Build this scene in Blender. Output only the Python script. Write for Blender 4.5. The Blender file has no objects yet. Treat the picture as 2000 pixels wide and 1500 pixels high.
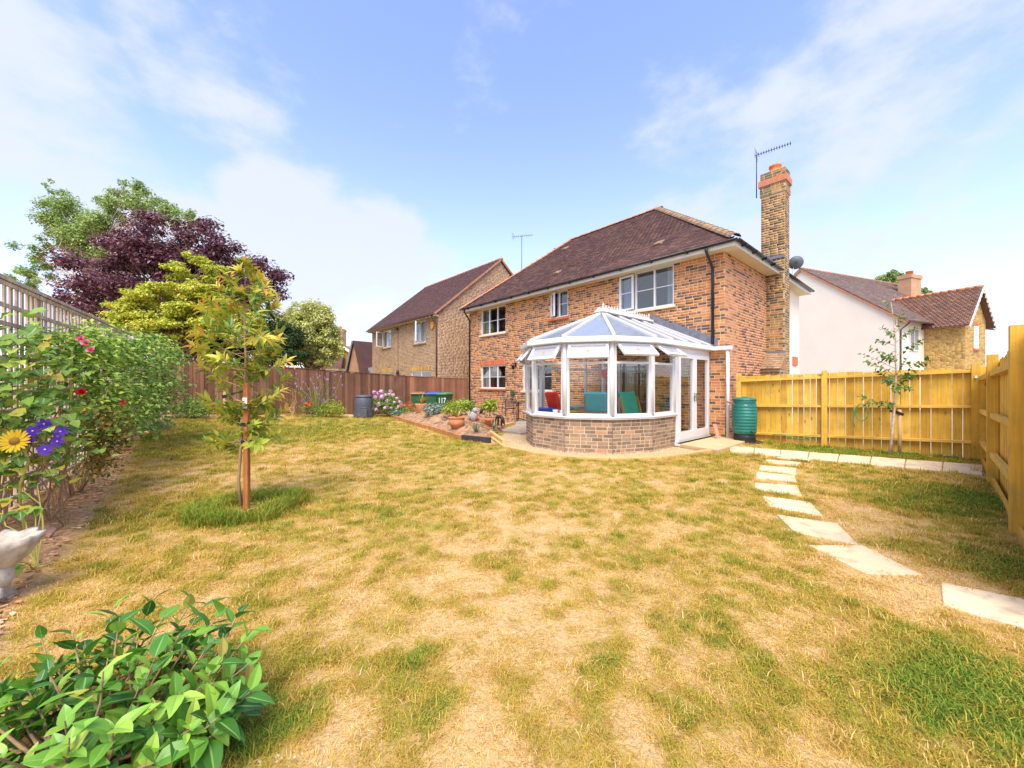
import bpy, math, random
import numpy as np
from mathutils import Vector, Matrix

random.seed(7); rng = np.random.default_rng(7)
SC = bpy.context.scene
COL = SC.collection

# ------------------------------------------------------------------ camera, sky, sun, exposure
CH = 1.42            # eye height
FPX = 750.0          # focal length in pixels of the 2000 px wide frame
cam = bpy.data.cameras.new('camera'); cam_o = bpy.data.objects.new('camera', cam); COL.objects.link(cam_o)
cam.sensor_width = 36; cam.lens = FPX / 2000 * 36; cam.clip_start = .05; cam.clip_end = 3000
cam_o.location = (0, 0, CH); cam_o.rotation_euler = (math.radians(90), 0, 0)
SC.camera = cam_o
SC.view_settings.view_transform = 'Standard'; SC.view_settings.look = 'None'
SC.view_settings.exposure = EXPO = 1.9; SC.view_settings.gamma = 1
SC.view_settings.use_curve_mapping = False

SUN_EL, SUN_AZ = math.radians(57), math.radians(184)   # azimuth clockwise from +Y
sun = bpy.data.lights.new('sun', 'SUN'); sun_o = bpy.data.objects.new('sun', sun); COL.objects.link(sun_o)
sun.energy = 1.5; sun.angle = math.radians(40); sun.color = (1, .90, .74)
sd = Vector((math.sin(SUN_AZ) * math.cos(SUN_EL), math.cos(SUN_AZ) * math.cos(SUN_EL), math.sin(SUN_EL)))
sun_o.rotation_euler = sd.to_track_quat('Z', 'Y').to_euler()

world = bpy.data.worlds.new('World'); SC.world = world; world.use_nodes = True
def build_world():
    nt = world.node_tree; N = nt.nodes; L = nt.links; N.clear()
    out = N.new('ShaderNodeOutputWorld'); bg = N.new('ShaderNodeBackground'); L.new(bg.outputs[0], out.inputs[0])
    bg.inputs['Strength'].default_value = .15
    sky = N.new('ShaderNodeTexSky'); sky.sky_type = 'NISHITA'; sky.sun_disc = False
    sky.sun_elevation = SUN_EL; sky.sun_rotation = SUN_AZ
    sky.air_density = 1.0; sky.dust_density = .7; sky.ozone_density = 2.0
    tc = N.new('ShaderNodeTexCoord')
    def math_(op, a, b=None, c=None):
        m = N.new('ShaderNodeMath'); m.operation = op
        for i, x in enumerate((a, b, c)):
            if x is None: continue
            if isinstance(x, (int, float)): m.inputs[i].default_value = x
            else: L.new(x, m.inputs[i])
        return m.outputs[0]
    nrm = N.new('ShaderNodeVectorMath'); nrm.operation = 'NORMALIZE'; L.new(tc.outputs['Generated'], nrm.inputs[0])
    D = nrm.outputs[0]
    sep = N.new('ShaderNodeSeparateXYZ'); L.new(D, sep.inputs[0])
    # cloud masses: directions (degrees right of north, elevation), radius, weight
    masses = [(-52, 25, 9, .62), (-46, 15, 7, .55), (-37, 33, 9, .40), (-31, 21, 7, .8), (-25, 16, 8, .95), (-19, 18, 7, .85),
              (-40, 10, 12, .7), (-14, 12, 9, .85), (-22, 8, 14, .8), (-8, 9, 8, .6), (3, 16, 5, .25), (12, 19, 5, .35), (2, 9, 10, .35), (14, 12, 9, .7), (22, 17, 9, .75),
              (28, 24, 13, .30), (40, 30, 16, .34), (36, 12, 15, .45), (20, 34, 12, .22), (48, 18, 16, .36), (-36, 37, 9, .3), (0, 42, 12, .15),
              (75, 25, 22, .5), (-80, 22, 20, .7), (120, 30, 25, .6), (160, 22, 25, .6), (-150, 30, 25, .6), (-115, 18, 20, .6), (60, 60, 22, .5), (-100, 60, 25, .5), (180, 60, 22, .5)]
    nz = N.new('ShaderNodeTexNoise'); nz.inputs['Scale'].default_value = 2.6; nz.inputs['Detail'].default_value = 7; nz.inputs['Roughness'].default_value = .56
    mp = N.new('ShaderNodeMapping'); mp.inputs['Scale'].default_value = (1, 1, 1.9); mp.inputs['Location'].default_value = (3.1, 1.2, .4)
    L.new(D, mp.inputs[0]); L.new(mp.outputs[0], nz.inputs['Vector'])
    nz2 = N.new('ShaderNodeTexNoise'); nz2.inputs['Scale'].default_value = 9; nz2.inputs['Detail'].default_value = 6; nz2.inputs['Roughness'].default_value = .6
    L.new(mp.outputs[0], nz2.inputs['Vector'])
    tot = None
    for az, el, r, w in masses:
        a, e = math.radians(az), math.radians(el)
        d = N.new('ShaderNodeVectorMath'); d.operation = 'DOT_PRODUCT'; L.new(D, d.inputs[0])
        d.inputs[1].default_value = (math.sin(a) * math.cos(e), math.cos(a) * math.cos(e), math.sin(e))
        mr = N.new('ShaderNodeMapRange'); mr.interpolation_type = 'SMOOTHSTEP'
        mr.inputs['From Min'].default_value = math.cos(math.radians(r * 1.25)); mr.inputs['From Max'].default_value = math.cos(math.radians(r * .25))
        mr.inputs['To Max'].default_value = w; L.new(d.outputs['Value'], mr.inputs['Value'])
        tot = mr.outputs[0] if tot is None else math_('MAXIMUM', tot, mr.outputs[0])
    # density = noise pushed up by the masses
    n1 = math_('MULTIPLY_ADD', nz.outputs[0], 2.6, -1.3)
    n2 = math_('MULTIPLY_ADD', nz2.outputs[0], 1.1, -.55)
    dens = math_('ADD', math_('ADD', tot, math_('ADD', n1, n2)), -.12)
    mr = N.new('ShaderNodeMapRange'); mr.interpolation_type = 'SMOOTHSTEP'; L.new(dens, mr.inputs['Value'])
    mr.inputs['From Min'].default_value = .02; mr.inputs['From Max'].default_value = .78; mr.inputs['To Max'].default_value = .86
    # milky veil thickening to the horizon
    hz = N.new('ShaderNodeMapRange'); hz.interpolation_type = 'SMOOTHSTEP'; L.new(sep.outputs['Z'], hz.inputs['Value'])
    hz.inputs['From Min'].default_value = .0; hz.inputs['From Max'].default_value = .62; hz.inputs['To Min'].default_value = .34; hz.inputs['To Max'].default_value = .0
    cov = math_('MAXIMUM', mr.outputs[0], hz.outputs[0])
    inv = math_('MULTIPLY', math_('SUBTRACT', 1, mr.outputs[0]), math_('SUBTRACT', 1, hz.outputs[0]))
    cov = math_('SUBTRACT', 1, inv)
    sc = N.new('ShaderNodeVectorMath'); sc.operation = 'MULTIPLY'; sc.inputs[1].default_value = SKYMUL
    L.new(sky.outputs[0], sc.inputs[0])
    mix = N.new('ShaderNodeMix'); mix.data_type = 'RGBA'; L.new(cov, mix.inputs['Factor']); L.new(sc.outputs[0], mix.inputs['A'])
    mix.inputs['B'].default_value = (*CLOUD, 1)
    L.new(mix.outputs['Result'], bg.inputs['Color'])
SKYMUL = (.76, .68, .82)
CLOUD = (1.56, 1.64, 1.77)
build_world()

# ------------------------------------------------------------------ placing helpers
def gz(x, y):
    t = min(1, max(0, (-x - 4) / 8)); return .35 * t * t * (3 - 2 * t)
def P(px, py, Y): return Vector(((px - 1000) / FPX * Y, Y, CH - (py - 750) / FPX * Y))
def G(px, py):
    z = 0
    for _ in range(12):
        Y = (CH - z) * FPX / (py - 750); x = (px - 1000) / FPX * Y; z = gz(x, Y)
    return Vector((x, Y, z))
def at(px, Y, dz=0):
    x = (px - 1000) / FPX * Y; return Vector((x, Y, gz(x, Y) + dz))
U = Vector((.6618, -.7497, 0)); V = Vector((.7497, .6618, 0)); UP = Vector((0, 0, 1))
ROT = math.atan2(U.y, U.x)
C0 = Vector((5.425, 9.78, 0))

# ------------------------------------------------------------------ materials
def _ramp(N, stops, interp='LINEAR'):
    r = N.new('ShaderNodeValToRGB'); r.color_ramp.interpolation = interp
    e = r.color_ramp.elements
    while len(e) < len(stops): e.new(.5)
    for i, (p, c) in enumerate(stops): e[i].position = p; e[i].color = (*c, 1)
    return r
def M(name, col=None, rnd=None, interp='LINEAR', rough=.7, var=.0, vs=6., bump=0., bs=60., metal=0., trans=0., stretch=None, streak=0., spec=.4, mid=None, stain=None, coat=0., knots=None):
    """col: one colour, or rnd: ramp stops picked per piece. var: large tone noise; bump: fine relief; stretch: noise scale xyz; trans: leaf translucency"""
    m = bpy.data.materials.new(name); m.use_nodes = True
    N, L = m.node_tree.nodes, m.node_tree.links; N.clear()
    out = N.new('ShaderNodeOutputMaterial'); b = N.new('ShaderNodeBsdfPrincipled')
    b.inputs['Roughness'].default_value = rough; b.inputs['Metallic'].default_value = metal
    b.inputs['Specular IOR Level'].default_value = spec
    if coat: b.inputs['Coat Weight'].default_value = coat; b.inputs['Coat Roughness'].default_value = .25
    if rnd:
        oi = N.new('ShaderNodeObjectInfo'); g = N.new('ShaderNodeNewGeometry')
        a = N.new('ShaderNodeMath'); a.operation = 'ADD'; L.new(oi.outputs['Random'], a.inputs[0]); L.new(g.outputs['Random Per Island'], a.inputs[1])
        f = N.new('ShaderNodeMath'); f.operation = 'FRACT'; L.new(a.outputs[0], f.inputs[0])
        r = _ramp(N, rnd, interp); L.new(f.outputs[0], r.inputs[0]); c = r.outputs[0]
    else:
        rgb = N.new('ShaderNodeRGB'); rgb.outputs[0].default_value = (*col, 1); c = rgb.outputs[0]
    g2 = N.new('ShaderNodeNewGeometry'); vec = g2.outputs['Position']
    if stretch:
        tcn = N.new('ShaderNodeTexCoord'); mp = N.new('ShaderNodeMapping'); mp.inputs['Scale'].default_value = stretch
        L.new(tcn.outputs['Object'], mp.inputs[0]); vec2 = mp.outputs[0]
    else: vec2 = vec
    def noise(scale, v, det=4):
        n = N.new('ShaderNodeTexNoise'); n.inputs['Scale'].default_value = scale; n.inputs['Detail'].default_value = det; L.new(v, n.inputs['Vector']); return n.outputs[0]
    def mulv(c, n, amt):
        mr = N.new('ShaderNodeMapRange'); L.new(n, mr.inputs['Value']); mr.inputs['From Min'].default_value = .3; mr.inputs['From Max'].default_value = .7
        mr.inputs['To Min'].default_value = 1 - amt; mr.inputs['To Max'].default_value = 1 + amt
        v = N.new('ShaderNodeVectorMath'); v.operation = 'SCALE'; L.new(c, v.inputs[0]); L.new(mr.outputs[0], v.inputs['Scale']); return v.outputs[0]
    if var: c = mulv(c, noise(vs, vec), var)
    if streak: c = mulv(c, noise(1., vec2, 5), streak)
    if stain:   # (colour, scale, threshold)
        n = noise(stain[1], vec, 6)
        mr = N.new('ShaderNodeMapRange'); L.new(n, mr.inputs['Value']); mr.inputs['From Min'].default_value = stain[2]; mr.inputs['From Max'].default_value = stain[2] + .12; mr.inputs['To Max'].default_value = stain[3]
        mx = N.new('ShaderNodeMix'); mx.data_type = 'RGBA'; L.new(mr.outputs[0], mx.inputs['Factor']); L.new(c, mx.inputs['A']); mx.inputs['B'].default_value = (*stain[0], 1); c = mx.outputs['Result']
    if mid:     # leaf midrib from the mesh's own attribute
        at_ = N.new('ShaderNodeAttribute'); at_.attribute_name = 'mid'
        mx = N.new('ShaderNodeMix'); mx.data_type = 'RGBA'; L.new(at_.outputs['Fac'], mx.inputs['Factor']); L.new(c, mx.inputs['A']); mx.inputs['B'].default_value = (*mid, 1); c = mx.outputs['Result']
    if knots:   # dark oval knots in timber
        tk = N.new('ShaderNodeTexCoord'); oi2 = N.new('ShaderNodeObjectInfo'); mk = N.new('ShaderNodeMapping'); mk.inputs['Scale'].default_value = knots; L.new(tk.outputs['Object'], mk.inputs[0])
        ad = N.new('ShaderNodeVectorMath'); ad.operation = 'SCALE'; cb = N.new('ShaderNodeCombineXYZ'); cb.inputs[0].default_value = 31; cb.inputs[1].default_value = 17; cb.inputs[2].default_value = 23; L.new(cb.outputs[0], ad.inputs[0]); L.new(oi2.outputs['Random'], ad.inputs['Scale'])
        av = N.new('ShaderNodeVectorMath'); av.operation = 'ADD'; L.new(mk.outputs[0], av.inputs[0]); L.new(ad.outputs[0], av.inputs[1])
        vo = N.new('ShaderNodeTexVoronoi'); vo.inputs['Scale'].default_value = 1; L.new(av.outputs[0], vo.inputs['Vector'])
        mr = N.new('ShaderNodeMapRange'); L.new(vo.outputs['Distance'], mr.inputs['Value']); mr.inputs['From Min'].default_value = .05; mr.inputs['From Max'].default_value = .16; mr.inputs['To Min'].default_value = .8; mr.inputs['To Max'].default_value = 0
        mx = N.new('ShaderNodeMix'); mx.data_type = 'RGBA'; L.new(mr.outputs[0], mx.inputs['Factor']); L.new(c, mx.inputs['A']); mx.inputs['B'].default_value = (.20, .10, .025, 1); c = mx.outputs['Result']
    L.new(c, b.inputs['Base Color'])
    if bump:
        bn = N.new('ShaderNodeBump'); bn.inputs['Strength'].default_value = bump; bn.inputs['Distance'].default_value = .004
        n = noise(bs, vec if not stretch else vec, 5); L.new(n, bn.inputs['Height']); L.new(bn.outputs[0], b.inputs['Normal'])
    if trans:
        t = N.new('ShaderNodeBsdfTranslucent'); L.new(c, t.inputs[0]); mx = N.new('ShaderNodeMixShader'); mx.inputs[0].default_value = trans
        L.new(b.outputs[0], mx.inputs[1]); L.new(t.outputs[0], mx.inputs[2]); L.new(mx.outputs[0], out.inputs[0])
    else: L.new(b.outputs[0], out.inputs[0])
    return m
def glass_mat(name, tint=(.93, .95, .96), refl=1.0, rough=.0, base=.04):
    m = bpy.data.materials.new(name); m.use_nodes = True; N, L = m.node_tree.nodes, m.node_tree.links; N.clear()
    out = N.new('ShaderNodeOutputMaterial'); t = N.new('ShaderNodeBsdfTransparent'); t.inputs[0].default_value = (*tint, 1)
    g = N.new('ShaderNodeBsdfGlossy'); g.inputs['Roughness'].default_value = rough; g.inputs[0].default_value = (refl, refl, refl, 1)
    lw = N.new('ShaderNodeLayerWeight'); lw.inputs['Blend'].default_value = .5; pw = N.new('ShaderNodeMath'); pw.operation = 'POWER'; pw.inputs[1].default_value = 4.; L.new(lw.outputs['Facing'], pw.inputs[0])
    fr = N.new('ShaderNodeMath'); fr.operation = 'MULTIPLY_ADD'; fr.inputs[1].default_value = .55; fr.inputs[2].default_value = base; L.new(pw.outputs[0], fr.inputs[0]); mx = N.new('ShaderNodeMixShader')
    L.new(fr.outputs[0], mx.inputs[0]); L.new(t.outputs[0], mx.inputs[1]); L.new(g.outputs[0], mx.inputs[2]); L.new(mx.outputs[0], out.inputs[0])
    return m
def lin(*c): return tuple(((x / 255) / 12.92 if x / 255 <= .04045 else ((x / 255 + .055) / 1.055) ** 2.4) for x in c)

MT = {}
def mats():
    MT['brick_house'] = M('red_brick', rnd=[(0, (.13, .075, .055)), (.18, (.18, .10, .07)), (.28, (.26, .13, .08)), (.34, (.44, .17, .07)), (.6, (.58, .23, .075)), (.8, (.54, .25, .09)), (1, (.64, .31, .12))], rough=.9, var=.12, vs=14, bump=.5, bs=160)
    MT['brick_side'] = M('orange_brick', rnd=[(0, (.12, .07, .06)), (.2, (.24, .12, .085)), (.27, (.46, .19, .08)), (.7, (.58, .25, .10)), (1, (.54, .27, .13))], rough=.9, var=.1, vs=14, bump=.5, bs=160)
    MT['brick_chimney'] = M('chimney_brick', rnd=[(0, (.10, .075, .05)), (.3, (.19, .13, .065)), (.45, (.33, .20, .065)), (.7, (.42, .26, .08)), (.85, (.40, .17, .07)), (1, (.42, .29, .13))], rough=.92, var=.25, vs=5, bump=.6, bs=140, stain=((.15, .13, .05), 2.2, .5, .45))
    MT['brick_dwarf'] = M('brown_brick', rnd=[(0, (.17, .12, .085)), (.3, (.23, .165, .11)), (.6, (.30, .21, .135)), (.85, (.35, .25, .16)), (.95, (.46, .26, .14)), (1, (.38, .28, .18))], rough=.92, var=.14, vs=16, bump=.7, bs=160, stain=((.42, .34, .27), 5, .56, .35))
    MT['brick_tan'] = M('tan_brick', rnd=[(0, (.27, .17, .10)), (.15, (.34, .22, .125)), (.5, (.42, .27, .15)), (.8, (.46, .29, .16)), (1, (.42, .24, .13))], rough=.92, var=.14, vs=2.5, bump=.4, bs=120)
    MT['brick_tan_side'] = M('brown_gable_brick', rnd=[(0, (.32, .195, .115)), (.3, (.38, .235, .135)), (.6, (.46, .285, .155)), (1, (.49, .30, .17))], rough=.92, var=.12, vs=2.5, bump=.4, bs=120)
    MT['brick_yellow'] = M('yellow_brick', rnd=[(0, (.33, .18, .05)), (.15, (.42, .25, .06)), (.5, (.54, .35, .09)), (.85, (.60, .40, .12)), (1, (.45, .22, .07))], rough=.9, var=.12, vs=3, bump=.4, bs=120)
    MT['brick_soldier'] = M('orange_soldier_brick', rnd=[(0, (.50, .13, .05)), (1, (.62, .19, .08))], rough=.85, var=.12, vs=20, bump=.4, bs=150)
    MT['mortar'] = M('cream_mortar', (.66, .49, .31), rough=.95, var=.08, vs=6, bump=.5, bs=220)
    MT['mortar_grey'] = M('grey_mortar', (.52, .42, .29), rough=.95, var=.12, vs=5, bump=.5, bs=220)
    MT['mortar_yellow'] = M('yellow_mortar', (.50, .37, .19), rough=.95, var=.12, vs=5, bump=.5, bs=200)
    MT['tile'] = M('clay_roof_tile', rnd=[(0, (.060, .030, .026)), (.35, (.082, .038, .032)), (.7, (.105, .047, .037)), (1, (.14, .075, .052))], rough=.85, var=.22, vs=1.6, bump=.5, bs=90, stain=((.16, .12, .075), 9, .64, .45))
    MT['tile_smooth'] = M('brown_roof_tile', rnd=[(0, (.082, .040, .036)), (.5, (.10, .048, .041)), (1, (.12, .060, .050))], rough=.85, var=.15, vs=1.2, bump=.4, bs=90)
    MT['tile_red'] = M('red_brown_roof_tile', rnd=[(0, (.16, .09, .065)), (.5, (.21, .11, .075)), (1, (.27, .14, .09))], rough=.85, var=.12, vs=3, bump=.4, bs=90)
    MT['tile_grey'] = M('grey_brown_roof_tile', rnd=[(0, (.13, .095, .08)), (.5, (.18, .125, .105)), (1, (.23, .16, .13))], rough=.85, var=.18, vs=2, bump=.4, bs=90)
    MT['hip_tile'] = M('weathered_hip_tile', rnd=[(0, (.20, .13, .08)), (.5, (.30, .20, .11)), (1, (.36, .22, .12))], rough=.9, var=.25, vs=9, bump=.6, bs=90, stain=((.36, .31, .2), 12, .55, .6))
    MT['ridge_tile'] = M('terracotta_ridge_tile', rnd=[(0, (.34, .16, .09)), (1, (.45, .22, .13))], rough=.85, var=.18, vs=8, bump=.4, bs=90)
    MT['upvc'] = M('white_upvc', (.70, .70, .69), rough=.28, var=.02, vs=3, spec=.5)
    MT['upvc_dirty'] = M('weathered_white_upvc', (.66, .66, .63), rough=.4, var=.05, vs=4, spec=.4)
    MT['cream_paint'] = M('cream_soffit_paint', (.72, .62, .42), rough=.6, var=.05, vs=3)
    MT['render'] = M('cream_render', (.80, .73, .60), rough=.93, var=.03, vs=1.2, bump=.3, bs=80)
    MT['black_plastic'] = M('black_gutter_plastic', (.012, .013, .018), rough=.32, spec=.5)
    MT['brown_plastic'] = M('brown_gutter_plastic', (.12, .06, .05), rough=.4)
    MT['lead'] = M('grey_lead', (.17, .18, .21), rough=.6, var=.2, vs=9, bump=.3, bs=40)
    MT['terracotta'] = M('terracotta', (.55, .22, .09), rough=.75, var=.16, vs=9, bump=.3, bs=120, stain=((.62, .42, .28), 9, .58, .4))
    MT['terracotta_orange'] = M('orange_terracotta', (.60, .18, .06), rough=.7, var=.12, vs=9, bump=.25, bs=120)
    MT['galv'] = M('dull_aluminium', (.35, .36, .37), rough=.45, metal=.8)
    MT['dark_metal'] = M('dark_grey_metal', (.05, .055, .065), rough=.45, metal=.3)
    MT['bronze'] = M('brown_cast_metal', (.07, .035, .028), rough=.5, metal=.3, var=.3, vs=25)
    MT['pane'] = glass_mat('window_glass', (.86, .89, .90), 1.0, base=.10)
    MT['clear'] = glass_mat('conservatory_glass', (.96, .97, .97), .9, base=.03)
    MT['frost'] = M('frosted_glass', (.56, .58, .62), rough=.25, var=.08, vs=60, bump=.8, bs=300, trans=.35)
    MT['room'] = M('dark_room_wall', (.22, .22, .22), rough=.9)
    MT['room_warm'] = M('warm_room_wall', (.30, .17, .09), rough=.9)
    MT['curtain'] = M('grey_net_curtain', (.42, .45, .47), rough=.9, trans=.3, streak=.12, stretch=(60, 60, .4))
    MT['curtain_w'] = M('white_curtain', (.66, .68, .67), rough=.9, trans=.35, streak=.14, stretch=(50, 50, .4))
    MT['fence_new'] = M('golden_treated_pine', rnd=[(0, (.54, .30, .028)), (.5, (.68, .40, .045)), (1, (.74, .47, .075))], rough=.75, var=.12, vs=4, streak=.16, stretch=(40, 40, 1.6), bump=.35, bs=90, stain=((.36, .27, .06), 3.1, .57, .45), knots=(7, 7, 2.6))
    MT['fence_rail'] = M('golden_pine_rail', rnd=[(0, (.64, .39, .06)), (1, (.76, .50, .11))], rough=.75, var=.12, vs=4, streak=.12, stretch=(3, 40, 40), bump=.3, bs=90)
    MT['fence_old'] = M('brown_fence_board', rnd=[(0, (.095, .040, .022)), (.35, (.14, .062, .034)), (.75, (.20, .092, .050)), (.9, (.24, .12, .068)), (1, (.29, .16, .09))], rough=.88, var=.25, vs=.5, streak=.35, stretch=(50, 50, 1.0), bump=.5, bs=70, stain=((.24, .14, .085), 1.1, .58, .4))
    MT['fence_old_red'] = M('red_brown_fence_board', rnd=[(0, (.15, .06, .03)), (.5, (.22, .09, .045)), (1, (.29, .13, .07))], rough=.88, var=.2, vs=1.5, streak=.25, stretch=(50, 50, 1.0), bump=.5, bs=70)
    MT['trellis'] = M('weathered_grey_wood', rnd=[(0, (.34, .27, .195)), (.5, (.46, .37, .275)), (1, (.55, .45, .35))], rough=.9, var=.25, vs=6, streak=.25, stretch=(30, 30, 2), bump=.5, bs=90)
    MT['sleeper'] = M('orange_timber_edging', (.42, .19, .065), rough=.8, var=.2, vs=5, streak=.2, stretch=(3, 30, 30), bump=.5, bs=60)
    MT['sleeper_pale'] = M('pale_timber_edging', (.58, .38, .14), rough=.8, var=.15, vs=5, streak=.15, stretch=(3, 30, 30), bump=.4, bs=60)
    MT['sleeper_dark'] = M('black_timber_edging', (.045, .035, .04), rough=.8, var=.3, vs=8, bump=.5, bs=60)
    MT['slab'] = M('sandstone_slab', rnd=[(0, (.62, .50, .31)), (1, (.72, .59, .38))], rough=.9, var=.12, vs=3, bump=.6, bs=110, stain=((.36, .26, .14), 7, .55, .5))
    MT['slab_ramp'] = M('tan_sandstone_step', (.56, .41, .22), rough=.9, var=.12, vs=3, bump=.5, bs=100)
    MT['patio'] = M('grey_patio_slab', rnd=[(0, (.30, .25, .19)), (1, (.38, .32, .24))], rough=.9, var=.14, vs=4, bump=.4, bs=90)
    MT['soil'] = M('brown_soil', (.34, .20, .105), rough=1, var=.35, vs=5, bump=1., bs=45, stain=((.38, .25, .14), 3, .52, .6))
    MT['clod'] = M('soil_clod', rnd=[(0, (.16, .085, .045)), (.5, (.27, .155, .085)), (1, (.42, .27, .155))], rough=1)
    MT['chips'] = M('bark_chip', rnd=[(0, (.24, .11, .045)), (.4, (.46, .23, .09)), (.75, (.62, .37, .17)), (1, (.72, .52, .32))], rough=.9)
    MT['gravel'] = M('pale_gravel', rnd=[(0, (.48, .36, .20)), (.6, (.62, .47, .28)), (1, (.72, .60, .42))], rough=.9)
    MT['bark'] = M('brown_grey_bark', (.20, .14, .09), rough=.9, var=.25, vs=14, bump=.6, bs=70)
    MT['bark_pale'] = M('pale_birch_bark', (.55, .42, .32), rough=.8, var=.2, vs=20, bump=.3, bs=70)
    MT['bark_twig'] = M('tan_twig_bark', (.34, .22, .12), rough=.85, var=.25, vs=25, bump=.5, bs=90)
    MT['cane'] = M('yellow_green_stem', (.42, .38, .08), rough=.6, var=.2, vs=12)
    MT['stake'] = M('orange_brown_stake', (.36, .135, .035), rough=.7, var=.15, vs=6, streak=.25, stretch=(50, 50, 2), bump=.4, bs=90)
    MT['stake_pale'] = M('pale_timber_stake', (.58, .38, .18), rough=.75, var=.12, vs=9, bump=.3, bs=90)
    MT['rubber'] = M('black_rubber', (.015, .015, .016), rough=.6)
    MT['red'] = M('red_fabric', (.85, .02, .015), rough=.85, var=.08, vs=20)
    MT['teal'] = M('turquoise_fabric', (.04, .52, .55), rough=.85, var=.08, vs=20)
    MT['green_fabric'] = M('green_fabric', (.03, .46, .28), rough=.85, var=.1, vs=20)
    MT['blue'] = M('blue_plastic', (.02, .13, .55), rough=.5)
    MT['honey_wood'] = M('honey_bent_wood', (.62, .33, .08), rough=.4, var=.1, vs=14)
    MT['table_wood'] = M('brown_table_wood', (.22, .12, .06), rough=.4, var=.15, vs=12)
    MT['floor_wood'] = M('brown_floor', (.32, .18, .09), rough=.5, var=.2, vs=4)
    MT['ceramic'] = M('white_ceramic', (.80, .79, .76), rough=.25)
    MT['butt'] = M('teal_plastic', (.012, .17, .14), rough=.42, var=.08, vs=7, spec=.5)
    MT['bin_green'] = M('dark_green_plastic', (.025, .115, .04), rough=.5, var=.08, vs=6)
    MT['lid_green'] = M('green_lid_plastic', (.06, .22, .09), rough=.5)
    MT['lid_blue'] = M('blue_lid_plastic', (.05, .10, .42), rough=.5)
    MT['lid_brown'] = M('brown_lid_plastic', (.28, .15, .08), rough=.5)
    MT['compost'] = M('slate_grey_plastic', (.085, .095, .115), rough=.5, var=.08, vs=6)
    MT['stone'] = M('white_cast_stone', (.44, .39, .31), rough=.9, var=.3, vs=16, bump=1.2, bs=60, stain=((.52, .44, .34), 14, .5, .5))
    MT['stone_grey'] = M('grey_cast_stone', (.38, .36, .34), rough=.9, var=.25, vs=16, bump=1., bs=50)
    MT['clay_slab'] = M('pink_clay_tile', (.55, .30, .20), rough=.85, var=.08, vs=9, bump=.3, bs=100)
    MT['hose'] = M('green_hose', (.05, .34, .13), rough=.45)
    MT['yellow_box'] = M('amber_plastic', (.72, .33, .02), rough=.4)
    MT['letter'] = M('white_sticker', (.82, .82, .80), rough=.5)
    MT['dark_print'] = M('grey_print', (.12, .12, .12), rough=.5)
    MT['petal_red'] = M('red_petal', rnd=[(0, (.62, .008, .012)), (1, (.80, .03, .03))], rough=.6, trans=.2)
    MT['petal_pink'] = M('pink_petal', rnd=[(0, (.62, .07, .17)), (1, (.80, .30, .36))], rough=.6, trans=.25)
    MT['petal_mauve'] = M('mauve_pink_petal', rnd=[(0, (.58, .24, .55)), (.5, (.72, .40, .68)), (1, (.82, .60, .74))], rough=.6, trans=.2)
    MT['petal_purple'] = M('violet_petal', rnd=[(0, (.07, .018, .34)), (1, (.13, .04, .48))], rough=.6, trans=.2)
    MT['petal_lilac'] = M('lilac_petal', rnd=[(0, (.34, .18, .52)), (1, (.50, .30, .66))], rough=.6, trans=.2)
    MT['petal_yellow'] = M('yellow_petal', rnd=[(0, (.80, .50, .01)), (1, (.88, .64, .03))], rough=.6, trans=.25)
    MT['petal_white'] = M('pinkish_white_petal', rnd=[(0, (.78, .66, .60)), (1, (.82, .76, .70))], rough=.6, trans=.25)
    MT['flower_disc'] = M('brown_flower_disc', (.34, .19, .03), rough=.9, bump=1, bs=200)
    mid = (.20, .40, .08)
    MT['leaf_camellia'] = M('glossy_camellia_leaf', rnd=[(0, (.025, .10, .016)), (.3, (.07, .21, .025)), (.65, (.17, .38, .04)), (.9, (.30, .52, .06)), (.97, (.42, .58, .08)), (1, (.40, .20, .06))], rough=.36, trans=.18, mid=mid, spec=.35, coat=.05)
    MT['leaf_bed'] = M('broad_climber_leaf', rnd=[(0, (.08, .20, .035)), (.4, (.20, .38, .05)), (.7, (.36, .54, .07)), (.9, (.52, .62, .07)), (1, (.60, .42, .05))], rough=.5, trans=.3, mid=(.36, .44, .14))
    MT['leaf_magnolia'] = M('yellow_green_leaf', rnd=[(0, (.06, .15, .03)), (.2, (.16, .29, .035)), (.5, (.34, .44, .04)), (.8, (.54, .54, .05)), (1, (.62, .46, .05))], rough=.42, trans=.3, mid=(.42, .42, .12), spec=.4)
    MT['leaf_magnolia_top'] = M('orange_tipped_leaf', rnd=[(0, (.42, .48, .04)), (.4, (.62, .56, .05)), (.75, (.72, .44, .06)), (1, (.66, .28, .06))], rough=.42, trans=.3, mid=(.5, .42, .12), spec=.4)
    MT['leaf_birch'] = M('young_birch_leaf', rnd=[(0, (.05, .14, .03)), (.5, (.11, .22, .035)), (.85, (.24, .32, .05)), (1, (.40, .30, .05))], rough=.5, trans=.3)
    def fol(n, a, b, c, d=None): MT[n] = M(n, rnd=[(0, a), (.45, b), (.85, c), (1, d or c)], rough=.6, trans=.3)
    fol('foliage_purple', (.055, .018, .030), (.12, .038, .055), (.22, .085, .11), (.42, .28, .31))
    fol('foliage_acer', (.24, .32, .03), (.48, .54, .05), (.66, .67, .08), (.72, .48, .07))
    fol('foliage_variegated', (.36, .42, .08), (.52, .56, .14), (.68, .68, .28), (.74, .72, .42))
    fol('foliage_light', (.14, .24, .06), (.28, .42, .12), (.46, .58, .20))
    fol('foliage_dark', (.015, .045, .014), (.03, .075, .02), (.06, .12, .03))
    fol('foliage_rose', (.08, .20, .03), (.24, .42, .055), (.44, .60, .08), (.62, .66, .10))
    fol('foliage_rose_rust', (.10, .13, .025), (.26, .24, .03), (.42, .24, .04), (.40, .13, .03))
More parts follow.
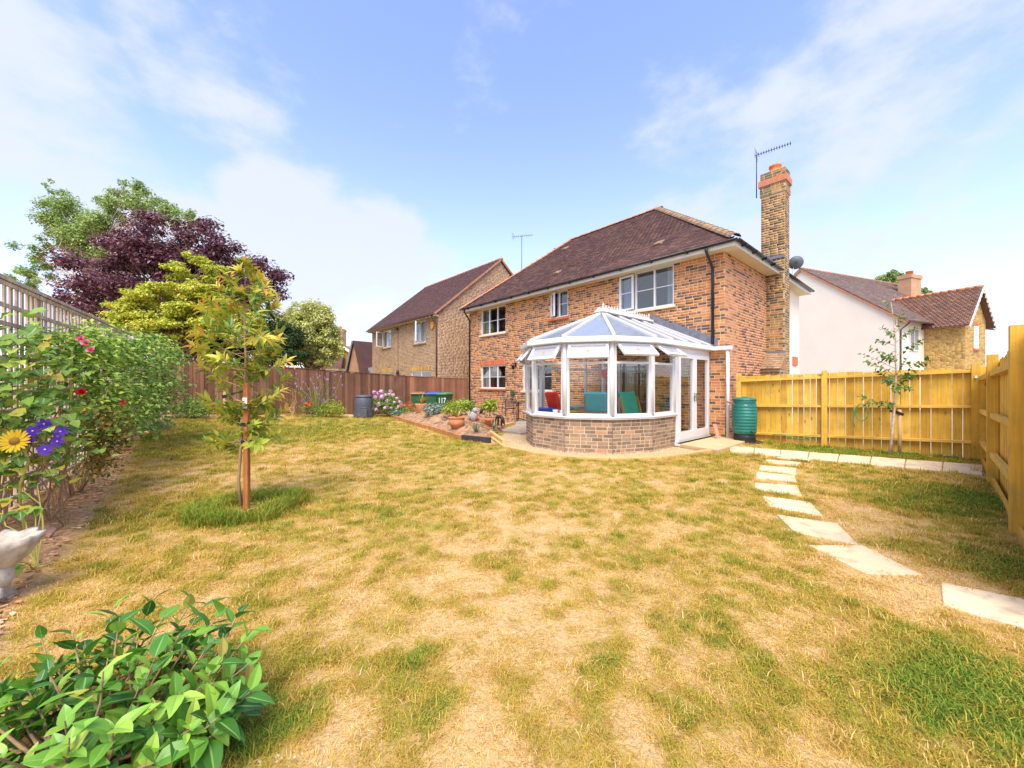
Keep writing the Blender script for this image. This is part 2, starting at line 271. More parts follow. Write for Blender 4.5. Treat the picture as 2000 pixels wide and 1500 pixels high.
    fol('foliage_mid', (.06, .16, .025), (.19, .35, .055), (.36, .52, .09), (.56, .64, .17))
    fol('foliage_lime', (.20, .30, .03), (.34, .44, .04), (.48, .54, .06), (.56, .52, .08))
    fol('foliage_silver', (.16, .23, .16), (.26, .34, .25), (.40, .46, .36), (.5, .55, .44))
    fol('foliage_spiky', (.16, .22, .04), (.36, .36, .07), (.54, .42, .16), (.50, .20, .08))
    fol('foliage_bluegreen', (.08, .20, .13), (.15, .28, .19), (.26, .38, .26))
mats()
# ------------------------------------------------------------------ mesh building
def basis(x, y, z):
    m = Matrix((x, y, z)).transposed(); return m
class MB:
    def __init__(s, T=None): s.v = []; s.f = []; s.T = T; s.sm = []
    def add(s, vs, fs, smooth=False):
        k = len(s.v)
        if s.T is not None: vs = [s.T @ Vector(v) for v in vs]
        s.v.extend(tuple(v) for v in vs); s.f.extend(tuple(i + k for i in f) for f in fs); s.sm.extend([smooth] * len(fs)); return s
    def box(s, x0, x1, y0, y1, z0, z1):
        return s.add([(x0, y0, z0), (x1, y0, z0), (x1, y1, z0), (x0, y1, z0), (x0, y0, z1), (x1, y0, z1), (x1, y1, z1), (x0, y1, z1)],
                     [(0, 3, 2, 1), (4, 5, 6, 7), (0, 1, 5, 4), (1, 2, 6, 5), (2, 3, 7, 6), (3, 0, 4, 7)])
    def bar(s, a, b, w, h, up=(0, 0, 1)):
        a, b = Vector(a), Vector(b); d = (b - a).normalized(); up = Vector(up)
        sx = d.cross(up)
        if sx.length < 1e-4: sx = d.cross(Vector((1, 0, 0)))
        sx.normalize(); uz = sx.cross(d)
        vs = []
        for p in (a, b):
            for i, j in ((-1, -1), (1, -1), (1, 1), (-1, 1)): vs.append(p + sx * (i * w / 2) + uz * (j * h / 2))
        return s.add(vs, [(0, 1, 2, 3), (7, 6, 5, 4), (0, 4, 5, 1), (1, 5, 6, 2), (2, 6, 7, 3), (3, 7, 4, 0)])
    def tube(s, pts, r, n=7, cap=True):
        pts = [Vector(p) for p in pts]; m = len(pts)
        rs = list(r) if hasattr(r, '__len__') else [r] * m
        vs = []; prev = None
        for i, p in enumerate(pts):
            d = (pts[min(i + 1, m - 1)] - pts[max(i - 1, 0)]).normalized()
            if prev is None: a = d.orthogonal().normalized()
            else:
                a = prev - d * prev.dot(d)
                a = a.normalized() if a.length > 1e-5 else d.orthogonal().normalized()
            prev = a; b = d.cross(a)
            for k in range(n):
                t = 2 * math.pi * k / n; vs.append(p + (a * math.cos(t) + b * math.sin(t)) * rs[i])
        fs = [(i * n + k, i * n + (k + 1) % n, (i + 1) * n + (k + 1) % n, (i + 1) * n + k) for i in range(m - 1) for k in range(n)]
        if cap: fs.append(tuple(range(n - 1, -1, -1))); fs.append(tuple((m - 1) * n + k for k in range(n)))
        return s.add(vs, fs, True)
    def lathe(s, prof, c=(0, 0, 0), n=24, squash=1.):
        c = Vector(c); vs = []
        for r, z in prof:
            for k in range(n):
                t = 2 * math.pi * k / n; vs.append((c.x + r * math.cos(t), c.y + r * math.sin(t) * squash, c.z + z))
        m = len(prof); fs = [(i * n + k, i * n + (k + 1) % n, (i + 1) * n + (k + 1) % n, (i + 1) * n + k) for i in range(m - 1) for k in range(n)]
        fs.append(tuple(range(n - 1, -1, -1))); fs.append(tuple((m - 1) * n + k for k in range(n)))
        return s.add(vs, fs, True)
    def prism(s, poly, ext):
        """poly: planar 3-D points (counter-clockwise seen against ext), ext: thickness vector"""
        ext = Vector(ext); n = len(poly); vs = [Vector(p) for p in poly] + [Vector(p) + ext for p in poly]
        fs = [tuple(range(n - 1, -1, -1)), tuple(range(n, 2 * n))] + [(i, (i + 1) % n, n + (i + 1) % n, n + i) for i in range(n)]
        return s.add(vs, fs)
    def sphere(s, c, r, n=10, m=7, sq=(1, 1, 1)):
        c = Vector(c); vs = []
        for i in range(m + 1):
            ph = math.pi * i / m
            for k in range(n):
                t = 2 * math.pi * k / n; vs.append((c.x + r * sq[0] * math.sin(ph) * math.cos(t), c.y + r * sq[1] * math.sin(ph) * math.sin(t), c.z - r * sq[2] * math.cos(ph)))
        return s.add(vs, [(i * n + k, i * n + (k + 1) % n, (i + 1) * n + (k + 1) % n, (i + 1) * n + k) for i in range(m) for k in range(n)], True)
    def build(s, name, mat, parent=None, kind=None, label=None, bevel=0):
        me = bpy.data.meshes.new(name); me.from_pydata(s.v, [], s.f)
        me.polygons.foreach_set('use_smooth', s.sm); me.materials.append(MT[mat] if isinstance(mat, str) else mat); me.update()
        o = bpy.data.objects.new(name, me); COL.objects.link(o); o.parent = parent
        if kind: o['kind'] = kind
        if label: o['label'] = label
        if bevel:
            b = o.modifiers.new('bevel', 'BEVEL'); b.width = bevel; b.segments = 2; b.limit_method = 'ANGLE'
        return o
def tag(o, label, cat, group=None):
    o['label'] = label; o['category'] = cat
    if group: o['group'] = group
    return o
def empty(name, label, cat, loc=(0, 0, 0), rz=0, group=None):
    o = bpy.data.objects.new(name, None); COL.objects.link(o); o.location = loc; o.rotation_euler = (0, 0, rz); o.empty_display_size = .2
    return tag(o, label, cat, group)
def wmat(o):
    m = o.matrix_basis.copy()
    while o.parent: o = o.parent; m = o.matrix_basis @ m
    return m
def npmesh(name, V_, F_, mat, parent=None, kind=None, smooth=False, attrs=None):
    """fast mesh of equal-size faces from numpy arrays"""
    me = bpy.data.meshes.new(name); nv, nf, k = len(V_), len(F_), F_.shape[1]
    me.vertices.add(nv); me.vertices.foreach_set('co', np.ascontiguousarray(V_, dtype=np.float32).ravel())
    me.loops.add(nf * k); me.loops.foreach_set('vertex_index', np.ascontiguousarray(F_, dtype=np.int32).ravel())
    me.polygons.add(nf); me.polygons.foreach_set('loop_start', np.arange(nf, dtype=np.int32) * k)
    if smooth: me.polygons.foreach_set('use_smooth', np.ones(nf, dtype=bool))
    me.update(calc_edges=True)
    for an, av in (attrs or {}).items():
        a = me.attributes.new(an, 'FLOAT', 'POINT'); a.data.foreach_set('value', np.ascontiguousarray(av, dtype=np.float32))
    me.materials.append(MT[mat] if isinstance(mat, str) else mat)
    o = bpy.data.objects.new(name, me); COL.objects.link(o); o.parent = parent
    if kind: o['kind'] = kind
    return o
UNITV = np.array([(-.5, -.5, -.5), (.5, -.5, -.5), (.5, .5, -.5), (-.5, .5, -.5), (-.5, -.5, .5), (.5, -.5, .5), (.5, .5, .5), (-.5, .5, .5)])
UNITF = np.array([(0, 3, 2, 1), (4, 5, 6, 7), (0, 1, 5, 4), (1, 2, 6, 5), (2, 3, 7, 6), (3, 0, 4, 7)])
_unit = {}
def unit_mesh(name, mat):
    if (name, mat) not in _unit:
        me = bpy.data.meshes.new(name); me.from_pydata([tuple(v) for v in UNITV], [], [tuple(f) for f in UNITF]); me.materials.append(MT[mat]); _unit[(name, mat)] = me
    return _unit[(name, mat)]
CAMV = Vector((0, 0, CH))
def pieces(parent, name, items, mat, nmax=300, rest=None):
    """items: 4x4 matrices (in the parent's frame) of unit boxes. The nmax that show largest become parts, the rest one part of kind stuff."""
    W = wmat(parent)
    items = sorted(items, key=lambda m: (W @ m.translation - CAMV).length)
    me = unit_mesh(name, mat)
    for m in items[:nmax]:
        o = bpy.data.objects.new(name, me); COL.objects.link(o); o.parent = parent; o.matrix_basis = m
    r = items[nmax:]
    if r:
        A = np.array([np.array(m) for m in r]); Vv = np.einsum('nij,kj->nki', A[:, :3, :3], UNITV) + A[:, None, :3, 3]
        F_ = (UNITF[None] + (np.arange(len(r)) * 8)[:, None, None]).reshape(-1, 4)
        npmesh(rest or name, Vv.reshape(-1, 3), F_, mat, parent, kind='stuff')
def TM(x, y, z, o):   # frame matrix from axes and origin
    m = Matrix.Identity(4)
    for i, a in enumerate((x, y, z)):
        for j in range(3): m[j][i] = a[j]
    for j in range(3): m[j][3] = o[j]
    return m
def frame(o, ang): return Matrix.Translation(Vector(o)) @ Matrix.Rotation(ang, 4, 'Z')
def spans(a, b, cuts):
    out = [(a, b)]
    for c0, c1 in cuts:
        nx = []
        for s0, s1 in out:
            if c1 <= s0 or c0 >= s1: nx.append((s0, s1)); continue
            if c0 > s0: nx.append((s0, c0))
            if c1 < s1: nx.append((c1, s1))
        out = nx
    return out
def bricks(T, x0, x1, z0, z1, holes=(), top=None, proud=.003, jit=.0015, header=False, clip=None):
    """stretcher bond in the xz plane of frame T (y = inward); each brick a box whose face is a little proud of the mortar"""
    res = []; c = 0; z = z0
    while z + .06 <= z1 + .001:
        off = (c % 2) * .1125 + (.03 if (c // 2) % 3 == 1 else 0); x = x0 - off
        cuts = [(h[0], h[1]) for h in holes if z < h[3] - .002 and z + .065 > h[2] + .002]
        a, b = (x0, x1) if not clip else clip(z + .03)
        while x < b:
            L_ = .210 if not header else .0975
            if not header and random.random() < .3: L_ = .0975
            for s0, s1 in spans(max(x, a), min(x + L_, b), cuts):
                if s1 - s0 > .035:
                    d = random.uniform(-jit, jit)
                    m = T @ Matrix.Translation(((s0 + s1) / 2, -proud + .02 + d, z + .030)) @ Matrix.Diagonal((s1 - s0, .04, .060, 1))
                    res.append(m)
            x += L_ + .015
        z += .075; c += 1
    return res
def wall_panel(mb, x0, x1, z0, z1, holes=(), th=.25, y0=0):
    xs = sorted({x0, x1, *[h[0] for h in holes], *[h[1] for h in holes]}); xs = [x for x in xs if x0 <= x <= x1]
    for a, b in zip(xs, xs[1:]):
        cuts = [(h[2], h[3]) for h in holes if h[0] < b - 1e-4 and h[1] > a + 1e-4]
        for s0, s1 in spans(z0, z1, cuts): mb.box(a, b, y0, y0 + th, s0, s1)
def tiles(T, w0, w1, slope_len, clip, gauge=.1, tw=.165, lift=.012, jit=.003, skip=()):
    """plain tiles on a slope. T: x along the eaves, y up the slope, z out of the roof. clip(s) -> (x0, x1) at slope distance s"""
    res = []; k = 0; s = 0
    while s < slope_len - .03:
        a, b = clip(s + gauge / 2); x = a - (k % 2) * tw / 2
        while x < b:
            p, q = max(x, a), min(x + tw - .004, b)
            if q - p > .03:
                tl = Matrix.Rotation(-.09 + random.uniform(-.012, .012), 4, 'X')
                res.append(T @ Matrix.Translation(((p + q) / 2, s + gauge * .62, lift + random.uniform(-jit, jit))) @ tl @ Matrix.Diagonal((q - p, gauge * 1.35, .012, 1)))
            x += tw
        s += gauge; k += 1
    return res
def soldiers(T, x0, x1, z0, h=.215):
    n = max(2, round((x1 - x0) / .075)); w = (x1 - x0) / n
    return [T @ Matrix.Translation((x0 + w * (i + .5), .008, z0 + h / 2)) @ Matrix.Diagonal((w - .01, .04, h, 1)) for i in range(n)]
def half_round(mb, a, b, r=.055, n=8, th=.0):
    """gutter: half-round channel from a to b"""
    a, b = Vector(a), Vector(b); d = (b - a).normalized(); s = d.cross(UP).normalized(); vs = []
    for p in (a, b):
        for k in range(n + 1):
            t = math.pi * k / n; vs.append(p + s * (r * math.cos(t)) - UP * (r * math.sin(t)))
        for k in range(n, -1, -1):
            t = math.pi * k / n; vs.append(p + s * ((r - .006) * math.cos(t)) - UP * ((r - .006) * math.sin(t)))
    m = 2 * (n + 1)
    mb.add(vs, [(k, (k + 1) % m, m + (k + 1) % m, m + k) for k in range(m)] + [tuple(range(m))[::-1], tuple(range(m, 2 * m))], True)

def window(parent, T, x0, x1, z0, z1, n=3, widths=None, opens=None, bar=True, rec=.04, sill='cream', curtain=None, room='room', name='window', fw=.055, depth=1.4):
    """casement window: frame mesh with panes, glazing bars, opening sashes, sill as sub-parts. opens: {light: (angle, hinge side)}"""
    y0, y1 = rec, rec + .07
    mb = MB(T); mb.box(x0, x0 + fw, y0, y1, z0, z1); mb.box(x1 - fw, x1, y0, y1, z0, z1)
    mb.box(x0 + fw, x1 - fw, y0, y1, z0, z0 + fw); mb.box(x0 + fw, x1 - fw, y0, y1, z1 - fw, z1)
    W = x1 - x0; widths = widths or [1 / n] * n; xs = [x0]
    for w in widths: xs.append(xs[-1] + W * w)
    for x in xs[1:-1]: mb.box(x - fw / 2, x + fw / 2, y0, y1, z0 + fw, z1 - fw)
    wo = mb.build(name, 'upvc', parent, bevel=.004)
    opens = opens or {}
    for i in range(n):
        a = xs[i] + (fw if i == 0 else fw / 2) + .002; b = xs[i + 1] - (fw if i == n - 1 else fw / 2) - .002; c, d = z0 + fw + .002, z1 - fw - .002
        T2 = T; yo = y0 + .03
        sash = i in opens
        if sash:
            ang, side = opens[i]; hx = a if side == 'l' else b
            T2 = T @ Matrix.Translation((hx, y0 - .012, 0)) @ Matrix.Rotation(-ang if side == 'l' else ang, 4, 'Z') @ Matrix.Translation((-hx, -(y0 - .012), 0)); yo = y0 - .012
            s = MB(T2); f2 = .055; s.box(a, a + f2, yo - .03, yo + .03, c, d); s.box(b - f2, b, yo - .03, yo + .03, c, d)
            s.box(a + f2, b - f2, yo - .03, yo + .03, c, c + f2); s.box(a + f2, b - f2, yo - .03, yo + .03, d - f2, d)
            s.build('sash', 'upvc', wo, bevel=.003); a += f2; b -= f2; c += f2; d -= f2
        p = MB(T2); p.box(a, b, yo - .003, yo + .003, c, d); p.build('pane', 'pane', wo)
        if bar:
            g = MB(T2); g.box(a, b, yo - .012, yo - .0035, (c + d) / 2 - .011, (c + d) / 2 + .011); g.build('glazing_bar', 'upvc', wo)
    if sill:
        s = MB(T)
        if sill == 'brick': pieces(wo, 'sill_brick', [T @ Matrix.Translation((x0 - .05 + (x1 - x0 + .1) * (i + .5) / k_, -.015, z0 - .045)) @ Matrix.Diagonal(((x1 - x0 + .1) / k_ - .008, .16, .085, 1)) for k_ in [max(4, round((x1 - x0 + .1) / .075))] for i in range(k_)], 'brick_soldier')
        else: s.box(x0 - .06, x1 + .06, -.075, .1, z0 - .07, z0 - .002); s.build('sill', {'cream': 'cream_paint', 'dark': 'brick_soldier', 'tan': 'brick_tan'}[sill], wo, bevel=.006)
    r = MB(T); yb = y1 + depth
    r.box(x0 - .6, x1 + .6, yb, yb + .05, z0 - .7, z1 + .3); r.box(x0 - .65, x0 - .6, .26, yb, z0 - .7, z1 + .3); r.box(x1 + .6, x1 + .65, .26, yb, z0 - .7, z1 + .3)
    r.box(x0 - .6, x1 + .6, .26, yb, z0 - .75, z0 - .7); r.box(x0 - .6, x1 + .6, .26, yb, z1 + .3, z1 + .35)
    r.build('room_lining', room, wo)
    for (ca, cb, cm) in (curtain or []):
        c = MB(T); m = max(6, int((cb - ca) / .02)); vs = []
        for i in range(m + 1):
            x = ca + (cb - ca) * i / m; y = y1 + .10 + .018 * math.sin(i * 1.7)
            vs += [(x, y, z0 + .02), (x, y, z1 - .02)]
        c.add(vs, [(2 * i, 2 * i + 2, 2 * i + 3, 2 * i + 1) for i in range(m)], True); c.build('curtain', cm, wo)
    return wo
# ------------------------------------------------------------------ main house
RX90 = math.radians(90)
def build_house():
    H = empty('brick_house', 'red brick house with hipped brown roof and tall chimney, behind the white conservatory', 'house', C0, ROT)
    Lw, Dw, zt = 11.24, 7.4, 4.86
    Tr = Matrix.Identity(4)                                   # rear wall, y inward
    def wt(px, C=0):
        r = (px - 1000) / FPX; return -(5.425 - 9.78 * r) / (.662 + .75 * r)
    WU = [(-3.14, -1.33, 3.64, 4.82), (-6.08, -5.19, 3.84, 4.82), (-10.34, -8.62, 3.62, 4.80), (-10.34, -8.62, 1.22, 2.24)]
    WIN = (-7.55, -5.95, 1.15, 2.25); DOOR = (-3.42, -2.12, .12, 2.15)
    holes = WU + [WIN, DOOR]
    mb = MB(); wall_panel(mb, -Lw, 0, -.1, zt, holes, .25)
    wall = mb.build('wall', 'mortar', H)
    lint = [(-10.4, -8.56, 2.245, 2.46)]
    pieces(wall, 'brick', bricks(Tr, -Lw, -.003, .0, zt, holes + lint), 'brick_house', 300, 'brickwork')
    pieces(wall, 'lintel_brick', soldiers(Tr, -10.4, -8.56, 2.245), 'brick_soldier')
    # side wall: frame with x along the house depth, y inward
    Ts = frame((0, 0, 0), RX90)
    mb = MB(Ts); mb.box(.25, 6.05, 0, .25, -.1, zt)
    ws = mb.build('side_wall', 'mortar', H)
    pieces(ws, 'brick', bricks(Ts, .003, 6.05, 0, zt, [(3.39, 3.89, 0, 9)]), 'brick_side', 300, 'brickwork')
    mb = MB(Ts); mb.box(6.05, Dw, -.004, .25, -.1, zt); mb.build('rendered_panel', 'render', H)
    mb = MB(Ts); mb.box(6.4, 7.0, -.05, -.006, 2.1, 2.42); mb.build('side_lintel', 'brick_soldier', H)
    mb = MB(); mb.box(-Lw, -.25, Dw - .25, Dw, -.1, zt); mb.box(-Lw, -Lw + .25, .25, Dw - .25, -.1, zt); mb.build('far_wall', 'mortar', H)
    # windows
    window(H, Tr, *WU[0], n=3, opens={0: (.12, 'l')}, sill='cream', curtain=[(-3.05, -2.62, 'curtain'), (-1.62, -1.38, 'curtain')])
    window(H, Tr, *WU[1], n=2, opens={0: (.5, 'l')}, sill='brick', curtain=[(-5.9, -5.7, 'curtain')])
    window(H, Tr, *WU[2], n=3, sill='cream', curtain=[(-10.26, -9.85, 'curtain')])
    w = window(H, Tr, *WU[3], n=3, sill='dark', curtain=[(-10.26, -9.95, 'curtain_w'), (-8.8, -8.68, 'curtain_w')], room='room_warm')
    mb = MB(); mb.box(-9.68, -9.3, .17, .2, 1.98, 2.16); mb.build('pelmet', 'honey_wood', w)
    window(H, Tr, *WIN, n=3, sill='cream', name='window')
    # glazed double door into the conservatory
    x0, x1, z0, z1 = DOOR; mb = MB()
    for a, b, c, d in ((x0, x0 + .07, z0, z1), (x1 - .07, x1, z0, z1), (x0 + .07, x1 - .07, z1 - .07, z1), (x0 + .07, x1 - .07, z0, z0 + .07), (x0 + .26, x0 + .33, z0 + .07, z1 - .07)): mb.box(a, b, .04, .12, c, d)
    d = mb.build('patio_door', 'upvc', H, bevel=.004)
    mb = MB(); mb.box(x0 + .33, x1 - .07, .07, .076, z0 + .07, z1 - .07); mb.build('pane', 'pane', d)
    mb = MB(); mb.box(x0 + .07, x0 + .26, .07, .076, z0 + .07, z1 - .07); mb.build('pane', 'pane', d)
    mb = MB(); mb.box(x1 - .13, x1 - .10, -.03, .03, 1.0, 1.14); mb.build('handle', 'rubber', d)
    mb = MB(); vs = []
    for i in range(31):
        x = x0 + .36 + .38 * i / 30; y = .2 + .025 * math.sin(i * 1.3); vs += [(x, y, .15), (x + .03 * math.sin(i), y, 2.1)]
    mb.add(vs, [(2 * i, 2 * i + 2, 2 * i + 3, 2 * i + 1) for i in range(30)], True); mb.build('curtain', 'curtain_w', d)
    mb = MB(); mb.box(x0 - .5, x1 + .5, 2.2, 2.25, 0, 2.6); mb.box(x0 - .5, x0 - .45, .26, 2.2, 0, 2.6); mb.box(x1 + .45, x1 + .5, .26, 2.2, 0, 2.6); mb.box(x0 - .5, x1 + .5, .26, 2.2, 2.6, 2.65); mb.box(x0 - .5, x1 + .5, .26, 2.2, 0, .1)
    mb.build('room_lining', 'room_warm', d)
    mb = MB(); mb.box(x0 + .62, x0 + .9, 1.6, 1.9, .1, 1.9); mb.build('cupboard', 'table_wood', d)
    # roof
    ex0, ex1, ey0, ey1, ez = -11.35, .35, -.35, 7.5, 4.95
    A1 = Vector((-3.70, 3.62, 8.24)); A2 = Vector((-8.05, 3.62, 8.24))
    E = [Vector((ex1, ey0, ez)), Vector((ex0, ey0, ez)), Vector((ex0, ey1, ez)), Vector((ex1, ey1, ez))]
    mb = MB(); mb.add([*E, A1, A2], [(0, 4, 5, 1), (0, 3, 4), (3, 2, 5, 4), (2, 1, 5), (0, 1, 2, 3)])
    roof = mb.build('roof', 'tile', H)
    sl = math.hypot(A1.y - ey0, A1.z - ez); pit = math.atan2(A1.z - ez, A1.y - ey0)
    T = Matrix.Translation((0, ey0, ez)) @ Matrix.Rotation(pit, 4, 'X')
    vents = [(-2.05, 1.0), (-6.15, 1.0), (-7.7, 3.9)]
    pieces(roof, 'tile', tiles(T, ex0, ex1, sl, lambda s: (ex0 + (A2.x - ex0) * s / sl, ex1 + (A1.x - ex1) * s / sl)), 'tile', 300, 'tiling')
    for x, s in vents:
        mb = MB(T @ Matrix.Translation((x, s, 0))); mb.add([(-.13, 0, .02), (.13, 0, .02), (.13, .3, .02), (-.13, .3, .02), (-.12, 0, .075), (.12, 0, .075), (.1, .3, .03), (-.1, .3, .03)], [(0, 3, 2, 1), (4, 5, 6, 7), (0, 1, 5, 4), (1, 2, 6, 5), (2, 3, 7, 6), (3, 0, 4, 7)])
        mb.build('tile_vent', 'hip_tile', roof)
    def caps(a, b, mat, name, w=.24, r=.11, step=.3, bonnet=False):
        a, b = Vector(a), Vector(b); d = (b - a); n = int(d.length / step); d.normalize(); s = d.cross(UP).normalized(); up = s.cross(d)
        for i in range(n + 1):
            p = a + d * (i * step); m = MB(); vs = []
            for j, q in enumerate((p - d * .02, p + d * (step + .02))):
                rr = r * (1.06 if j == 0 else .98)
                for k in range(7):
                    t = math.pi * k / 6; vs.append(q + s * (rr * math.cos(t)) + up * (rr * math.sin(t) * .75 - .02 + (.012 if j == 0 else 0)))
            vs += [v - up * .02 for v in vs]
            m.add(vs, [(k, k + 1, 7 + k + 1, 7 + k) for k in range(6)] + [(0, 14, 15, 1), (13, 27, 26, 12)] + [(k + 1, k, 14 + k, 14 + k + 1) for k in range(6)] + [(7 + k, 8 + k, 22 + k, 21 + k) for k in range(6)])
            m.build(name, mat, roof)
    caps(A2, A1, 'ridge_tile', 'ridge_tile'); caps(E[0] + Vector((0, 0, .03)), A1, 'hip_tile', 'hip_tile', r=.13); caps(E[1] + Vector((0, 0, .03)), A2, 'ridge_tile', 'hip_tile')
    mb = MB(); mb.box(ex0, ex1, ey0, ey0 + .025, ez - .17, ez - .015); mb.box(ex1 - .025, ex1, ey0 + .025, ey1, ez - .17, ez - .015); mb.box(ex0, ex0 + .025, ey0 + .025, ey1, ez - .17, ez - .015)
    mb.build('fascia', 'upvc_dirty', H)
    mb = MB(); mb.box(ex0 + .03, ex1 - .03, ey0 + .03, 0, ez - .15, ez - .13); mb.box(0, ex1 - .03, 0, ey1, ez - .15, ez - .13); mb.build('soffit', 'cream_paint', H)
    g = ez - .03; mb = MB(); half_round(mb, (ex0 - .06, ey0 - .062, g), (ex1 + .09, ey0 - .062, g))
    gu = mb.build('gutter', 'black_plastic', H)
    mb = MB(); half_round(mb, (ex1 + .062, ey0 - .06, g), (ex1 + .062, 3.36, g)); mb.build('gutter', 'black_plastic', H)
    mb = MB(); half_round(mb, (ex1 + .062, 3.93, g), (ex1 + .062, ey1, g)); mb.build('gutter', 'black_plastic', H)
    for x in np.arange(-10.8, .2, 1.0):
        m = MB(); m.box(x - .02, x + .02, ey0 - .125, ey0, g - .075, g - .005); m.build('gutter_bracket', 'black_plastic', gu)
    for y in np.arange(.1, 3.3, .8):
        m = MB(); m.box(ex1, ex1 + .13, y - .02, y + .02, g - .075, g - .005); m.build('gutter_bracket', 'black_plastic', gu)
    mb = MB(); mb.tube([(-.30, -.41, g - .04), (-.30, -.41, g - .14), (-.28, -.22, g - .34), (-.28, -.07, g - .5), (-.28, -.05, g - .62), (-.28, -.05, 2.45)], .036, 8); mb.build('downpipe', 'black_plastic', H)
    mb = MB(); mb.tube([(-11.1, -.41, g - .04), (-11.1, -.41, g - .14), (-11.14, -.2, g - .34), (-11.17, -.06, g - .5), (-11.17, -.05, g - .62), (-11.17, -.05, .0)], .036, 8); mb.build('downpipe', 'black_plastic', H)
    # chimney on the side wall
    ch = MB(); ch.box(-.144, .48, 3.39, 3.89, 5.06, 7.3); ch.box(0, .48, 3.39, 3.89, -.1, 5.06)
    ch.box(-.02, .48, 2.87, 3.39, -.1, 1.88); chm = ch.build('chimney', 'mortar_grey', H)
    Tf = Matrix.Translation((0, 3.39, 0)); Tsd = frame((.48, 3.39, 0), RX90)
    pieces(chm, 'brick', bricks(Tf, .003, .476, 2.4, 4.97) + bricks(Tf, -.14, .476, 5.0, 7.28) + bricks(Tsd, .003, .497, 0, 7.28) +
           bricks(Matrix.Translation((0, 2.87, 0)), .0, .476, 0, 1.85) + bricks(frame((.48, 2.87, 0), RX90), .003, .517, 0, 1.85), 'brick_chimney', 300, 'brickwork')
    def ring(z0, z1, e, mat, name, br=True):
        m = MB(); m.box(-.144 - e, .48 + e, 3.39 - e, 3.89 + e, z0, z1); o = m.build(name, mat, H)
        if br: pieces(o, 'brick', bricks(Matrix.Translation((0, 3.39 - e, 0)), -.14 - e, .476 + e, z0 + .005, z1) + bricks(frame((.48 + e, 3.39 - e, 0), RX90), .003, .497 + 2 * e, z0 + .005, z1), 'brick_chimney')
        return o
    ring(7.3, 7.61, .03, 'mortar_grey', 'chimney_collar'); ring(7.612, 7.80, .065, 'clay_band', 'chimney_band', False); ring(7.802, 8.03, .02, 'mortar_grey', 'chimney_cap')
    m = MB(); m.lathe([(.15, 8.03), (.17, 8.06), (.15, 8.10), (.145, 8.2), (.17, 8.22), (.17, 8.27), (.13, 8.28), (.12, 8.2)], (.17, 3.64, 0)); m.build('chimney_pot', 'terracotta_orange', H)
    m = MB(); m.box(-.16, .484, 3.37, 3.387, 5.28, 5.37); m.box(-.16, -.0, 3.35, 3.39, 5.0, 5.28); m.build('lead_flashing', 'lead', H)
    # tiled shoulder of the breast
    m = MB(); m.prism([(-.05, 2.80, 1.86), (-.05, 3.385, 1.86), (-.05, 3.385, 2.34)][::-1], (.56, 0, 0)); sh = m.build('chimney_shoulder', 'brick_chimney', H)
    p2 = math.atan2(.48, .585); Tt = Matrix.Translation((0, 2.78, 1.86)) @ Matrix.Rotation(p2, 4, 'X')
    pieces(sh, 'tile', tiles(Tt, -.03, .53, .72, lambda s: (-.0, .53), gauge=.11, lift=.02), 'hip_tile')
    m = MB(Tt); m.box(-.09, -.01, -.02, .74, .0, .06); m.build('lead_flashing', 'lead', sh)
    m = MB(); m.box(-.06, .52, 3.36, 3.386, 2.32, 2.43); m.build('lead_flashing', 'lead', sh)
    # satellite dish beyond the chimney
    dq = Matrix.Rotation(-ROT, 3, 'Z') @ (P(1555, 513, 14.8) - C0); m = MB(Matrix.Translation(dq) @ Matrix.Rotation(math.radians(200), 4, 'Z') @ Matrix.Rotation(math.radians(75), 4, 'X'))
    m.lathe([(.0, .0), (.11, .012), (.20, .04), (.24, .07), (.25, .07), (.21, .03), (.11, .0), (.0, -.012)], n=24); dish = m.build('satellite_dish', 'dish', H)
    m = MB(); m.tube([(dq.x - .35, dq.y + .1, 4.9), (dq.x - .12, dq.y + .06, 5.05), (dq.x - .10, dq.y + .05, dq.z)], .018, 6); m.build('pole', 'galv', dish)
    # wall lantern beside the conservatory
    m = MB(); x = -7.95; m.box(x - .04, x + .04, -.02, 0, 2.1, 2.3); m.tube([(x, -.02, 2.2), (x, -.12, 2.26), (x, -.16, 2.22)], .01, 5); m.lathe([(.02, 0), (.05, .02), (.07, .14), (.08, .15), (.03, .21), (.01, .23)], (x, -.16, 2.0), 8); m.build('wall_lantern', 'black_plastic', H)
    # stepped lead flashing where the conservatory roof meets the wall
    cx = -2.02; m = MB()
    for i in range(26):
        a = i / 26; x = cx + 1.85 * a; z = 3.30 - .86 * a; zs = 3.42 - round((.86 * a) / .075) * .075
        m.box(x, x + 1.85 / 26 + .0, -.020, -.008, z - .1, zs + .02)
        m.box(2 * cx - x - 1.85 / 26, 2 * cx - x, -.020, -.008, z - .1, zs + .02)
    m.build('stepped_flashing', 'lead', H)
    # small chimney with flue behind the far hip
    m = MB(); m.box(-10.6, -10.15, 4.9, 5.35, 6.5, 8.42); m.box(-10.65, -10.1, 4.85, 5.4, 8.42, 8.5); c2 = m.build('far_chimney', 'brick_tan', H)
    m = MB(); m.lathe([(.09, 8.5), (.09, 8.7), (.13, 8.7), (.13, 8.8), (.02, 8.82)], (-10.37, 5.12, 0), 10); m.build('flue', 'dark_metal', c2)
    return H
MT['clay_band'] = M('clay_tile_band', (.50, .20, .11), rough=.85, var=.1, vs=12, bump=.3, bs=90)
MT['dish'] = M('dark_mesh_dish', (.12, .13, .14), rough=.5, metal=.2)

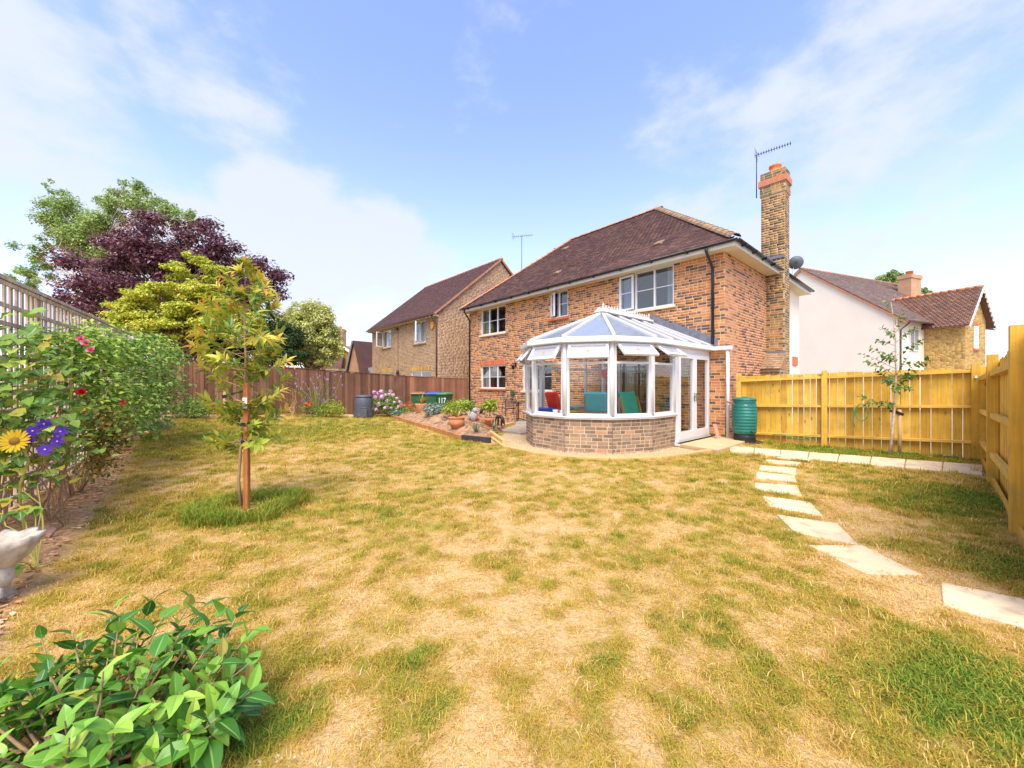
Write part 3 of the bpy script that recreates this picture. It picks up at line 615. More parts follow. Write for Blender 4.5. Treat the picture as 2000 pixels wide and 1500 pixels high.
def aerial(name, label, base, top, boom_dir, length, n, back=.25, thick=.012):
    base, top = Vector(base), Vector(top); d = Vector(boom_dir).normalized(); s = d.cross(UP).normalized()
    A = empty(name, label, 'aerial', base)
    T = Matrix.Translation(-base)
    m = MB(T); m.tube([base, top], thick * 1.3, 6); m.build('mast', 'dark_metal', A)
    m = MB(T); a = top - d * back; b = a + d * length; m.bar(a, b, thick, thick); m.build('boom', 'dark_metal', A)
    for i in range(n):
        q = a + (b - a) * (.04 + .94 * i / (n - 1)) + Vector((0, 0, .012)); l = .16 if i > 1 else .26
        m = MB(T)
        if i < 1:
            for k in (-.12, -.05, .05, .12): m.bar(q + UP * k - s * l, q + UP * k + s * l, .006, .006)
            m.bar(q - UP * .14, q + UP * .14, .01, .01)
        else: m.bar(q - s * l * .6 - UP * .03, q + s * l * .6 - UP * .03, .008, .008); m.bar(q - UP * .045, q + UP * .045, .014, .014)
        m.build('element', 'dark_metal', A)
    return A

# ------------------------------------------------------------------ neighbour houses
def gable_house(name, label, origin, rot, L, D, zw, over, rise, bmat, bmat2, tmat, rear_holes, n_tiles=0, pitch_gable=True, mortar='mortar_grey', wallonly=None, vergemat='ridge_tile', left_gable=False):
    """rear wall along -x from the corner at the origin, ridge parallel to it; the right-hand gable end faces +x"""
    H = empty(name, label, 'house', origin, rot); I = Matrix.Identity(4)
    m = MB(); wall_panel(m, -L, 0, -.1, zw, rear_holes, .25); w = m.build('wall', mortar, H)
    pieces(w, 'brick', bricks(I, -L, -.003, .9, zw, rear_holes), bmat, 0, 'brickwork')
    Ts = frame((0, 0, 0), RX90); half = D / 2; zr = zw + rise
    m = MB(Ts); m.prism([(.25, 0, -.1), (D, 0, -.1), (D, 0, zw), (half, 0, zr), (.25, 0, zw + rise * .25 / half)], (0, .25, 0)); w2 = m.build('gable_wall', mortar, H)
    pieces(w2, 'brick', bricks(Ts, .003, D, .9, zr - .1, clip=lambda z: (.003, D) if z < zw else ((z - zw) / rise * half, D - (z - zw) / rise * half)), bmat2, 0, 'brickwork')
    m = MB(frame((-L, 0, 0), RX90)); m.prism([(.25, 0, -.1), (D, 0, -.1), (D, 0, zw), (half, 0, zr), (.25, 0, zw + rise * .25 / half)], (0, .25, 0)); m.build('gable_wall', bmat2, H)
    k = rise / half; ez = zw - over * k + .12; vo = .12
    sl = math.hypot(half + over, rise + over * k); pit = math.atan2(k, 1)
    m = MB()
    for sgn in (0, 1):
        y0 = -over if not sgn else D + over
        a, b, c, d = (-L - vo, y0, ez), (vo, y0, ez), (vo, half, zr + .12), (-L - vo, half, zr + .12)
        q = [a, b, c, d]; m.prism(q if sgn else q[::-1], (0, 0, .05))
    r = m.build('roof', tmat, H)
    T = Matrix.Translation((0, -over, ez + .05)) @ Matrix.Rotation(pit, 4, 'X')
    pieces(r, 'tile', tiles(T, -L - vo, vo, sl, lambda s: (-L - vo, vo), lift=.006), tmat, n_tiles, 'tiling')
    for i in range(int((L + 2 * vo) / .33) + 1):
        m = MB(); x = -L - vo + i * .33; m.tube([(x, half, zr + .13), (min(x + .32, vo + .02), half, zr + .13)], .09, 8); m.build('ridge_tile', 'ridge_tile', r)
    m = MB()
    for sgn in (0, 1):
        y0 = -over if not sgn else D + over
        m.bar((vo - .04, y0, ez - .01), (vo - .04, half, zr + .11), .10, .1)
    m.build('verge', vergemat, H)
    return H, r

def build_left_house():
    o = (-3.62, 19.0, 0); L = 8.47
    def wx(px): r = (px - 1000) / FPX; return -(-3.62 - 19.0 * r) / (.662 + .75 * r)
    rh = [(wx(747), wx(764), 3.66, 4.70), (wx(808), wx(832), 3.6, 4.75), (wx(743), wx(765), 1.2, 2.12), (wx(803), wx(842), .15, 2.12)]
    H, r = gable_house('tan_brick_house', 'tan brick house with steep brown roof, left of the red brick house', o, ROT, L, 7.9, 5.0, .30, 3.3, 'brick_tan', 'brick_tan_side', 'tile_smooth', rh)
    I = Matrix.Identity(4)
    window(H, I, *rh[0], n=2, opens={0: (1.2, 'l')}, sill='tan', curtain=[(rh[0][0] + .1, rh[0][1] - .5, 'curtain_w')])
    window(H, I, *rh[1], n=2, opens={1: (.9, 'l')}, sill='tan', curtain=[(rh[1][0] + .1, rh[1][1] - .3, 'curtain_w')])
    window(H, I, *rh[2], n=3, sill=None); window(H, I, *rh[3], n=2, sill=None, bar=False, curtain=[(rh[3][0] + .1, rh[3][0] + .6, 'curtain')])
    for a, b in ((rh[2][0] - .05, rh[2][1] + .05), (rh[3][0] - .05, rh[3][1] + .05)): pieces(H, 'lintel_brick', soldiers(I, a, b, 2.13), 'brick_yellow')
    m = MB(); x = wx(846); m.prism([(x - .15, -.01, 4.55), (x + .15, -.01, 4.55), (x + .15, -.01, 4.32), (x, -.01, 4.18), (x - .15, -.01, 4.32)], (0, -.07, 0)); m.build('alarm_box', 'yellow_box', H)
    m = MB(); m.tube([(-.2, -.3, 4.8), (-.2, -.25, 4.6), (-.14, -.06, 4.45), (-.14, -.06, 0)], .035, 7); m.build('downpipe', 'brown_plastic', H)
    m = MB(); x = wx(778); m.tube([(x, -.03, 4.6), (x, -.03, 0)], .012, 5); m.build('cable_conduit', 'brown_plastic', H)
    m = MB(); m.box(x - .1, x + .02, -.14, -.01, 4.55, 4.7); m.build('floodlight', 'dark_metal', H)
    m = MB(); half_round(m, (-L - .1, -.36, 4.86), (.1, -.36, 4.86)); m.build('gutter', 'brown_plastic', H)
    for i in range(22):
        m = MB(); xx = -L + i * .4; m.box(xx, xx + .06, -.30, -.0, 4.76, 4.86); m.build('rafter_end', 'cream_paint', H)
    m = MB(); x = wx(781) ; m.lathe([(.05, 0), (.09, .03), (.08, .22), (.03, .28)], (x, -.14, 1.95), 8); m.build('lantern', 'black_plastic', H)
    return H

def build_white_house():
    a = Vector((.93, .367, 0)); rot = math.atan2(.367, .93)
    # local frame: x = a (away to the right), y = b (away to the left-back); origin at the near right corner of the white gable
    o = Vector((21.0, 20.9, 0)); H = empty('cream_rendered_house', 'cream rendered house with a yellow brick cross wing, behind the new golden fence', 'house', o, rot)
    zw, half, rise = 5.0, 4.93, 3.95; D = 2 * half; Lx = 10
    # white gable wall faces -x : plane x=0, y from 0 to D
    m = MB(); m.prism([(0, 0, -.1), (0, D, -.1), (0, D, zw), (0, half, zw + rise), (0, 0, zw)], (.25, 0, 0)); m.build('gable_wall', 'render', H)
    m = MB(); m.box(.25, Lx, 0, .25, -.1, zw); m.build('wall', 'render', H)
    k = rise / half; ov = .4; ez = zw - ov * k + .1; sl = math.hypot(half + ov, rise + ov * k)
    m = MB(); vo = .12
    m.prism([(-vo, -ov, ez), (Lx, -ov, ez), (Lx, half, zw + rise + .1), (-vo, half, zw + rise + .1)][::-1], (0, 0, .06)); m.prism([(-vo, D + ov, ez), (Lx, D + ov, ez), (Lx, half, zw + rise + .1), (-vo, half, zw + rise + .1)], (0, 0, .06))
    r = m.build('roof', 'tile_grey', H)
    T = Matrix.Translation((0, -ov, ez + .06)) @ Matrix.Rotation(math.atan2(k, 1), 4, 'X')
    pieces(r, 'tile', tiles(T, -vo, Lx, sl, lambda s: (-vo, Lx), gauge=.11, tw=.18, lift=.006), 'tile_grey', 0, 'tiling')
    for i in range(36):
        m = MB(); x = -vo + i * .33; m.tube([(x, half, zw + rise + .14), (x + .32, half, zw + rise + .14)], .09, 8); m.build('ridge_tile', 'ridge_tile', r)
    m = MB(); m.bar((-vo + .03, -ov, ez - .03), (-vo + .03, half, zw + rise + .06), .06, .16); m.bar((-vo + .03, D + ov, ez - .03), (-vo + .03, half, zw + rise + .06), .06, .16); m.build('verge', 'ridge_tile', H)
    m = MB(); half_round(m, (-.1, -ov - .06, ez), (2.5, -ov - .06, ez)); m.tube([(.1, -ov - .06, ez - .05), (.12, -.3, ez - .2), (.15, -.06, ez - .4), (.15, -.06, 0)], .035, 6); m.build('gutter', 'brown_plastic', H)
    I = Matrix.Identity(4)
    wl = window(H, Matrix.Translation((0, -.14, 0)), 1.15, 1.95, 3.3, 4.5, n=2, sill=None, rec=.02, depth=.3, room='room') if False else None
    m = MB(); m.box(1.1, 2.0, -.05, -.003, 3.25, 4.5); f = m.build('window', 'upvc', H)
    for q in ((1.16, 1.52), (1.58, 1.94)):
        p = MB(); p.box(q[0], q[1], -.056, -.051, 3.32, 4.44); p.build('pane', 'pane', f)
    # cross wing in yellow brick: x from 2.67 to 4.93, y from -1.6 to half
    x0, x1, yf, zr = 2.67, 4.93, -1.6, 1.42
    xm = (x0 + x1) / 2
    m = MB(); m.box(x0, x0 + .2, yf + .2, 0, -.1, zw - .1); m.box(x1 - .2, x1, yf + .2, 0, -.1, zw - .1); wy = m.build('wing_wall', 'mortar_yellow', H)
    m = MB(); rises = 1.62; m.prism([(x0, yf, -.1), (x1, yf, -.1), (x1, yf, zw - .1), (xm, yf, zw - .1 + rises), (x0, yf, zw - .1)], (0, .2, 0)); wf = m.build('wing_gable_wall', 'mortar_yellow', H)
    Tl = frame((x0, 0, 0), -RX90)   # left face looks to -x: x along -y
    pieces(wy, 'brick', bricks(Tl, .0, -yf - .003, 1.2, zw - .12), 'brick_yellow', 0, 'brickwork')
    Tg = Matrix.Translation((0, yf, 0))
    pieces(wf, 'brick', bricks(Tg, x0 + .003, x1, 1.2, zw + rises - .2, clip=lambda z: (x0 + .003, x1) if z < zw - .1 else (x0 + (z - zw + .1) / rises * (xm - x0), x1 - (z - zw + .1) / rises * (xm - x0)), holes=[(3.55, 4.05, 3.35, 4.55)]), 'brick_yellow', 0, 'brickwork')
    pieces(wf, 'lintel_brick', soldiers(Tg, 3.5, 4.1, 4.56), 'brick_soldier')
    m = MB(); m.box(3.55, 4.05, yf - .03, yf - .003, 3.35, 4.55); f = m.build('window', 'upvc', H)
    for q in ((3.35 + .06, 3.92), (3.97, 4.49)):
        p = MB(); p.box(3.62, 3.98, yf - .036, yf - .031, q[0], q[1]); p.build('pane', 'pane', f)
    m = MB(); m.box(3.5, 4.1, yf - .08, yf - .003, 3.24, 3.34); m.build('sill', 'brick_soldier', f)
    ko = rises / (xm - x0); o2 = .35; e2 = zw - .1 - o2 * ko + .08; zt = zw - .1 + rises + .08; yo = yf - .28
    m = MB(); m.prism([(x0 - o2, yo, e2), (x0 - o2, 3.2, e2), (xm, 3.2, zt), (xm, yo, zt)], (0, 0, .06)); m.prism([(x1 + o2, yo, e2), (x1 + o2, 3.2, e2), (xm, 3.2, zt), (xm, yo, zt)][::-1], (0, 0, .06)); rw = m.build('wing_roof', 'tile_red', H)
    T = TM(Vector((0, -1, 0)), Vector((xm - x0 + o2, 0, zt - e2)).normalized(), Vector((-(zt - e2), 0, xm - x0 + o2)).normalized(), (x0 - o2, 0, e2 + .06))
    pieces(rw, 'tile', tiles(T, -3.2, -yo, math.hypot(xm - x0 + o2, zt - e2), lambda s: (-3.2, -yo), gauge=.11, tw=.18, lift=.006), 'tile_red', 0, 'tiling')
    for i in range(15):
        m = MB(); y = yo + i * .33; m.tube([(xm, y, zt + .06), (xm, y + .32, zt + .06)], .09, 8); m.build('ridge_tile', 'terracotta', rw)
    # scalloped white bargeboards
    for s in (-1, 1):
        a = Vector((xm, yo - .02, zt - .02)); b = Vector((xm + s * (xm - x0 + o2 + .05), yo - .02, e2 - .06)); d = b - a; n = 9; m = MB()
        m.bar(a, b, .03, .10)
        for i in range(n):
            p = a + d * ((i + .5) / n); m.lathe([(.0, -.015), (.085, -.015), (.085, .015), (0, .015)], n=8) if False else None
            m.prism([p + Vector((-.07, 0, .0)), p + Vector((.07, 0, .0)), p + Vector((.05, 0, -.15)), p + Vector((0, 0, -.2)), p + Vector((-.05, 0, -.15))], (0, .03, 0))
        m.build('bargeboard', 'upvc_dirty', H)
    # chimney behind the wing
    m = MB(); c = (2.9, 3.3); cc = P(1778, 560, 27.0) - o; R = Matrix.Rotation(-rot, 3, 'Z'); cl = R @ cc
    m.box(cl.x - .75, cl.x + .55, cl.y - .35, cl.y + .35, 6.2, 8.75); m.box(cl.x - .8, cl.x + .6, cl.y - .4, cl.y + .4, 8.75, 9.0); m.build('chimney', 'brick_tan_side', H)
    m = MB(); m.lathe([(.2, 9.0), (.18, 9.3), (.22, 9.32), (.1, 9.34)], (cl.x - .1, cl.y, 0), 12); m.build('chimney_pot', 'terracotta_orange', H)
    m = MB(); m.box(.03, .2, 8.6, 8.65, 0, .1)
    v = MB(); v.box(-.05, -.003, half + .9, half + 1.25, 6.55, 6.65); v.build('air_vent', 'brown_plastic', H)
    return H

def build_far_houses():
    # brown steep-roofed house between the fence and the tan house
    o = P(697, 740, 34); H = empty('brown_roofed_house', 'far house with steep brown roof between the tan house and the variegated tree', 'house', (o.x, o.y, 0), math.radians(-12))
    z0, zr = 1.0, 5.05
    m = MB(); m.prism([(-1.35, 0, 0), (.75, 0, 0), (-.3, 0, zr)], (0, 6, 0)); m.build('gable_wall', 'brick_tan', H)
    m = MB(); m.prism([(-1.5, -.15, .3), (-.3, -.15, zr + .15), (-.3, 7, zr + .15), (-1.5, 7, .3)], (-.06, 0, .06)); m.prism([(.95, -.15, .3), (-.3, -.15, zr + .15), (3.2, 7, zr + .15), (4.5, 7, .3)][::-1], (.06, 0, .06)); m.build('roof', 'tile_smooth', H)
    m = MB(); m.bar((-1.55, -.2, .3), (-.3, -.2, zr + .2), .1, .12); m.build('verge', 'lead', H)
    m = MB(); m.box(.8, 2.6, .5, .6, 1.0, 2.9); m.build('glazed_porch', 'pane', H)
    # white and orange house further left with a tall chimney
    o = P(678, 740, 40); H = empty('orange_brick_house', 'distant orange brick house with white wall and tall chimney, right of the variegated tree', 'house', (o.x, o.y, 0), math.radians(-8))
    m = MB(); m.prism([(-3.2, 0, 0), (1.1, 0, 0), (1.1, 0, 4.0), (-1.2, 0, 5.6), (-3.2, 0, 4.2)], (0, 5, 0)); m.build('wall', 'brick_yellow', H)
    m = MB(); m.bar((-1.2, -.1, 5.8), (1.5, -.1, 4.0), .3, .18); m.build('verge', 'upvc', H)
    m = MB(); m.box(-2.3, -.2, -1.2, -.1, 0, 3.0); m.build('porch_wall', 'render', H)
    m = MB(); m.prism([(-2.6, -1.5, 3.0), (.25, -1.5, 3.0), (-.3, -.1, 4.9), (-2.6, -.1, 4.9)], (0, .2, 0)); m.build('porch_roof', 'tile_smooth', H)
    m = MB(); m.box(-1.15, -.35, -.4, .4, 4.0, 7.15); m.box(-1.2, -.3, -.45, .45, 6.9, 7.05); m.build('chimney', 'brick_tan_side', H)
    m = MB(); m.lathe([(.15, 7.15), (.13, 7.5), (.05, 7.52)], (-.75, 0, 0), 8); m.build('chimney_pot', 'terracotta', H)
    o = P(700, 740, 48)

# ------------------------------------------------------------------ conservatory
def hx(x, y, z=0): return C0 + U * x + V * y + UP * z
def build_conservatory():
    O = hx(-2.02, -2.0); K = empty('conservatory', 'white framed bay conservatory on a low brown brick wall, its top windows propped open', 'conservatory', O, ROT)
    B = Matrix.Translation((0, 2.0, 0))           # builder frame: y = 0 on the house wall, outward negative
    pts = [Vector(p) for p in ((1.65, -1.95, 0), (1.65, -2.95, 0), (1.27, -3.85, 0), (.47, -4.4, 0), (-.47, -4.4, 0), (-1.27, -3.85, 0), (-1.65, -2.95, 0), (-1.65, -.02, 0))]
    zs, zt, ze = .72, 1.86, 2.26
    facets = [(pts[i + 1], pts[i]) for i in range(7)]   # a (left as seen from outside) -> b (right)
    for i, (a, b) in enumerate(facets):
        d = b - a; L = d.length; d.normalize(); inw = UP.cross(d); T = B @ TM(d, inw, UP, a)
        m = MB(T); m.box(.01, L - .01, .001, .10, -.25, zs); dw = m.build('dwarf_wall', 'mortar', K)
        br = bricks(T, .0, L, -.2, zs, jit=.002)
        br = [x @ Matrix.Translation((0, .0, 0)) for x in br]
        pieces(dw, 'brick', br, 'brick_dwarf', 110 if i < 5 else 0, 'brickwork')
        m = MB(T); m.box(-.04, L + .04, -.07, .14, zs, zs + .035); m.box(-.03, L + .03, -.055, -.02, zs - .03, zs); m.build('sill', 'upvc', K, bevel=.006)
        m = MB(T); m.lathe([(.055, zs + .035), (.055, ze)], (0, .03, 0), 8); m.build('corner_post', 'upvc', K)
        if i == 0: m = MB(T); m.lathe([(.055, zs + .035), (.055, ze)], (L, .03, 0), 8); m.build('corner_post', 'upvc', K)
        m = MB(T); f = .05; z0 = zs + .037; x0, x1 = .05, L - .05
        m.box(x0, x0 + f, .0, .07, z0, ze); m.box(x1 - f, x1, .0, .07, z0, ze); m.box(x0 + f, x1 - f, .0, .07, z0, z0 + f); m.box(x0 + f, x1 - f, 0, .07, ze - f, ze); m.box(x0 + f, x1 - f, 0, .07, zt - f / 2, zt + f / 2)
        if i == 6:
            for q in (L / 3, 2 * L / 3): m.box(q - .03, q + .03, 0, .07, z0 + f, ze - f)
        wf = m.build('window_frame', 'upvc', K, bevel=.004)
        m = MB(T); m.box(x0 + f, x1 - f, .03, .036, z0 + f, zt - f / 2); m.build('pane', 'clear', wf)
        # top-hung opening light
        opn = [.95, .85, .62, .62, .72, .72, 0][i]
        if i < 6:
            hz = ze - f + .015; T2 = T @ Matrix.Translation((0, -.012, hz)) @ Matrix.Rotation(-opn, 4, 'X') @ Matrix.Translation((0, 0, -hz))
            g = .055; c0, c1 = x0 + f - .02, x1 - f + .02; l0, l1 = zt + .0, hz
            m = MB(T2); m.box(c0, c0 + g, -.05, .0, l0, l1); m.box(c1 - g, c1, -.05, .0, l0, l1); m.box(c0 + g, c1 - g, -.05, 0, l0, l0 + g); m.box(c0 + g, c1 - g, -.05, 0, l1 - g, l1)
            ol = m.build('opening_light', 'upvc', K, bevel=.004)
            m = MB(T2); m.box(c0 + g, c1 - g, -.03, -.024, l0 + g, l1 - g); m.build('pane', 'frost', ol)
            m = MB(T2); xm, zm = (c0 + c1) / 2, (l0 + l1) / 2
            for an in (0, 90, 180, 270):
                c_, s_ = math.cos(math.radians(an)), math.sin(math.radians(an)); p = [(0, 0), (.022, .014), (.045, .0), (.022, -.014)]
                m.prism([(xm + x * c_ - z * s_, -.0325, zm + (x * s_ + z * c_)) for x, z in p][::-1], (0, -.0025, 0))
            m.build('leaded_motif', 'honey_wood', ol)
            m = MB(); m.T = B; p1 = T @ Vector((L / 2, .0, zt + .03)); p2 = T2 @ Vector((L / 2, 0, l0 + .02)); m.T = None; m.bar(p1, p2, .012, .008); m.build('stay', 'rubber', ol)
    # french doors on the right-hand side, running to the house wall
    a, b = Vector((1.65, -1.95, 0)), Vector((1.65, -.02, 0)); d = UP.cross(Vector((-1, 0, 0)))
    T = B @ TM(Vector((0, 1, 0)), Vector((-1, 0, 0)), UP, a); L = 1.93; zd = .10
    m = MB(T); m.box(.06, .14, 0, .07, zd, ze); m.box(L - .08, L, 0, .07, zd, ze); m.box(.14, L - .08, 0, .07, ze - .12, ze); m.box(.0, L, -.03, .12, zd - .12, zd); m.box(-.05, L + .1, -.14, -.03, zd - .08, zd - .03); df = m.build('door_frame', 'upvc', K, bevel=.004)
    for x0, x1 in ((.145, .995), (1.0, L - .085)):
        m = MB(T); g = .1; m.box(x0, x0 + g, -.03, .045, zd + .005, ze - .125); m.box(x1 - g, x1, -.03, .045, zd + .005, ze - .125); m.box(x0 + g, x1 - g, -.03, .045, zd + .005, zd + .2); m.box(x0 + g, x1 - g, -.03, .045, ze - .23, ze - .125)
        dr = m.build('door', 'upvc', K, bevel=.004)
        m = MB(T); m.box(x0 + g, x1 - g, .0, .006, zd + .2, ze - .23); m.build('pane', 'clear', dr)
        m = MB(T); hxx = x1 - .05 if x0 < .5 else x0 + .05; m.box(hxx - .015, hxx + .015, -.05, -.03, 1.0, 1.2); m.box(hxx - .012, hxx + (.1 if x0 > .5 else -.1) , -.075, -.055, 1.11, 1.13) if x0 > .5 else m.box(hxx - .1, hxx + .012, -.075, -.055, 1.11, 1.13); m.build('handle', 'galv', dr)
    # eaves beam and gutter round the plan
    def offs(k):
        c = []
        P_ = [Vector((1.65, 0, 0))] + pts[1:7] + [Vector((-1.65, 0, 0))]; n = len(P_)
        for i, p in enumerate(P_):
            ds = []
            if i > 0: e = (p - P_[i - 1]).normalized(); ds.append(Vector((-e.y, e.x, 0)) * -1 if False else Vector((e.y, -e.x, 0)) * -1)
            if i < n - 1: e = (P_[i + 1] - p).normalized(); ds.append(Vector((e.y, -e.x, 0)) * -1)
            q = sum(ds, Vector()); q.normalize(); cs = q.dot(ds[0]); c.append(p + q * (k / cs))
        return c
    # outward check: offset must move the right side to larger x
    if offs(.1)[0].x < 1.65: sgn = -1
    else: sgn = 1
    E0, E1 = offs(-.02 * sgn), offs(.14 * sgn)
    m = MB(B)
    for i in range(len(E0) - 1):
        p, q, p1, q1 = E0[i], E0[i + 1], E1[i], E1[i + 1]
        vs = [p + UP * ze, q + UP * ze, q1 + UP * (ze + .02), p1 + UP * (ze + .02), p + UP * (ze + .13), q + UP * (ze + .13), q1 + UP * (ze + .13), p1 + UP * (ze + .13)]
        m.add(vs, [(0, 3, 2, 1), (4, 5, 6, 7), (0, 1, 5, 4), (1, 2, 6, 5), (2, 3, 7, 6), (3, 0, 4, 7)])
    m.build('gutter', 'upvc', K, bevel=.012)
    # roof: glazing panels and bars
    R1, R0 = Vector((0, -2.42, 3.2)), Vector((0, -.02, 3.2)); zg = ze + .12
    ev = [Vector((p.x, p.y, zg)) for p in offs(.08 * sgn)]
    ev[0].y = -.02; ev[-1].y = -.02
    def panel(q, mat='roof_glass', side=None):
        m = MB(B); n = (q[1] - q[0]).cross(q[2] - q[0]).normalized()
        if n.z < 0: q = q[::-1]; n = -n
        m.prism(q, n * .016); m.build('roof_panel', mat, K)
    def rbar(a, b, w=.05):
        m = MB(B); m.bar(a + UP * .03, b + UP * .03, w, .05); m.build('roof_bar', 'upvc', K)
    for sx in (1, -1):
        W, Bp = (ev[0], ev[1]) if sx > 0 else (ev[-1], ev[-2]); n = 4
        for i in range(n):
            t0, t1 = i / n, (i + 1) / n
            panel([W.lerp(Bp, t0), W.lerp(Bp, t1), R0.lerp(R1, t1), R0.lerp(R1, t0)], 'roof_poly'); rbar(W.lerp(Bp, t0), R0.lerp(R1, t0))
    for i in range(1, 6): panel([ev[i], ev[i + 1], R1], 'roof_glass')
    for i in range(1, 7): rbar(ev[i], R1, .06)
    # ridge with cresting and finials
    m = MB(B); m.box(-.1, .1, R1.y - .12, -.03, 3.2, 3.29); m.prism([(-.16, R1.y - .16, 3.22), (.16, R1.y - .16, 3.22), (.0, R1.y - .16, 3.34)], (0, 2.5, 0)); rd = m.build('ridge', 'upvc', K, bevel=.01)
    for i in range(19):
        y = R1.y + .05 + i * .125; big = i in (0, 18)
        m = MB(B @ Matrix.Translation((0, y, 3.33)))
        s = 1.5 if big else 1
        m.tube([(0, 0, -.02), (0, 0, .10 * s)], [.014 * s, .006], 6); m.sphere((0, 0, .06 * s), .02 * s, 6, 5); m.box(-.006, .006, -.05, .05, .0, .022)
        m.tube([(0, -.045, .0), (0, -.05, .045), (0, -.02, .06)], .007, 5); m.tube([(0, .045, .0), (0, .05, .045), (0, .02, .06)], .007, 5)
        m.build('finial', 'upvc', rd)
    # gutter outlet and white downpipe on the wall
    m = MB(B); m.box(1.72, 2.22, -.16, -.06, ze + .02, ze + .12); m.tube([(2.12, -.1, ze + .04), (2.12, -.1, .02)], .04, 8); dp = m.build('downpipe', 'upvc_dirty', K)
    # floor
    m = MB(B); m.prism([(p.x * .96, p.y * .97, -.02) for p in ([Vector((1.65, -.03, 0))] + pts[:7] + [Vector((-1.65, -.03, 0))])][::-1], (0, 0, .12)); m.build('floor', 'floor_wood', K)
    return K
MT['roof_glass'] = None; MT['roof_poly'] = None
def _rm(name, col, trans, rough):
    m = bpy.data.materials.new(name); m.use_nodes = True; N, L = m.node_tree.nodes, m.node_tree.links; N.clear()
    out = N.new('ShaderNodeOutputMaterial'); t = N.new('ShaderNodeBsdfTransparent'); t.inputs[0].default_value = (.82, .9, 1, 1)
    b = N.new('ShaderNodeBsdfPrincipled'); b.inputs['Base Color'].default_value = (*col, 1); b.inputs['Roughness'].default_value = rough
    mx = N.new('ShaderNodeMixShader'); mx.inputs[0].default_value = 1 - trans; L.new(t.outputs[0], mx.inputs[1]); L.new(b.outputs[0], mx.inputs[2]); L.new(mx.outputs[0], out.inputs[0]); return m
MT['roof_glass'] = _rm('tinted_roof_glass', (.46, .50, .56), .6, .08); MT['roof_poly'] = M('opal_roof_sheet', (.60, .62, .66), rough=.25, trans=.6)
build_house(); KO = build_conservatory(); build_left_house(); build_white_house(); build_far_houses()
pa = hx(-.30, 3.5); aerial('tv_aerial', 'tall thin television aerial bracketed to the top of the tall chimney', hx(-.28, 3.42, 7.35), hx(-.28, 3.42, 8.72), V * .0 + U * .95 + V * .1, .95, 14, back=.05)
b_ = P(1019, 530, 19.5); aerial('tv_aerial', 'television aerial on a mast over the left end of the red house roof', b_ - UP * 1.0, P(1019, 461, 19.5), (1, -.25, 0), 1.05, 11, back=.5)
# ------------------------------------------------------------------ fences
def build_fence_right():
    a, b = Vector((5.85, 9.90, 0)), Vector((8.62, 7.12, 0)); d = (b - a).normalized(); L = (b - a).length; ang = math.atan2(d.y, d.x)
    F = empty('picket_fence', 'new golden timber fence with gapped boards beside the water butt', 'fence', a, ang)
    # local x along, y: camera side is -y
    def zb(x): return -.12 + .06 * x / L
    def zt(x): return 1.62 + .10 * x / L
    for x, w in ((.0, .1), (1.72, .1), (L - .02, .1)):
        m = MB(); m.box(x - w / 2, x + w / 2, -.055, .045, -.3, zt(x) + .06); m.build('post', 'fence_new', F, bevel=.004)
    x = .06; xs = []
    i = 0
    while x < L - .12:
        w = random.uniform(.095, .105) if x < 1.7 else random.uniform(.12, .14); gap = .005 + .0008 * i if x < 1.7 else random.uniform(.004, .011)
        if x < .7: gap = .006
        if True:
            m = MB(Matrix.Rotation(random.uniform(-.004, .004), 4, 'Y')); m.box(x, x + w, .05, .068, zb(x) + .10, zt(x) + random.uniform(-.012, .012)); m.build('board', 'fence_new', F)
            x += w + gap
        else: x = 1.785
        i += 1
    for k, (za, zc) in enumerate(((1.50, 1.66), (.86, 1.0), (.17, .34))):
        for s, e in ((.055, 1.665), (1.775, L - .06)):
            m = MB(); m.bar((s, 0, za + (zc - za) * s / L), (e, 0, za + (zc - za) * e / L), .07, .055); m.build('rail', 'fence_rail', F, bevel=.004)
    for s, e in ((.055, 1.665), (1.775, L - .06)):
        m = MB(); m.bar((s, .015, zb(s)), (e, .015, zb(e)), .03, .18); m.build('gravel_board', 'fence_new', F)
    # fence along the right edge, running back towards the camera
    a = Vector((8.66, 7.08, 0)); b = Vector((4.87, 3.70, 0)); d = (b - a).normalized(); L = (b - a).length; ang = math.atan2(d.y, d.x)
    F = empty('close_boarded_fence', 'tall golden close boarded fence along the right edge, seen end on', 'fence', a, ang)
    # camera side: local +y or -y? boards on the far side
    side = 1 if (Matrix.Rotation(ang, 3, 'Z') @ Vector((0, 1, 0))).dot(-a) > 0 else -1
    L2 = L + 2.4
    def top(x): return 1.66 + .24 * x / L
    for x, w in ((.0, .11), (2.3, .1), (L + .06, .125)):
        m = MB(); m.box(x - w / 2, x + w / 2, -.055, .055, -.2, top(x) + .08); m.build('post', 'fence_new', F, bevel=.005)
    x = -.02
    while x < L2:
        w = random.uniform(.12, .135); m = MB(Matrix.Rotation(random.uniform(-.006, .006), 4, 'Y')); y0 = -side * .06
        m.box(x, x + w - .006, min(y0, y0 - side * .02), max(y0, y0 - side * .02), -.12, top(x) + random.uniform(-.015, .015)); m.build('board', 'fence_new', F)
        x += w
    for zz in (1.52, .92, .36):
        for s, e in ((.06, 2.24), (2.36, L - .01)):
            m = MB(); m.bar((s, 0, zz + .1 * s / L), (e, 0, zz + .1 * e / L + .0), .06, .075); m.build('rail', 'fence_rail', F, bevel=.004)
    m = MB(); m.bar((0, -.0, .0), (L2, 0, .0), .03, .16); m.build('gravel_board', 'fence_new', F)
    # galvanised gate latch and brace in the corner
    m = MB(); m.bar((.02, side * .07, 1.60), (.10, side * .07, 1.52), .03, .02); m.box(-.03, .03, side * .06, side * .06 + .02, 1.46, 1.62); m.box(-.02, .02, side * .06, side * .07 + .01, .88, .98); m.build('bracket', 'galv', F)

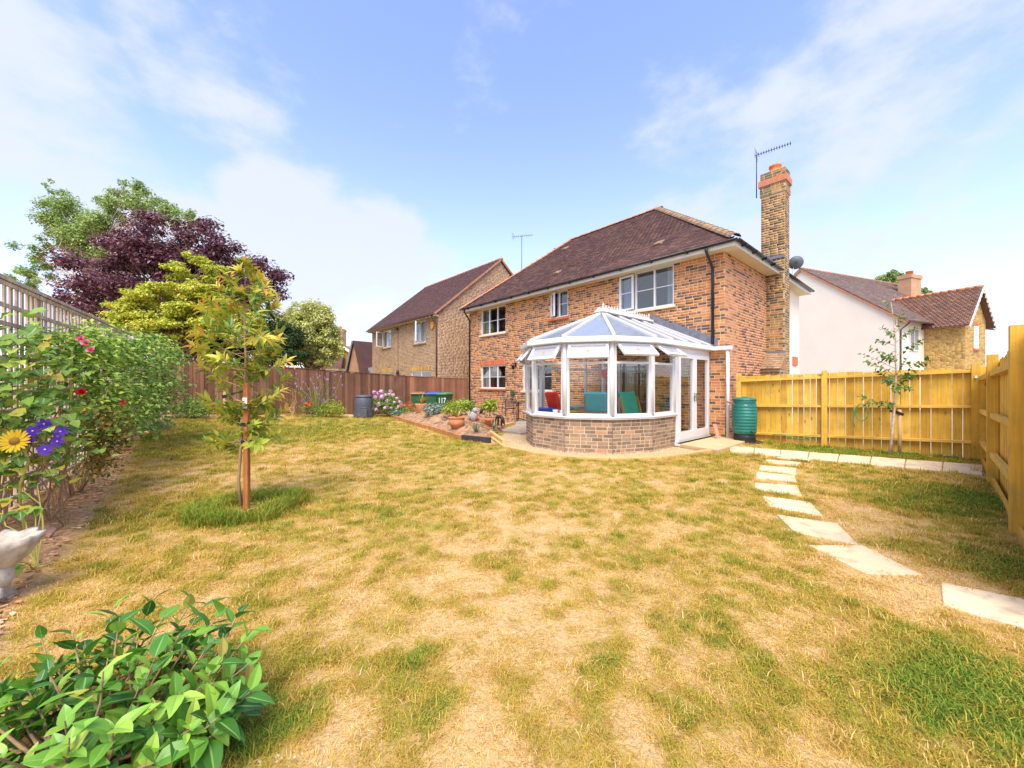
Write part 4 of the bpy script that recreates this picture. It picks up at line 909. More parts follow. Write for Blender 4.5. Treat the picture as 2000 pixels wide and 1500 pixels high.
def build_fence_far():
    a, c, e = Vector((-11.6, 13.0, 0)), Vector((-4.86, 17.6, 0)), Vector((-2.12, 18.05, 0))
    def run(name, label, a, b, t0, t1, b0, b1, mat, w=.115):
        d = (b - a).normalized(); L = (b - a).length; F = empty(name, label, 'fence', (a.x, a.y, 0), math.atan2(d.y, d.x)); x = 0
        while x < L - .02:
            f = x / L; m = MB(Matrix.Rotation(random.uniform(-.004, .004), 4, 'Y')); zt = t0 + (t1 - t0) * f + .02 * math.sin(x * 1.3) + random.uniform(-.008, .008); zb = b0 + (b1 - b0) * f
            m.prism([(x, 0, zb), (x + w, -.012, zb), (x + w, -.02, zb), (x, -.008, zb)][::-1], (0, 0, zt - zb)); m.build('board', mat, F); x += w - .012
        m = MB(); m.bar((0, -.01, t0 + .01), (L, -.01, t1 + .01), .05, .025); m.build('capping_rail', mat, F)
        m = MB(); m.box(L - .06, L + .03, -.05, .04, min(b0, b1) - .2, t1 + .03); m.build('post', mat, F)
        return F
    run('board_fence', 'long dark brown close boarded fence behind the far flower bed', a - (c - a).normalized() * 2.5, c, 2.40, 1.78, .25, .0, 'fence_old')
    run('board_fence', 'short red brown board fence behind the wheelie bins', c + Vector((.05, 0, 0)), e, 1.78, 1.66, -.05, -.05, 'fence_old_red')

def build_trellis():
    T0 = Vector((-5.28, 3.96, 0)); d = Vector((-.572, .82, 0)).normalized(); s = T0 - d * 2.6; e = T0 + d * 10.6; L = (e - s).length
    F = empty('trellis_fence', 'tall weathered grey square trellis fence down the left side', 'fence', (s.x, s.y, 0), math.atan2(d.y, d.x))
    # local x away from the camera along the fence, +y = outside (left)
    def gb(x): p = s + d * x; return gz(p.x, p.y)
    top = 2.53
    x = 0
    i = 0
    while x < L:
        tp = top if x < L - 1.2 else top - .2
        m = MB(Matrix.Rotation(random.uniform(-.004, .004), 4, 'Y')); m.box(x, x + .05, .012, .03, gb(x) + .05, tp - .02); m.build('upright_slat', 'trellis', F)
        x += .13; i += 1
    for k, z in enumerate(np.arange(.16, top - .12, .19)):
        for x0 in np.arange(0, L - .1, 1.83):
            x1 = min(x0 + 1.82, L); tz = random.uniform(-.006, .006); dz0, dz1 = gb(x0) * .5, gb(x1) * .5
            if k > 8: dz0 = dz1 = 0
            m = MB(); m.bar((x0, 0, z + tz + dz0), (x1, 0, z + tz + dz1), .02, .045); m.build('cross_slat', 'trellis', F)
    for x0 in np.arange(0, L - .1, 1.83):
        x1 = min(x0 + 1.83, L); dz = 0 if x0 < L - 1.9 else -.2
        m = MB(); m.bar((x0, .01, top + dz), (x1, .01, top + dz), .07, .04); m.build('capping_rail', 'trellis', F)
        m = MB(); m.box(x0 - .04, x0 + .04, .03, .11, -.2, top + dz); m.build('post', 'trellis', F)
        m = MB(); m.bar((x0, .0, top - .05 + dz), (x1, 0, top - .05 + dz), .025, .04); m.build('cross_slat', 'trellis', F)
    return s, d, L
build_fence_right(); build_fence_far(); TRS, TRD, TRL = build_trellis()

# ------------------------------------------------------------------ ground
def vnoise(x, y, scale, seed=0, octv=4):
    r = np.random.default_rng(seed); tab = r.random((128, 128)); out = 0; amp = 1; tot = 0; x = np.asarray(x, float); y = np.asarray(y, float)
    for o in range(octv):
        fx, fy = x * scale + 17.3 * o, y * scale + 9.1 * o; ix, iy = np.floor(fx).astype(int), np.floor(fy).astype(int); tx, ty = fx - ix, fy - iy
        tx = tx * tx * (3 - 2 * tx); ty = ty * ty * (3 - 2 * ty); g = lambda a, b: tab[a % 128, b % 128]
        v = g(ix, iy) * (1 - tx) * (1 - ty) + g(ix + 1, iy) * tx * (1 - ty) + g(ix, iy + 1) * (1 - tx) * ty + g(ix + 1, iy + 1) * tx * ty
        out = out + v * amp; tot += amp; amp *= .55; scale *= 2.03
    return out / tot
def inpoly(x, y, poly):
    x = np.asarray(x); y = np.asarray(y); c = np.zeros(x.shape, bool); n = len(poly)
    for i in range(n):
        x0, y0 = poly[i]; x1, y1 = poly[i - 1]
        k = ((y0 > y) != (y1 > y)) & (x < (x1 - x0) * (y - y0) / ((y1 - y0) or 1e-9) + x0); c ^= k
    return c
def gpoly(pp): return [tuple(G(*p)[:2]) for p in pp]
LBED = gpoly([(-60, 1330), (0, 1262), (45, 1180), (90, 1118), (150, 1045), (205, 975), (240, 915), (268, 870), (292, 845), (318, 824), (350, 813), (450, 817), (520, 815), (600, 806), (690, 808), (740, 812), (800, 808)]) + [(-4.86, 17.6), (-11.6, 13.0), (-20, 11), (-8, 2), (-4, .5)]
MOUND = gpoly([(765, 815), (820, 832), (865, 846), (900, 857), (957, 862), (975, 845), (1010, 826)]) + [(-.5, 16.4), (-2.0, 17.9), (-3.4, 17.2)]
GRAVEL = gpoly([(957, 863), (985, 873), (1040, 885), (1110, 895), (1190, 899), (1280, 896), (1340, 889), (1400, 878), (1385, 868), (1300, 862), (1150, 858), (1020, 850), (1000, 838)])
PATIO = [tuple((hx(a, b))[:2]) for a, b in ((-10.6, -.0), (-5.0, -.0), (-4.1, -3.0), (-5.2, -3.6), (-6.6, -2.6), (-10.6, -1.0))]
PICK = [(5.85, 9.9), (8.64, 7.1), (4.0, 2.97), (60, -60), (300, 0), (300, 400), (-100, 400), (5.7, 10.1)]   # beyond the new fences
OUTL = [(-3.79, 1.83), (-11.34, 12.65), (-11.6, 13.0), (-4.86, 17.6), (-2.1, 18.05), (-100, 400), (-400, 100), (-400, -60), (-10, -60), (-6, 0)]
GREENS = [((1950, 985), .35, .9), ((1860, 965), .7, .5), ((1800, 990), .5, .4), ((1650, 935), .4, .3), ((1600, 880), .9, .6), ((1760, 890), .5, .8), ((1860, 895), .4, .6), ((1980, 1100), .6, .5), ((1990, 1400), .45, .5), ((1800, 1380), .28, .3), ((1650, 1400), .2, .25), ((1900, 1300), .3, .3), ((1400, 1250), .2, .2),
          ((1180, 1290), .15, .45), ((790, 1300), .18, .35), ((860, 1380), .16, .4), ((1100, 1450), .2, .3), ((560, 1400), .2, .35), ((420, 1470), .22, .45), ((560, 1310), .12, .25), ((370, 1340), .3, .4), ((600, 975), .35, .35), ((430, 985), .35, .3),
          ((1200, 1090), .35, .22), ((1250, 1010), .5, .18), ((450, 850), 2.5, .28), ((650, 830), 3.2, .3), ((900, 870), 1.5, .2), ((300, 1000), .6, .2), ((1000, 1180), .3, -.12), ((1600, 1000), .25, .2), ((1690, 1060), .14, .6), ((1800, 1142), .13, .55), ((1580, 980), .1, .5), ((1770, 1075), .2, .3), ((1530, 965), .12, .5),
          ((1000, 1020), .8, -.2), ((1150, 1120), .5, -.15), ((820, 1150), .5, -.12), ((1200, 1000), .22, -.4), ((1080, 1030), .25, -.3), ((930, 1090), .5, -.1), ((640, 1440), .12, -.5), ((930, 1430), .16, -.35), ((1250, 1140), .3, -.12), ((930, 940), .4, -.3), ((1750, 1130), .4, -.5), ((1700, 1085), .25, -.5), ((1850, 1150), .3, -.4), ((1625, 985), .3, -.35), ((1660, 1050), .2, -.4), ((1600, 930), .35, -.3), ((1650, 1020), .3, -.3), ((1900, 1180), .3, -.3), ((1450, 900), .9, -.15), ((1250, 900), .9, -.12)]
_gc = [(G(*p), r, a) for p, r, a in GREENS]
TREE = G(481, 998)
def green(x, y):
    x = np.asarray(x, float); y = np.asarray(y, float)
    g = .30 + .42 * (vnoise(x, y, .55, 3) - .5) + .42 * (vnoise(x, y, 3.2, 5) - .5) + 1.1 * (vnoise(x, y, 8, 9) - .5) + .5 * (vnoise(x, y, 24, 14) - .5)
    for c, r, a in _gc: g = g + a * np.exp(-((x - c.x) ** 2 + (y - c.y) ** 2) / (r * r) * 1.2)
    d = np.hypot(x - TREE.x, (y - TREE.y)); g = g + 1.0 * np.exp(-((d - .38) / .15) ** 2) * (y < TREE.y + .55)
    return np.clip(g, 0, 1)
def seg_dist(x, y, line):
    best = np.full(np.shape(x), 1e9)
    for (x0, y0), (x1, y1) in zip(line, line[1:]):
        dx, dy = x1 - x0, y1 - y0; t = np.clip(((x - x0) * dx + (y - y0) * dy) / (dx * dx + dy * dy + 1e-9), 0, 1); best = np.minimum(best, np.hypot(x - x0 - t * dx, y - y0 - t * dy))
    return best
def region(x, y):
    """0 lawn, 1 soil bed, 2 gravel, 3 paved outside / under patio"""
    r = np.zeros(np.shape(x), int)
    r[inpoly(x, y, LBED)] = 1; r[inpoly(x, y, MOUND)] = 1; r[inpoly(x, y, GRAVEL)] = 2; r[inpoly(x, y, PATIO)] = 3; r[inpoly(x, y, PICK)] = 3
    r[np.hypot(x - TREE.x, y - TREE.y) < .21] = 1
    return r
def build_ground():
    ax = np.concatenate([[-900, -300, -120, -60, -35, -25, -18], np.arange(-14, -5, .16), np.arange(-5, 10, .085), np.arange(10, 13, .2), [16, 22, 30, 45, 80, 160, 400, 900]])
    ay = np.concatenate([[-900, -200, -60, -20, -6, -2], np.arange(0, 10, .085), np.arange(10, 19.5, .16), [21, 24, 28, 35, 50, 90, 200, 500, 1500]])
    X, Y = np.meshgrid(ax, ay); t = np.clip((-X - 4) / 8, 0, 1); Z = .35 * t * t * (3 - 2 * t)
    rg = region(X, Y); g = green(X, Y)
    near = (np.abs(X) < 15) & (Y > 0) & (Y < 20)
    Z = Z + near * ((vnoise(X, Y, 1.3, 11) - .5) * .03 * (rg == 0) + (vnoise(X, Y, 3, 12) - .5) * .07 * (rg == 1) + .03 * (rg == 1) - .012 * (rg == 2))
    Z = np.where(rg == 3, -.03, Z); out = inpoly(X, Y, OUTL)
    nx, ny = len(ax), len(ay); idx = np.arange(nx * ny).reshape(ny, nx)
    F_ = np.stack([idx[:-1, :-1], idx[:-1, 1:], idx[1:, 1:], idx[1:, :-1]], -1).reshape(-1, 4)
    soil = (rg == 1).astype(float); grav = (rg == 2).astype(float); pav = ((rg == 3)).astype(float)
    m = bpy.data.materials.new('dry_lawn_and_beds'); m.use_nodes = True; N, L = m.node_tree.nodes, m.node_tree.links; N.clear()
    outp = N.new('ShaderNodeOutputMaterial'); b = N.new('ShaderNodeBsdfPrincipled'); b.inputs['Roughness'].default_value = 1; b.inputs['Specular IOR Level'].default_value = .1; L.new(b.outputs[0], outp.inputs[0])
    gp = N.new('ShaderNodeNewGeometry')
    def noise(s, det=5):
        n = N.new('ShaderNodeTexNoise'); n.inputs['Scale'].default_value = s; n.inputs['Detail'].default_value = det; n.inputs['Roughness'].default_value = .65; L.new(gp.outputs['Position'], n.inputs['Vector']); return n.outputs[0]
    def attr(a): n = N.new('ShaderNodeAttribute'); n.attribute_name = a; return n.outputs['Fac']
    def mathn(op, a, b_):
        n = N.new('ShaderNodeMath'); n.operation = op
        for i, v in enumerate((a, b_)):
            if isinstance(v, (int, float)): n.inputs[i].default_value = v
            else: L.new(v, n.inputs[i])
        return n.outputs[0]
    def mix(f, a, b_):
        n = N.new('ShaderNodeMix'); n.data_type = 'RGBA'; L.new(f, n.inputs['Factor'])
        for k, v in (('A', a), ('B', b_)):
            if isinstance(v, tuple): n.inputs[k].default_value = (*v, 1)
            else: L.new(v, n.inputs[k])
        return n.outputs['Result']
    fine = mathn('MULTIPLY', mathn('SUBTRACT', noise(38, 6), .5), .9)
    gg = mathn('ADD', attr('green'), fine); r = _ramp(N, [(0, (.60, .42, .20)), (.3, (.50, .33, .11)), (.6, (.38, .30, .07)), (1, (.20, .22, .04))]); L.new(gg, r.inputs[0])
    so = _ramp(N, [(.3, (.24, .13, .05)), (.55, (.54, .33, .15)), (.75, (.66, .46, .26))]); L.new(noise(16, 8), so.inputs[0])
    gr = _ramp(N, [(.3, (.48, .35, .17)), (.7, (.66, .50, .29))]); L.new(noise(60, 4), gr.inputs[0])
    pv = _ramp(N, [(.3, (.34, .29, .21)), (.7, (.42, .36, .27))]); L.new(noise(3, 4), pv.inputs[0])
    c = mix(attr('soil'), r.outputs[0], so.outputs[0]); c = mix(attr('gravel'), c, gr.outputs[0]); c = mix(attr('paving'), c, pv.outputs[0]); L.new(c, b.inputs['Base Color'])
    bn = N.new('ShaderNodeBump'); bn.inputs['Strength'].default_value = .9; bn.inputs['Distance'].default_value = .03; L.new(noise(30, 8), bn.inputs['Height']); L.new(bn.outputs[0], b.inputs['Normal'])
    o = npmesh('ground', np.stack([X, Y, Z], -1).reshape(-1, 3), F_, m, kind='structure', smooth=True, attrs={'green': g.ravel(), 'soil': soil.ravel(), 'gravel': grav.ravel(), 'paving': pav.ravel()})
    return o
build_ground()

# ------------------------------------------------------------------ grass: tufts instanced over the lawn
def tuft(name, n, h, spread, width, lean, seed, mat):
    r = np.random.default_rng(seed); V_, F_ = [], []
    for i in range(n):
        a = r.random() * 6.283; p = np.array([r.normal(0, spread), r.normal(0, spread), 0.]); d = np.array([math.cos(a), math.sin(a), 0]); s = np.array([-d[1], d[0], 0]); hh = h * r.uniform(.45, 1.15); l = lean * r.uniform(.3, 1.3) * hh; w = width * r.uniform(.6, 1.2)
        k = len(V_); q = [p - s * w, p + s * w, p + d * l * .35 + [0, 0, hh * .6] + s * w * .8, p + d * l * .35 + [0, 0, hh * .6] - s * w * .8, p + d * l + [0, 0, hh * (1 - .25 * lean)]]
        V_ += q; F_ += [(k, k + 1, k + 2, k + 3), (k + 3, k + 2, k + 4)]
    me = bpy.data.meshes.new(name); me.from_pydata([tuple(v) for v in V_], [], F_); me.materials.append(mat)
    return bpy.data.objects.new(name, me)
def grass_mat():
    m = bpy.data.materials.new('grass_blade'); m.use_nodes = True; N, L = m.node_tree.nodes, m.node_tree.links; N.clear()
    out = N.new('ShaderNodeOutputMaterial'); b = N.new('ShaderNodeBsdfPrincipled'); b.inputs['Roughness'].default_value = .7; b.inputs['Specular IOR Level'].default_value = .2
    a = N.new('ShaderNodeAttribute'); a.attribute_type = 'INSTANCER'; a.attribute_name = 'green'
    g = N.new('ShaderNodeNewGeometry'); s = N.new('ShaderNodeMath'); s.operation = 'MULTIPLY_ADD'; s.inputs[1].default_value = .62; s.inputs[2].default_value = -.31; L.new(g.outputs['Random Per Island'], s.inputs[0])
    t = N.new('ShaderNodeMath'); t.operation = 'ADD'; L.new(a.outputs['Fac'], t.inputs[0]); L.new(s.outputs[0], t.inputs[1])
    r = _ramp(N, [(0, (.90, .73, .43)), (.2, (.80, .56, .20)), (.42, (.62, .44, .075)), (.62, (.47, .42, .055)), (.82, (.31, .37, .045)), (1, (.18, .31, .035))]); L.new(t.outputs[0], r.inputs[0])
    oi = N.new('ShaderNodeObjectInfo'); br = _ramp(N, [(0, (.62, .50, .40)), (.25, (.85, .76, .62)), (.6, (1, 1, 1)), (1, (1.06, 1.02, .95))]); L.new(oi.outputs['Random'], br.inputs[0])
    mu = N.new('ShaderNodeVectorMath'); mu.operation = 'MULTIPLY'; L.new(r.outputs[0], mu.inputs[0]); L.new(br.outputs[0], mu.inputs[1]); r = mu
    L.new(r.outputs[0], b.inputs['Base Color']); tr = N.new('ShaderNodeBsdfTranslucent'); L.new(r.outputs[0], tr.inputs[0]); mx = N.new('ShaderNodeMixShader'); mx.inputs[0].default_value = .3
    L.new(b.outputs[0], mx.inputs[1]); L.new(tr.outputs[0], mx.inputs[2]); L.new(mx.outputs[0], out.inputs[0]); return m
GM = grass_mat()
def scatter_gn(name, pts, attrs, coll, kind='stuff'):
    """points mesh with attributes scale, rz, pick, green -> instances of the collection's objects"""
    me = bpy.data.meshes.new(name); me.vertices.add(len(pts)); me.vertices.foreach_set('co', np.ascontiguousarray(pts, dtype=np.float32).ravel())
    for k, v in attrs.items():
        if k == 'pick': a = me.attributes.new(k, 'INT', 'POINT')
        else: a = me.attributes.new(k, 'FLOAT', 'POINT')
        a.data.foreach_set('value', np.ascontiguousarray(v, dtype=np.int32 if k == 'pick' else np.float32))
    o = bpy.data.objects.new(name, me); COL.objects.link(o); o['kind'] = kind
    ng = bpy.data.node_groups.new(name, 'GeometryNodeTree'); ng.interface.new_socket('Geometry', in_out='INPUT', socket_type='NodeSocketGeometry'); ng.interface.new_socket('Geometry', in_out='OUTPUT', socket_type='NodeSocketGeometry')
    N, L = ng.nodes, ng.links; gi, go = N.new('NodeGroupInput'), N.new('NodeGroupOutput'); ip = N.new('GeometryNodeInstanceOnPoints'); ci = N.new('GeometryNodeCollectionInfo')
    ci.inputs['Collection'].default_value = coll; ci.inputs['Separate Children'].default_value = True; ci.inputs['Reset Children'].default_value = True
    def na(nm, t):
        n = N.new('GeometryNodeInputNamedAttribute'); n.data_type = t; n.inputs['Name'].default_value = nm; return n.outputs['Attribute']
    L.new(gi.outputs[0], ip.inputs['Points']); L.new(ci.outputs[0], ip.inputs['Instance']); ip.inputs['Pick Instance'].default_value = True
    L.new(na('pick', 'INT'), ip.inputs['Instance Index']); L.new(na('scale', 'FLOAT'), ip.inputs['Scale'])
    cx = N.new('ShaderNodeCombineXYZ'); L.new(na('tilt', 'FLOAT'), cx.inputs[0]); L.new(na('rz', 'FLOAT'), cx.inputs[2]); L.new(cx.outputs[0], ip.inputs['Rotation'])
    L.new(ip.outputs[0], go.inputs[0]); md = o.modifiers.new('scatter', 'NODES'); md.node_group = ng
    return o
def gzn(x, y): t = np.clip((-x - 4) / 8, 0, 1); return .35 * t * t * (3 - 2 * t) + (vnoise(x, y, 1.3, 11) - .5) * .03
STONES = []
def build_grass():
    coll = bpy.data.collections.new('grass_tufts')
    specs = [('tuft_a', 15, .022, .032, .0018, 2.0), ('tuft_b', 16, .032, .028, .0019, 1.3), ('tuft_c', 20, .046, .026, .0021, .9), ('tuft_d', 26, .12, .028, .0024, .7)]
    for i, (n, k, h, sp, w, l) in enumerate(specs): coll.objects.link(tuft(n, k, h, sp, w, l, 40 + i, GM))
    xs, ys = [], []
    # density falls with distance; tufts grow wider further off
    for y0, y1, dens in ((.9, 2.0, 1700), (2.0, 3.2, 1100), (3.2, 5, 560), (5, 8, 260), (8, 12, 120), (12, 18, 60)):
        x0, x1 = max(-1.55 * y1 - .5, -12), min(1.5 * y1 + .3, 10); n = int((x1 - x0) * (y1 - y0) * dens)
        xs.append(rng.uniform(x0, x1, n)); ys.append(rng.uniform(y0, y1, n))
    x, y = np.concatenate(xs), np.concatenate(ys); rg = region(x, y); ok = (rg == 0) & (~inpoly(x, y, OUTL))
    # house and conservatory footprints, path and stones
    hp = [tuple(hx(a, b)[:2]) for a, b in ((-11.3, 8), (.5, 8), (.0, 0), (-.3, -.2), (-.3, -3), (-.7, -3.95), (-1.5, -4.5), (-2.55, -4.5), (-3.3, -3.95), (-3.75, -3), (-3.8, 0), (-11.3, 0))]
    ok &= ~inpoly(x, y, hp)
    for s in STONES:
        cx_, cy_ = np.mean([p[0] for p in s]), np.mean([p[1] for p in s]); ok &= ~inpoly(x, y, [(cx_ + (a - cx_) * .95, cy_ + (b - cy_) * .93) for a, b in s])
    g = green(x, y); dist = np.hypot(x, y); keep = rng.random(len(x)) < np.clip(.55 + g * 1.3, 0, 1); ok &= keep
    x, y, g, dist = x[ok], y[ok], g[ok], dist[ok]
    pick = np.where(g < .30, 0, np.where(g < .55, 1, 2)) + (rng.random(len(x)) < .12); pick = np.clip(pick, 0, 2)
    td = np.hypot(x - TREE.x, y - TREE.y); pick = np.where((td < .6) & (g > .7), 3, pick)
    sc = (rng.uniform(.75, 1.25, len(x))) * np.clip(.85 + (dist - 2) * .11, .8, 2.1)
    scatter_gn('grass', np.stack([x, y, gzn(x, y) - .004], -1), {'scale': sc, 'rz': rng.random(len(x)) * 6.28, 'tilt': rng.normal(0, .18, len(x)), 'pick': pick, 'green': np.clip(g + rng.normal(0, .09, len(x)), 0, 1)}, coll)
    # bark chips on the beds, pale chippings by the camellia and the conservatory
    coll = bpy.data.collections.new('chip_shapes'); r = np.random.default_rng(3)
    for i in range(4):
        m = MB(); v = [(a * r.uniform(.6, 1.2), b * r.uniform(.5, 1.2), c) for a in (-1, 1) for b in (-.6, .6) for c in (-.22, .22)]
        me = bpy.data.meshes.new('chip'); me.from_pydata(v, [], [(0, 1, 3, 2), (4, 6, 7, 5), (0, 4, 5, 1), (2, 3, 7, 6), (0, 2, 6, 4), (1, 5, 7, 3)]); me.materials.append(MT['chips']); coll.objects.link(bpy.data.objects.new('chip_%s' % 'abcd'[i], me))
    xs, ys = [], []
    for y0, y1, dens in ((1.2, 3.2, 900), (3.2, 6, 420), (6, 10, 130), (10, 18, 40)):
        x0, x1 = max(-1.6 * y1 - .5, -14), 2; n = int((x1 - x0) * (y1 - y0) * dens); xs.append(rng.uniform(x0, x1, n)); ys.append(rng.uniform(y0, y1, n))
    x, y = np.concatenate(xs), np.concatenate(ys); ok = (region(x, y) == 1) & (~inpoly(x, y, MOUND)) & (~inpoly(x, y, OUTL)) & (rng.random(len(x)) < np.clip(vnoise(x, y, 1.5, 21) * 2.2 - .35, .1, 1)); x, y = x[ok], y[ok]; n = len(x)
    scatter_gn('bark_mulch', np.stack([x, y, gzn(x, y) + .035 + (vnoise(x, y, 3, 12) - .5) * .07], -1), {'scale': rng.uniform(.006, .020, n) * np.clip(.8 + y * .07, 1, 1.7), 'rz': rng.random(n) * 6.28, 'tilt': rng.normal(0, .5, n), 'pick': rng.integers(0, 4, n), 'green': np.zeros(n)}, coll)
    xs_ = rng.uniform(-4.6, 1.2, 16000); ys_ = rng.uniform(8.5, 18.5, 16000); k = inpoly(xs_, ys_, MOUND) & (rng.random(16000) < .8); xs_, ys_ = xs_[k], ys_[k]; n = len(xs_)
    coll = bpy.data.collections.new('clod_shapes')
    for i in range(3):
        me = bpy.data.meshes.new('clod'); m = MB(); m.sphere((0, 0, 0), 1, 6, 4, (r.uniform(.8, 1.2), r.uniform(.6, 1), .7)); me.from_pydata(m.v, [], m.f); me.materials.append(MT['clod']); coll.objects.link(bpy.data.objects.new('clod_%s' % 'abc'[i], me))
    scatter_gn('soil_clods', np.stack([xs_, ys_, np.array([MH(a, b) for a, b in zip(xs_, ys_)])], -1), {'scale': np.clip(rng.gamma(1.6, .012, n), .008, .09), 'rz': rng.random(n) * 6.28, 'tilt': rng.normal(0, .4, n), 'pick': rng.integers(0, 3, n), 'green': np.zeros(n)}, coll)
    coll = bpy.data.collections.new('pebble_shapes')
    for i in range(3):
        me = bpy.data.meshes.new('pebble'); m = MB(); m.sphere((0, 0, 0), 1, 6, 4, (r.uniform(.8, 1.2), r.uniform(.6, 1), .6)); me.from_pydata(m.v, [], m.f); me.materials.append(MT['gravel']); coll.objects.link(bpy.data.objects.new('pebble_%s' % 'abc'[i], me))
    x = rng.uniform(-1.8, 5.5, 60000); y = rng.uniform(6.5, 12, 60000); ok = (region(x, y) == 2); x, y = x[ok], y[ok]
    x2 = rng.normal(-1.02, .16, 500); y2 = rng.normal(1.22, .10, 500); x = np.concatenate([x, x2]); y = np.concatenate([y, y2]); n = len(x)
    scatter_gn('gravel', np.stack([x, y, gzn(x, y) + .0], -1), {'scale': rng.uniform(.004, .011, n), 'rz': rng.random(n) * 6.28, 'tilt': rng.normal(0, .4, n), 'pick': rng.integers(0, 3, n), 'green': np.zeros(n)}, coll)

# ------------------------------------------------------------------ paving, edging, soil
def stones():
    polys = [[(1838, 1140), (2060, 1186), (2060, 1247), (1842, 1185)], [(1578, 1067), (1685, 1068), (1802, 1126), (1692, 1124)], [(1517, 1007), (1635, 1024), (1677, 1067), (1552, 1042)],
             [(1487, 970), (1582, 982), (1607, 1009), (1505, 992)], [(1475, 944), (1557, 950), (1567, 971), (1475, 959)], [(1477, 922), (1552, 930), (1556, 943), (1477, 935)],
             [(1485, 910), (1555, 915), (1555, 928), (1482, 920)], [(1497, 898), (1565, 904), (1557, 912), (1492, 905)], [(1522, 891), (1584, 898), (1580, 902), (1516, 896)]]
    labs = ['large sandstone stepping slab cut by the right edge, nearest of the curving row', 'pale sandstone stepping slab, second nearest of the curving row', 'pale sandstone stepping slab, third nearest of the curving row', 'pale stepping slab with a grass tuft at its far side, fourth nearest', 'pale stepping slab at the leftmost bend of the row, fifth nearest',
            'pale stepping slab, sixth nearest, just before the row bends back', 'pale stepping slab with grass at its near edge, seventh nearest', 'thin looking pale stepping slab, second from the long path', 'narrow stepping slab nearest the long straight path']
    for p, l in zip(polys, labs):
        g = [G(*q) for q in p]; STONES.append([tuple(v[:2]) for v in g])
        m = MB(); m.prism([Vector((v.x, v.y, -.02)) for v in g][::-1], (0, 0, .034)); o = m.build('stepping_stone', 'slab', bevel=.006); tag(o, l, 'stepping stone', 'sandstone stepping stones across the lawn')
    # straight path along the new fence
    far = [(1425, 873), (1920, 911)]; nr = [(1425, 884), (1920, 931)]
    path = bpy.data.objects.new('path', None); COL.objects.link(path); path['kind'] = 'structure'
    a, b, c, d = G(*far[0]), G(*far[1]), G(*nr[1]), G(*nr[0]); n = 8
    STONES.append([tuple(v[:2]) for v in (a, b, c, d)])
    for i in range(n):
        t0, t1 = i / n + .002, (i + 1) / n - .002; q = [a.lerp(b, t0), a.lerp(b, t1), d.lerp(c, t1), d.lerp(c, t0)]
        m = MB(); m.prism([v + Vector((0, 0, -.02)) for v in q][::-1], (0, 0, .045 + random.uniform(0, .004))); m.build('paving_slab', 'slab', path, bevel=.004)
    # step slab outside the french doors
    q = [G(1320, 872), G(1385, 855), G(1461, 865), G(1402, 886)]; STONES.append([tuple(v[:2]) for v in q])
    m = MB(); m.prism([Vector((v.x, v.y, .0)) for v in q][::-1], (0, 0, .07)); o = m.build('door_step_slab', 'slab_ramp', bevel=.006); tag(o, 'broad tan stone step slab outside the conservatory doors', 'step')
    # patio
    pt = bpy.data.objects.new('patio', None); COL.objects.link(pt); pt['kind'] = 'structure'
    for i in range(14):
        for j in range(9):
            x, y = -10.6 + i * .46, -.46 - j * .46; c = hx(x + .22, y + .22)
            if inpoly(np.array([c.x]), np.array([c.y]), PATIO)[0]:
                m = MB(frame(C0, ROT)); m.box(x, x + .45, y, y + .45, -.04, .04 + random.uniform(0, .003)); m.build('paving_slab', 'patio', pt)
    # raised soil mound
    xs = np.arange(-4.6, 1.2, .08); ys = np.arange(8.5, 18.5, .08); X, Y = np.meshgrid(xs, ys); ins = inpoly(X, Y, MOUND); dd = seg_dist(X, Y, MOUND + [MOUND[0]]); h = np.where(ins, .05 + .34 * np.clip(dd / 1.1, 0, 1) ** .7, -.12) + (vnoise(X, Y, 1.6, 31) - .5) * .34 * ins * np.clip(dd * 2, 0, 1) + (vnoise(X, Y, 7, 32) - .5) * .13 * ins
    idx = np.arange(X.size).reshape(X.shape); F_ = np.stack([idx[:-1, :-1], idx[:-1, 1:], idx[1:, 1:], idx[1:, :-1]], -1).reshape(-1, 4); ki = ins.ravel(); F_ = F_[ki[F_].any(1)]
    npmesh('soil_mound', np.stack([X, Y, h], -1).reshape(-1, 3), F_, 'soil', kind='structure', smooth=True)
    global MH
    MH = lambda x, y: float(h[min(max(int((y - 8.5) / .08), 0), len(ys) - 1), min(max(int((x + 4.6) / .08), 0), len(xs) - 1)])
    # timber edging
    def edging(name, label, pp, mat, hgt, w=.09, base=-.03):
        p = [G(*q) for q in pp]; c = p[0]; E = empty(name, label, 'edging', (c.x, c.y, 0)); T = Matrix.Translation((-c.x, -c.y, 0))
        for a, b in zip(p, p[1:]):
            m = MB(T); dd_ = (b - a).normalized() * .01; m.bar(Vector((a.x, a.y, base + hgt / 2)) , Vector((b.x, b.y, base + hgt / 2)), w, hgt + random.uniform(-.008, .008)); m.build('timber', mat, E, bevel=.005)
    edging('timber_edging', 'orange brown timber edging along the front of the planted soil mound', [(762, 814), (800, 828), (840, 840), (872, 850), (903, 860)], 'sleeper', .16)
    edging('timber_edging', 'short black timber edging at the right tip of the soil mound', [(903, 860), (930, 863), (957, 866)], 'sleeper_dark', .17)
    edging('timber_edging', 'pale timber edging forming a corner between the mound and the patio', [(985, 872), (951, 846), (1004, 832)], 'sleeper_pale', .17)
    edging('timber_edging', 'pale curved timber edging round the foot of the conservatory', [(951, 850), (985, 875), (1050, 889), (1110, 897), (1190, 900), (1290, 897), (1345, 890), (1400, 881)], 'sleeper_pale', .09, .10)
stones(); build_grass()
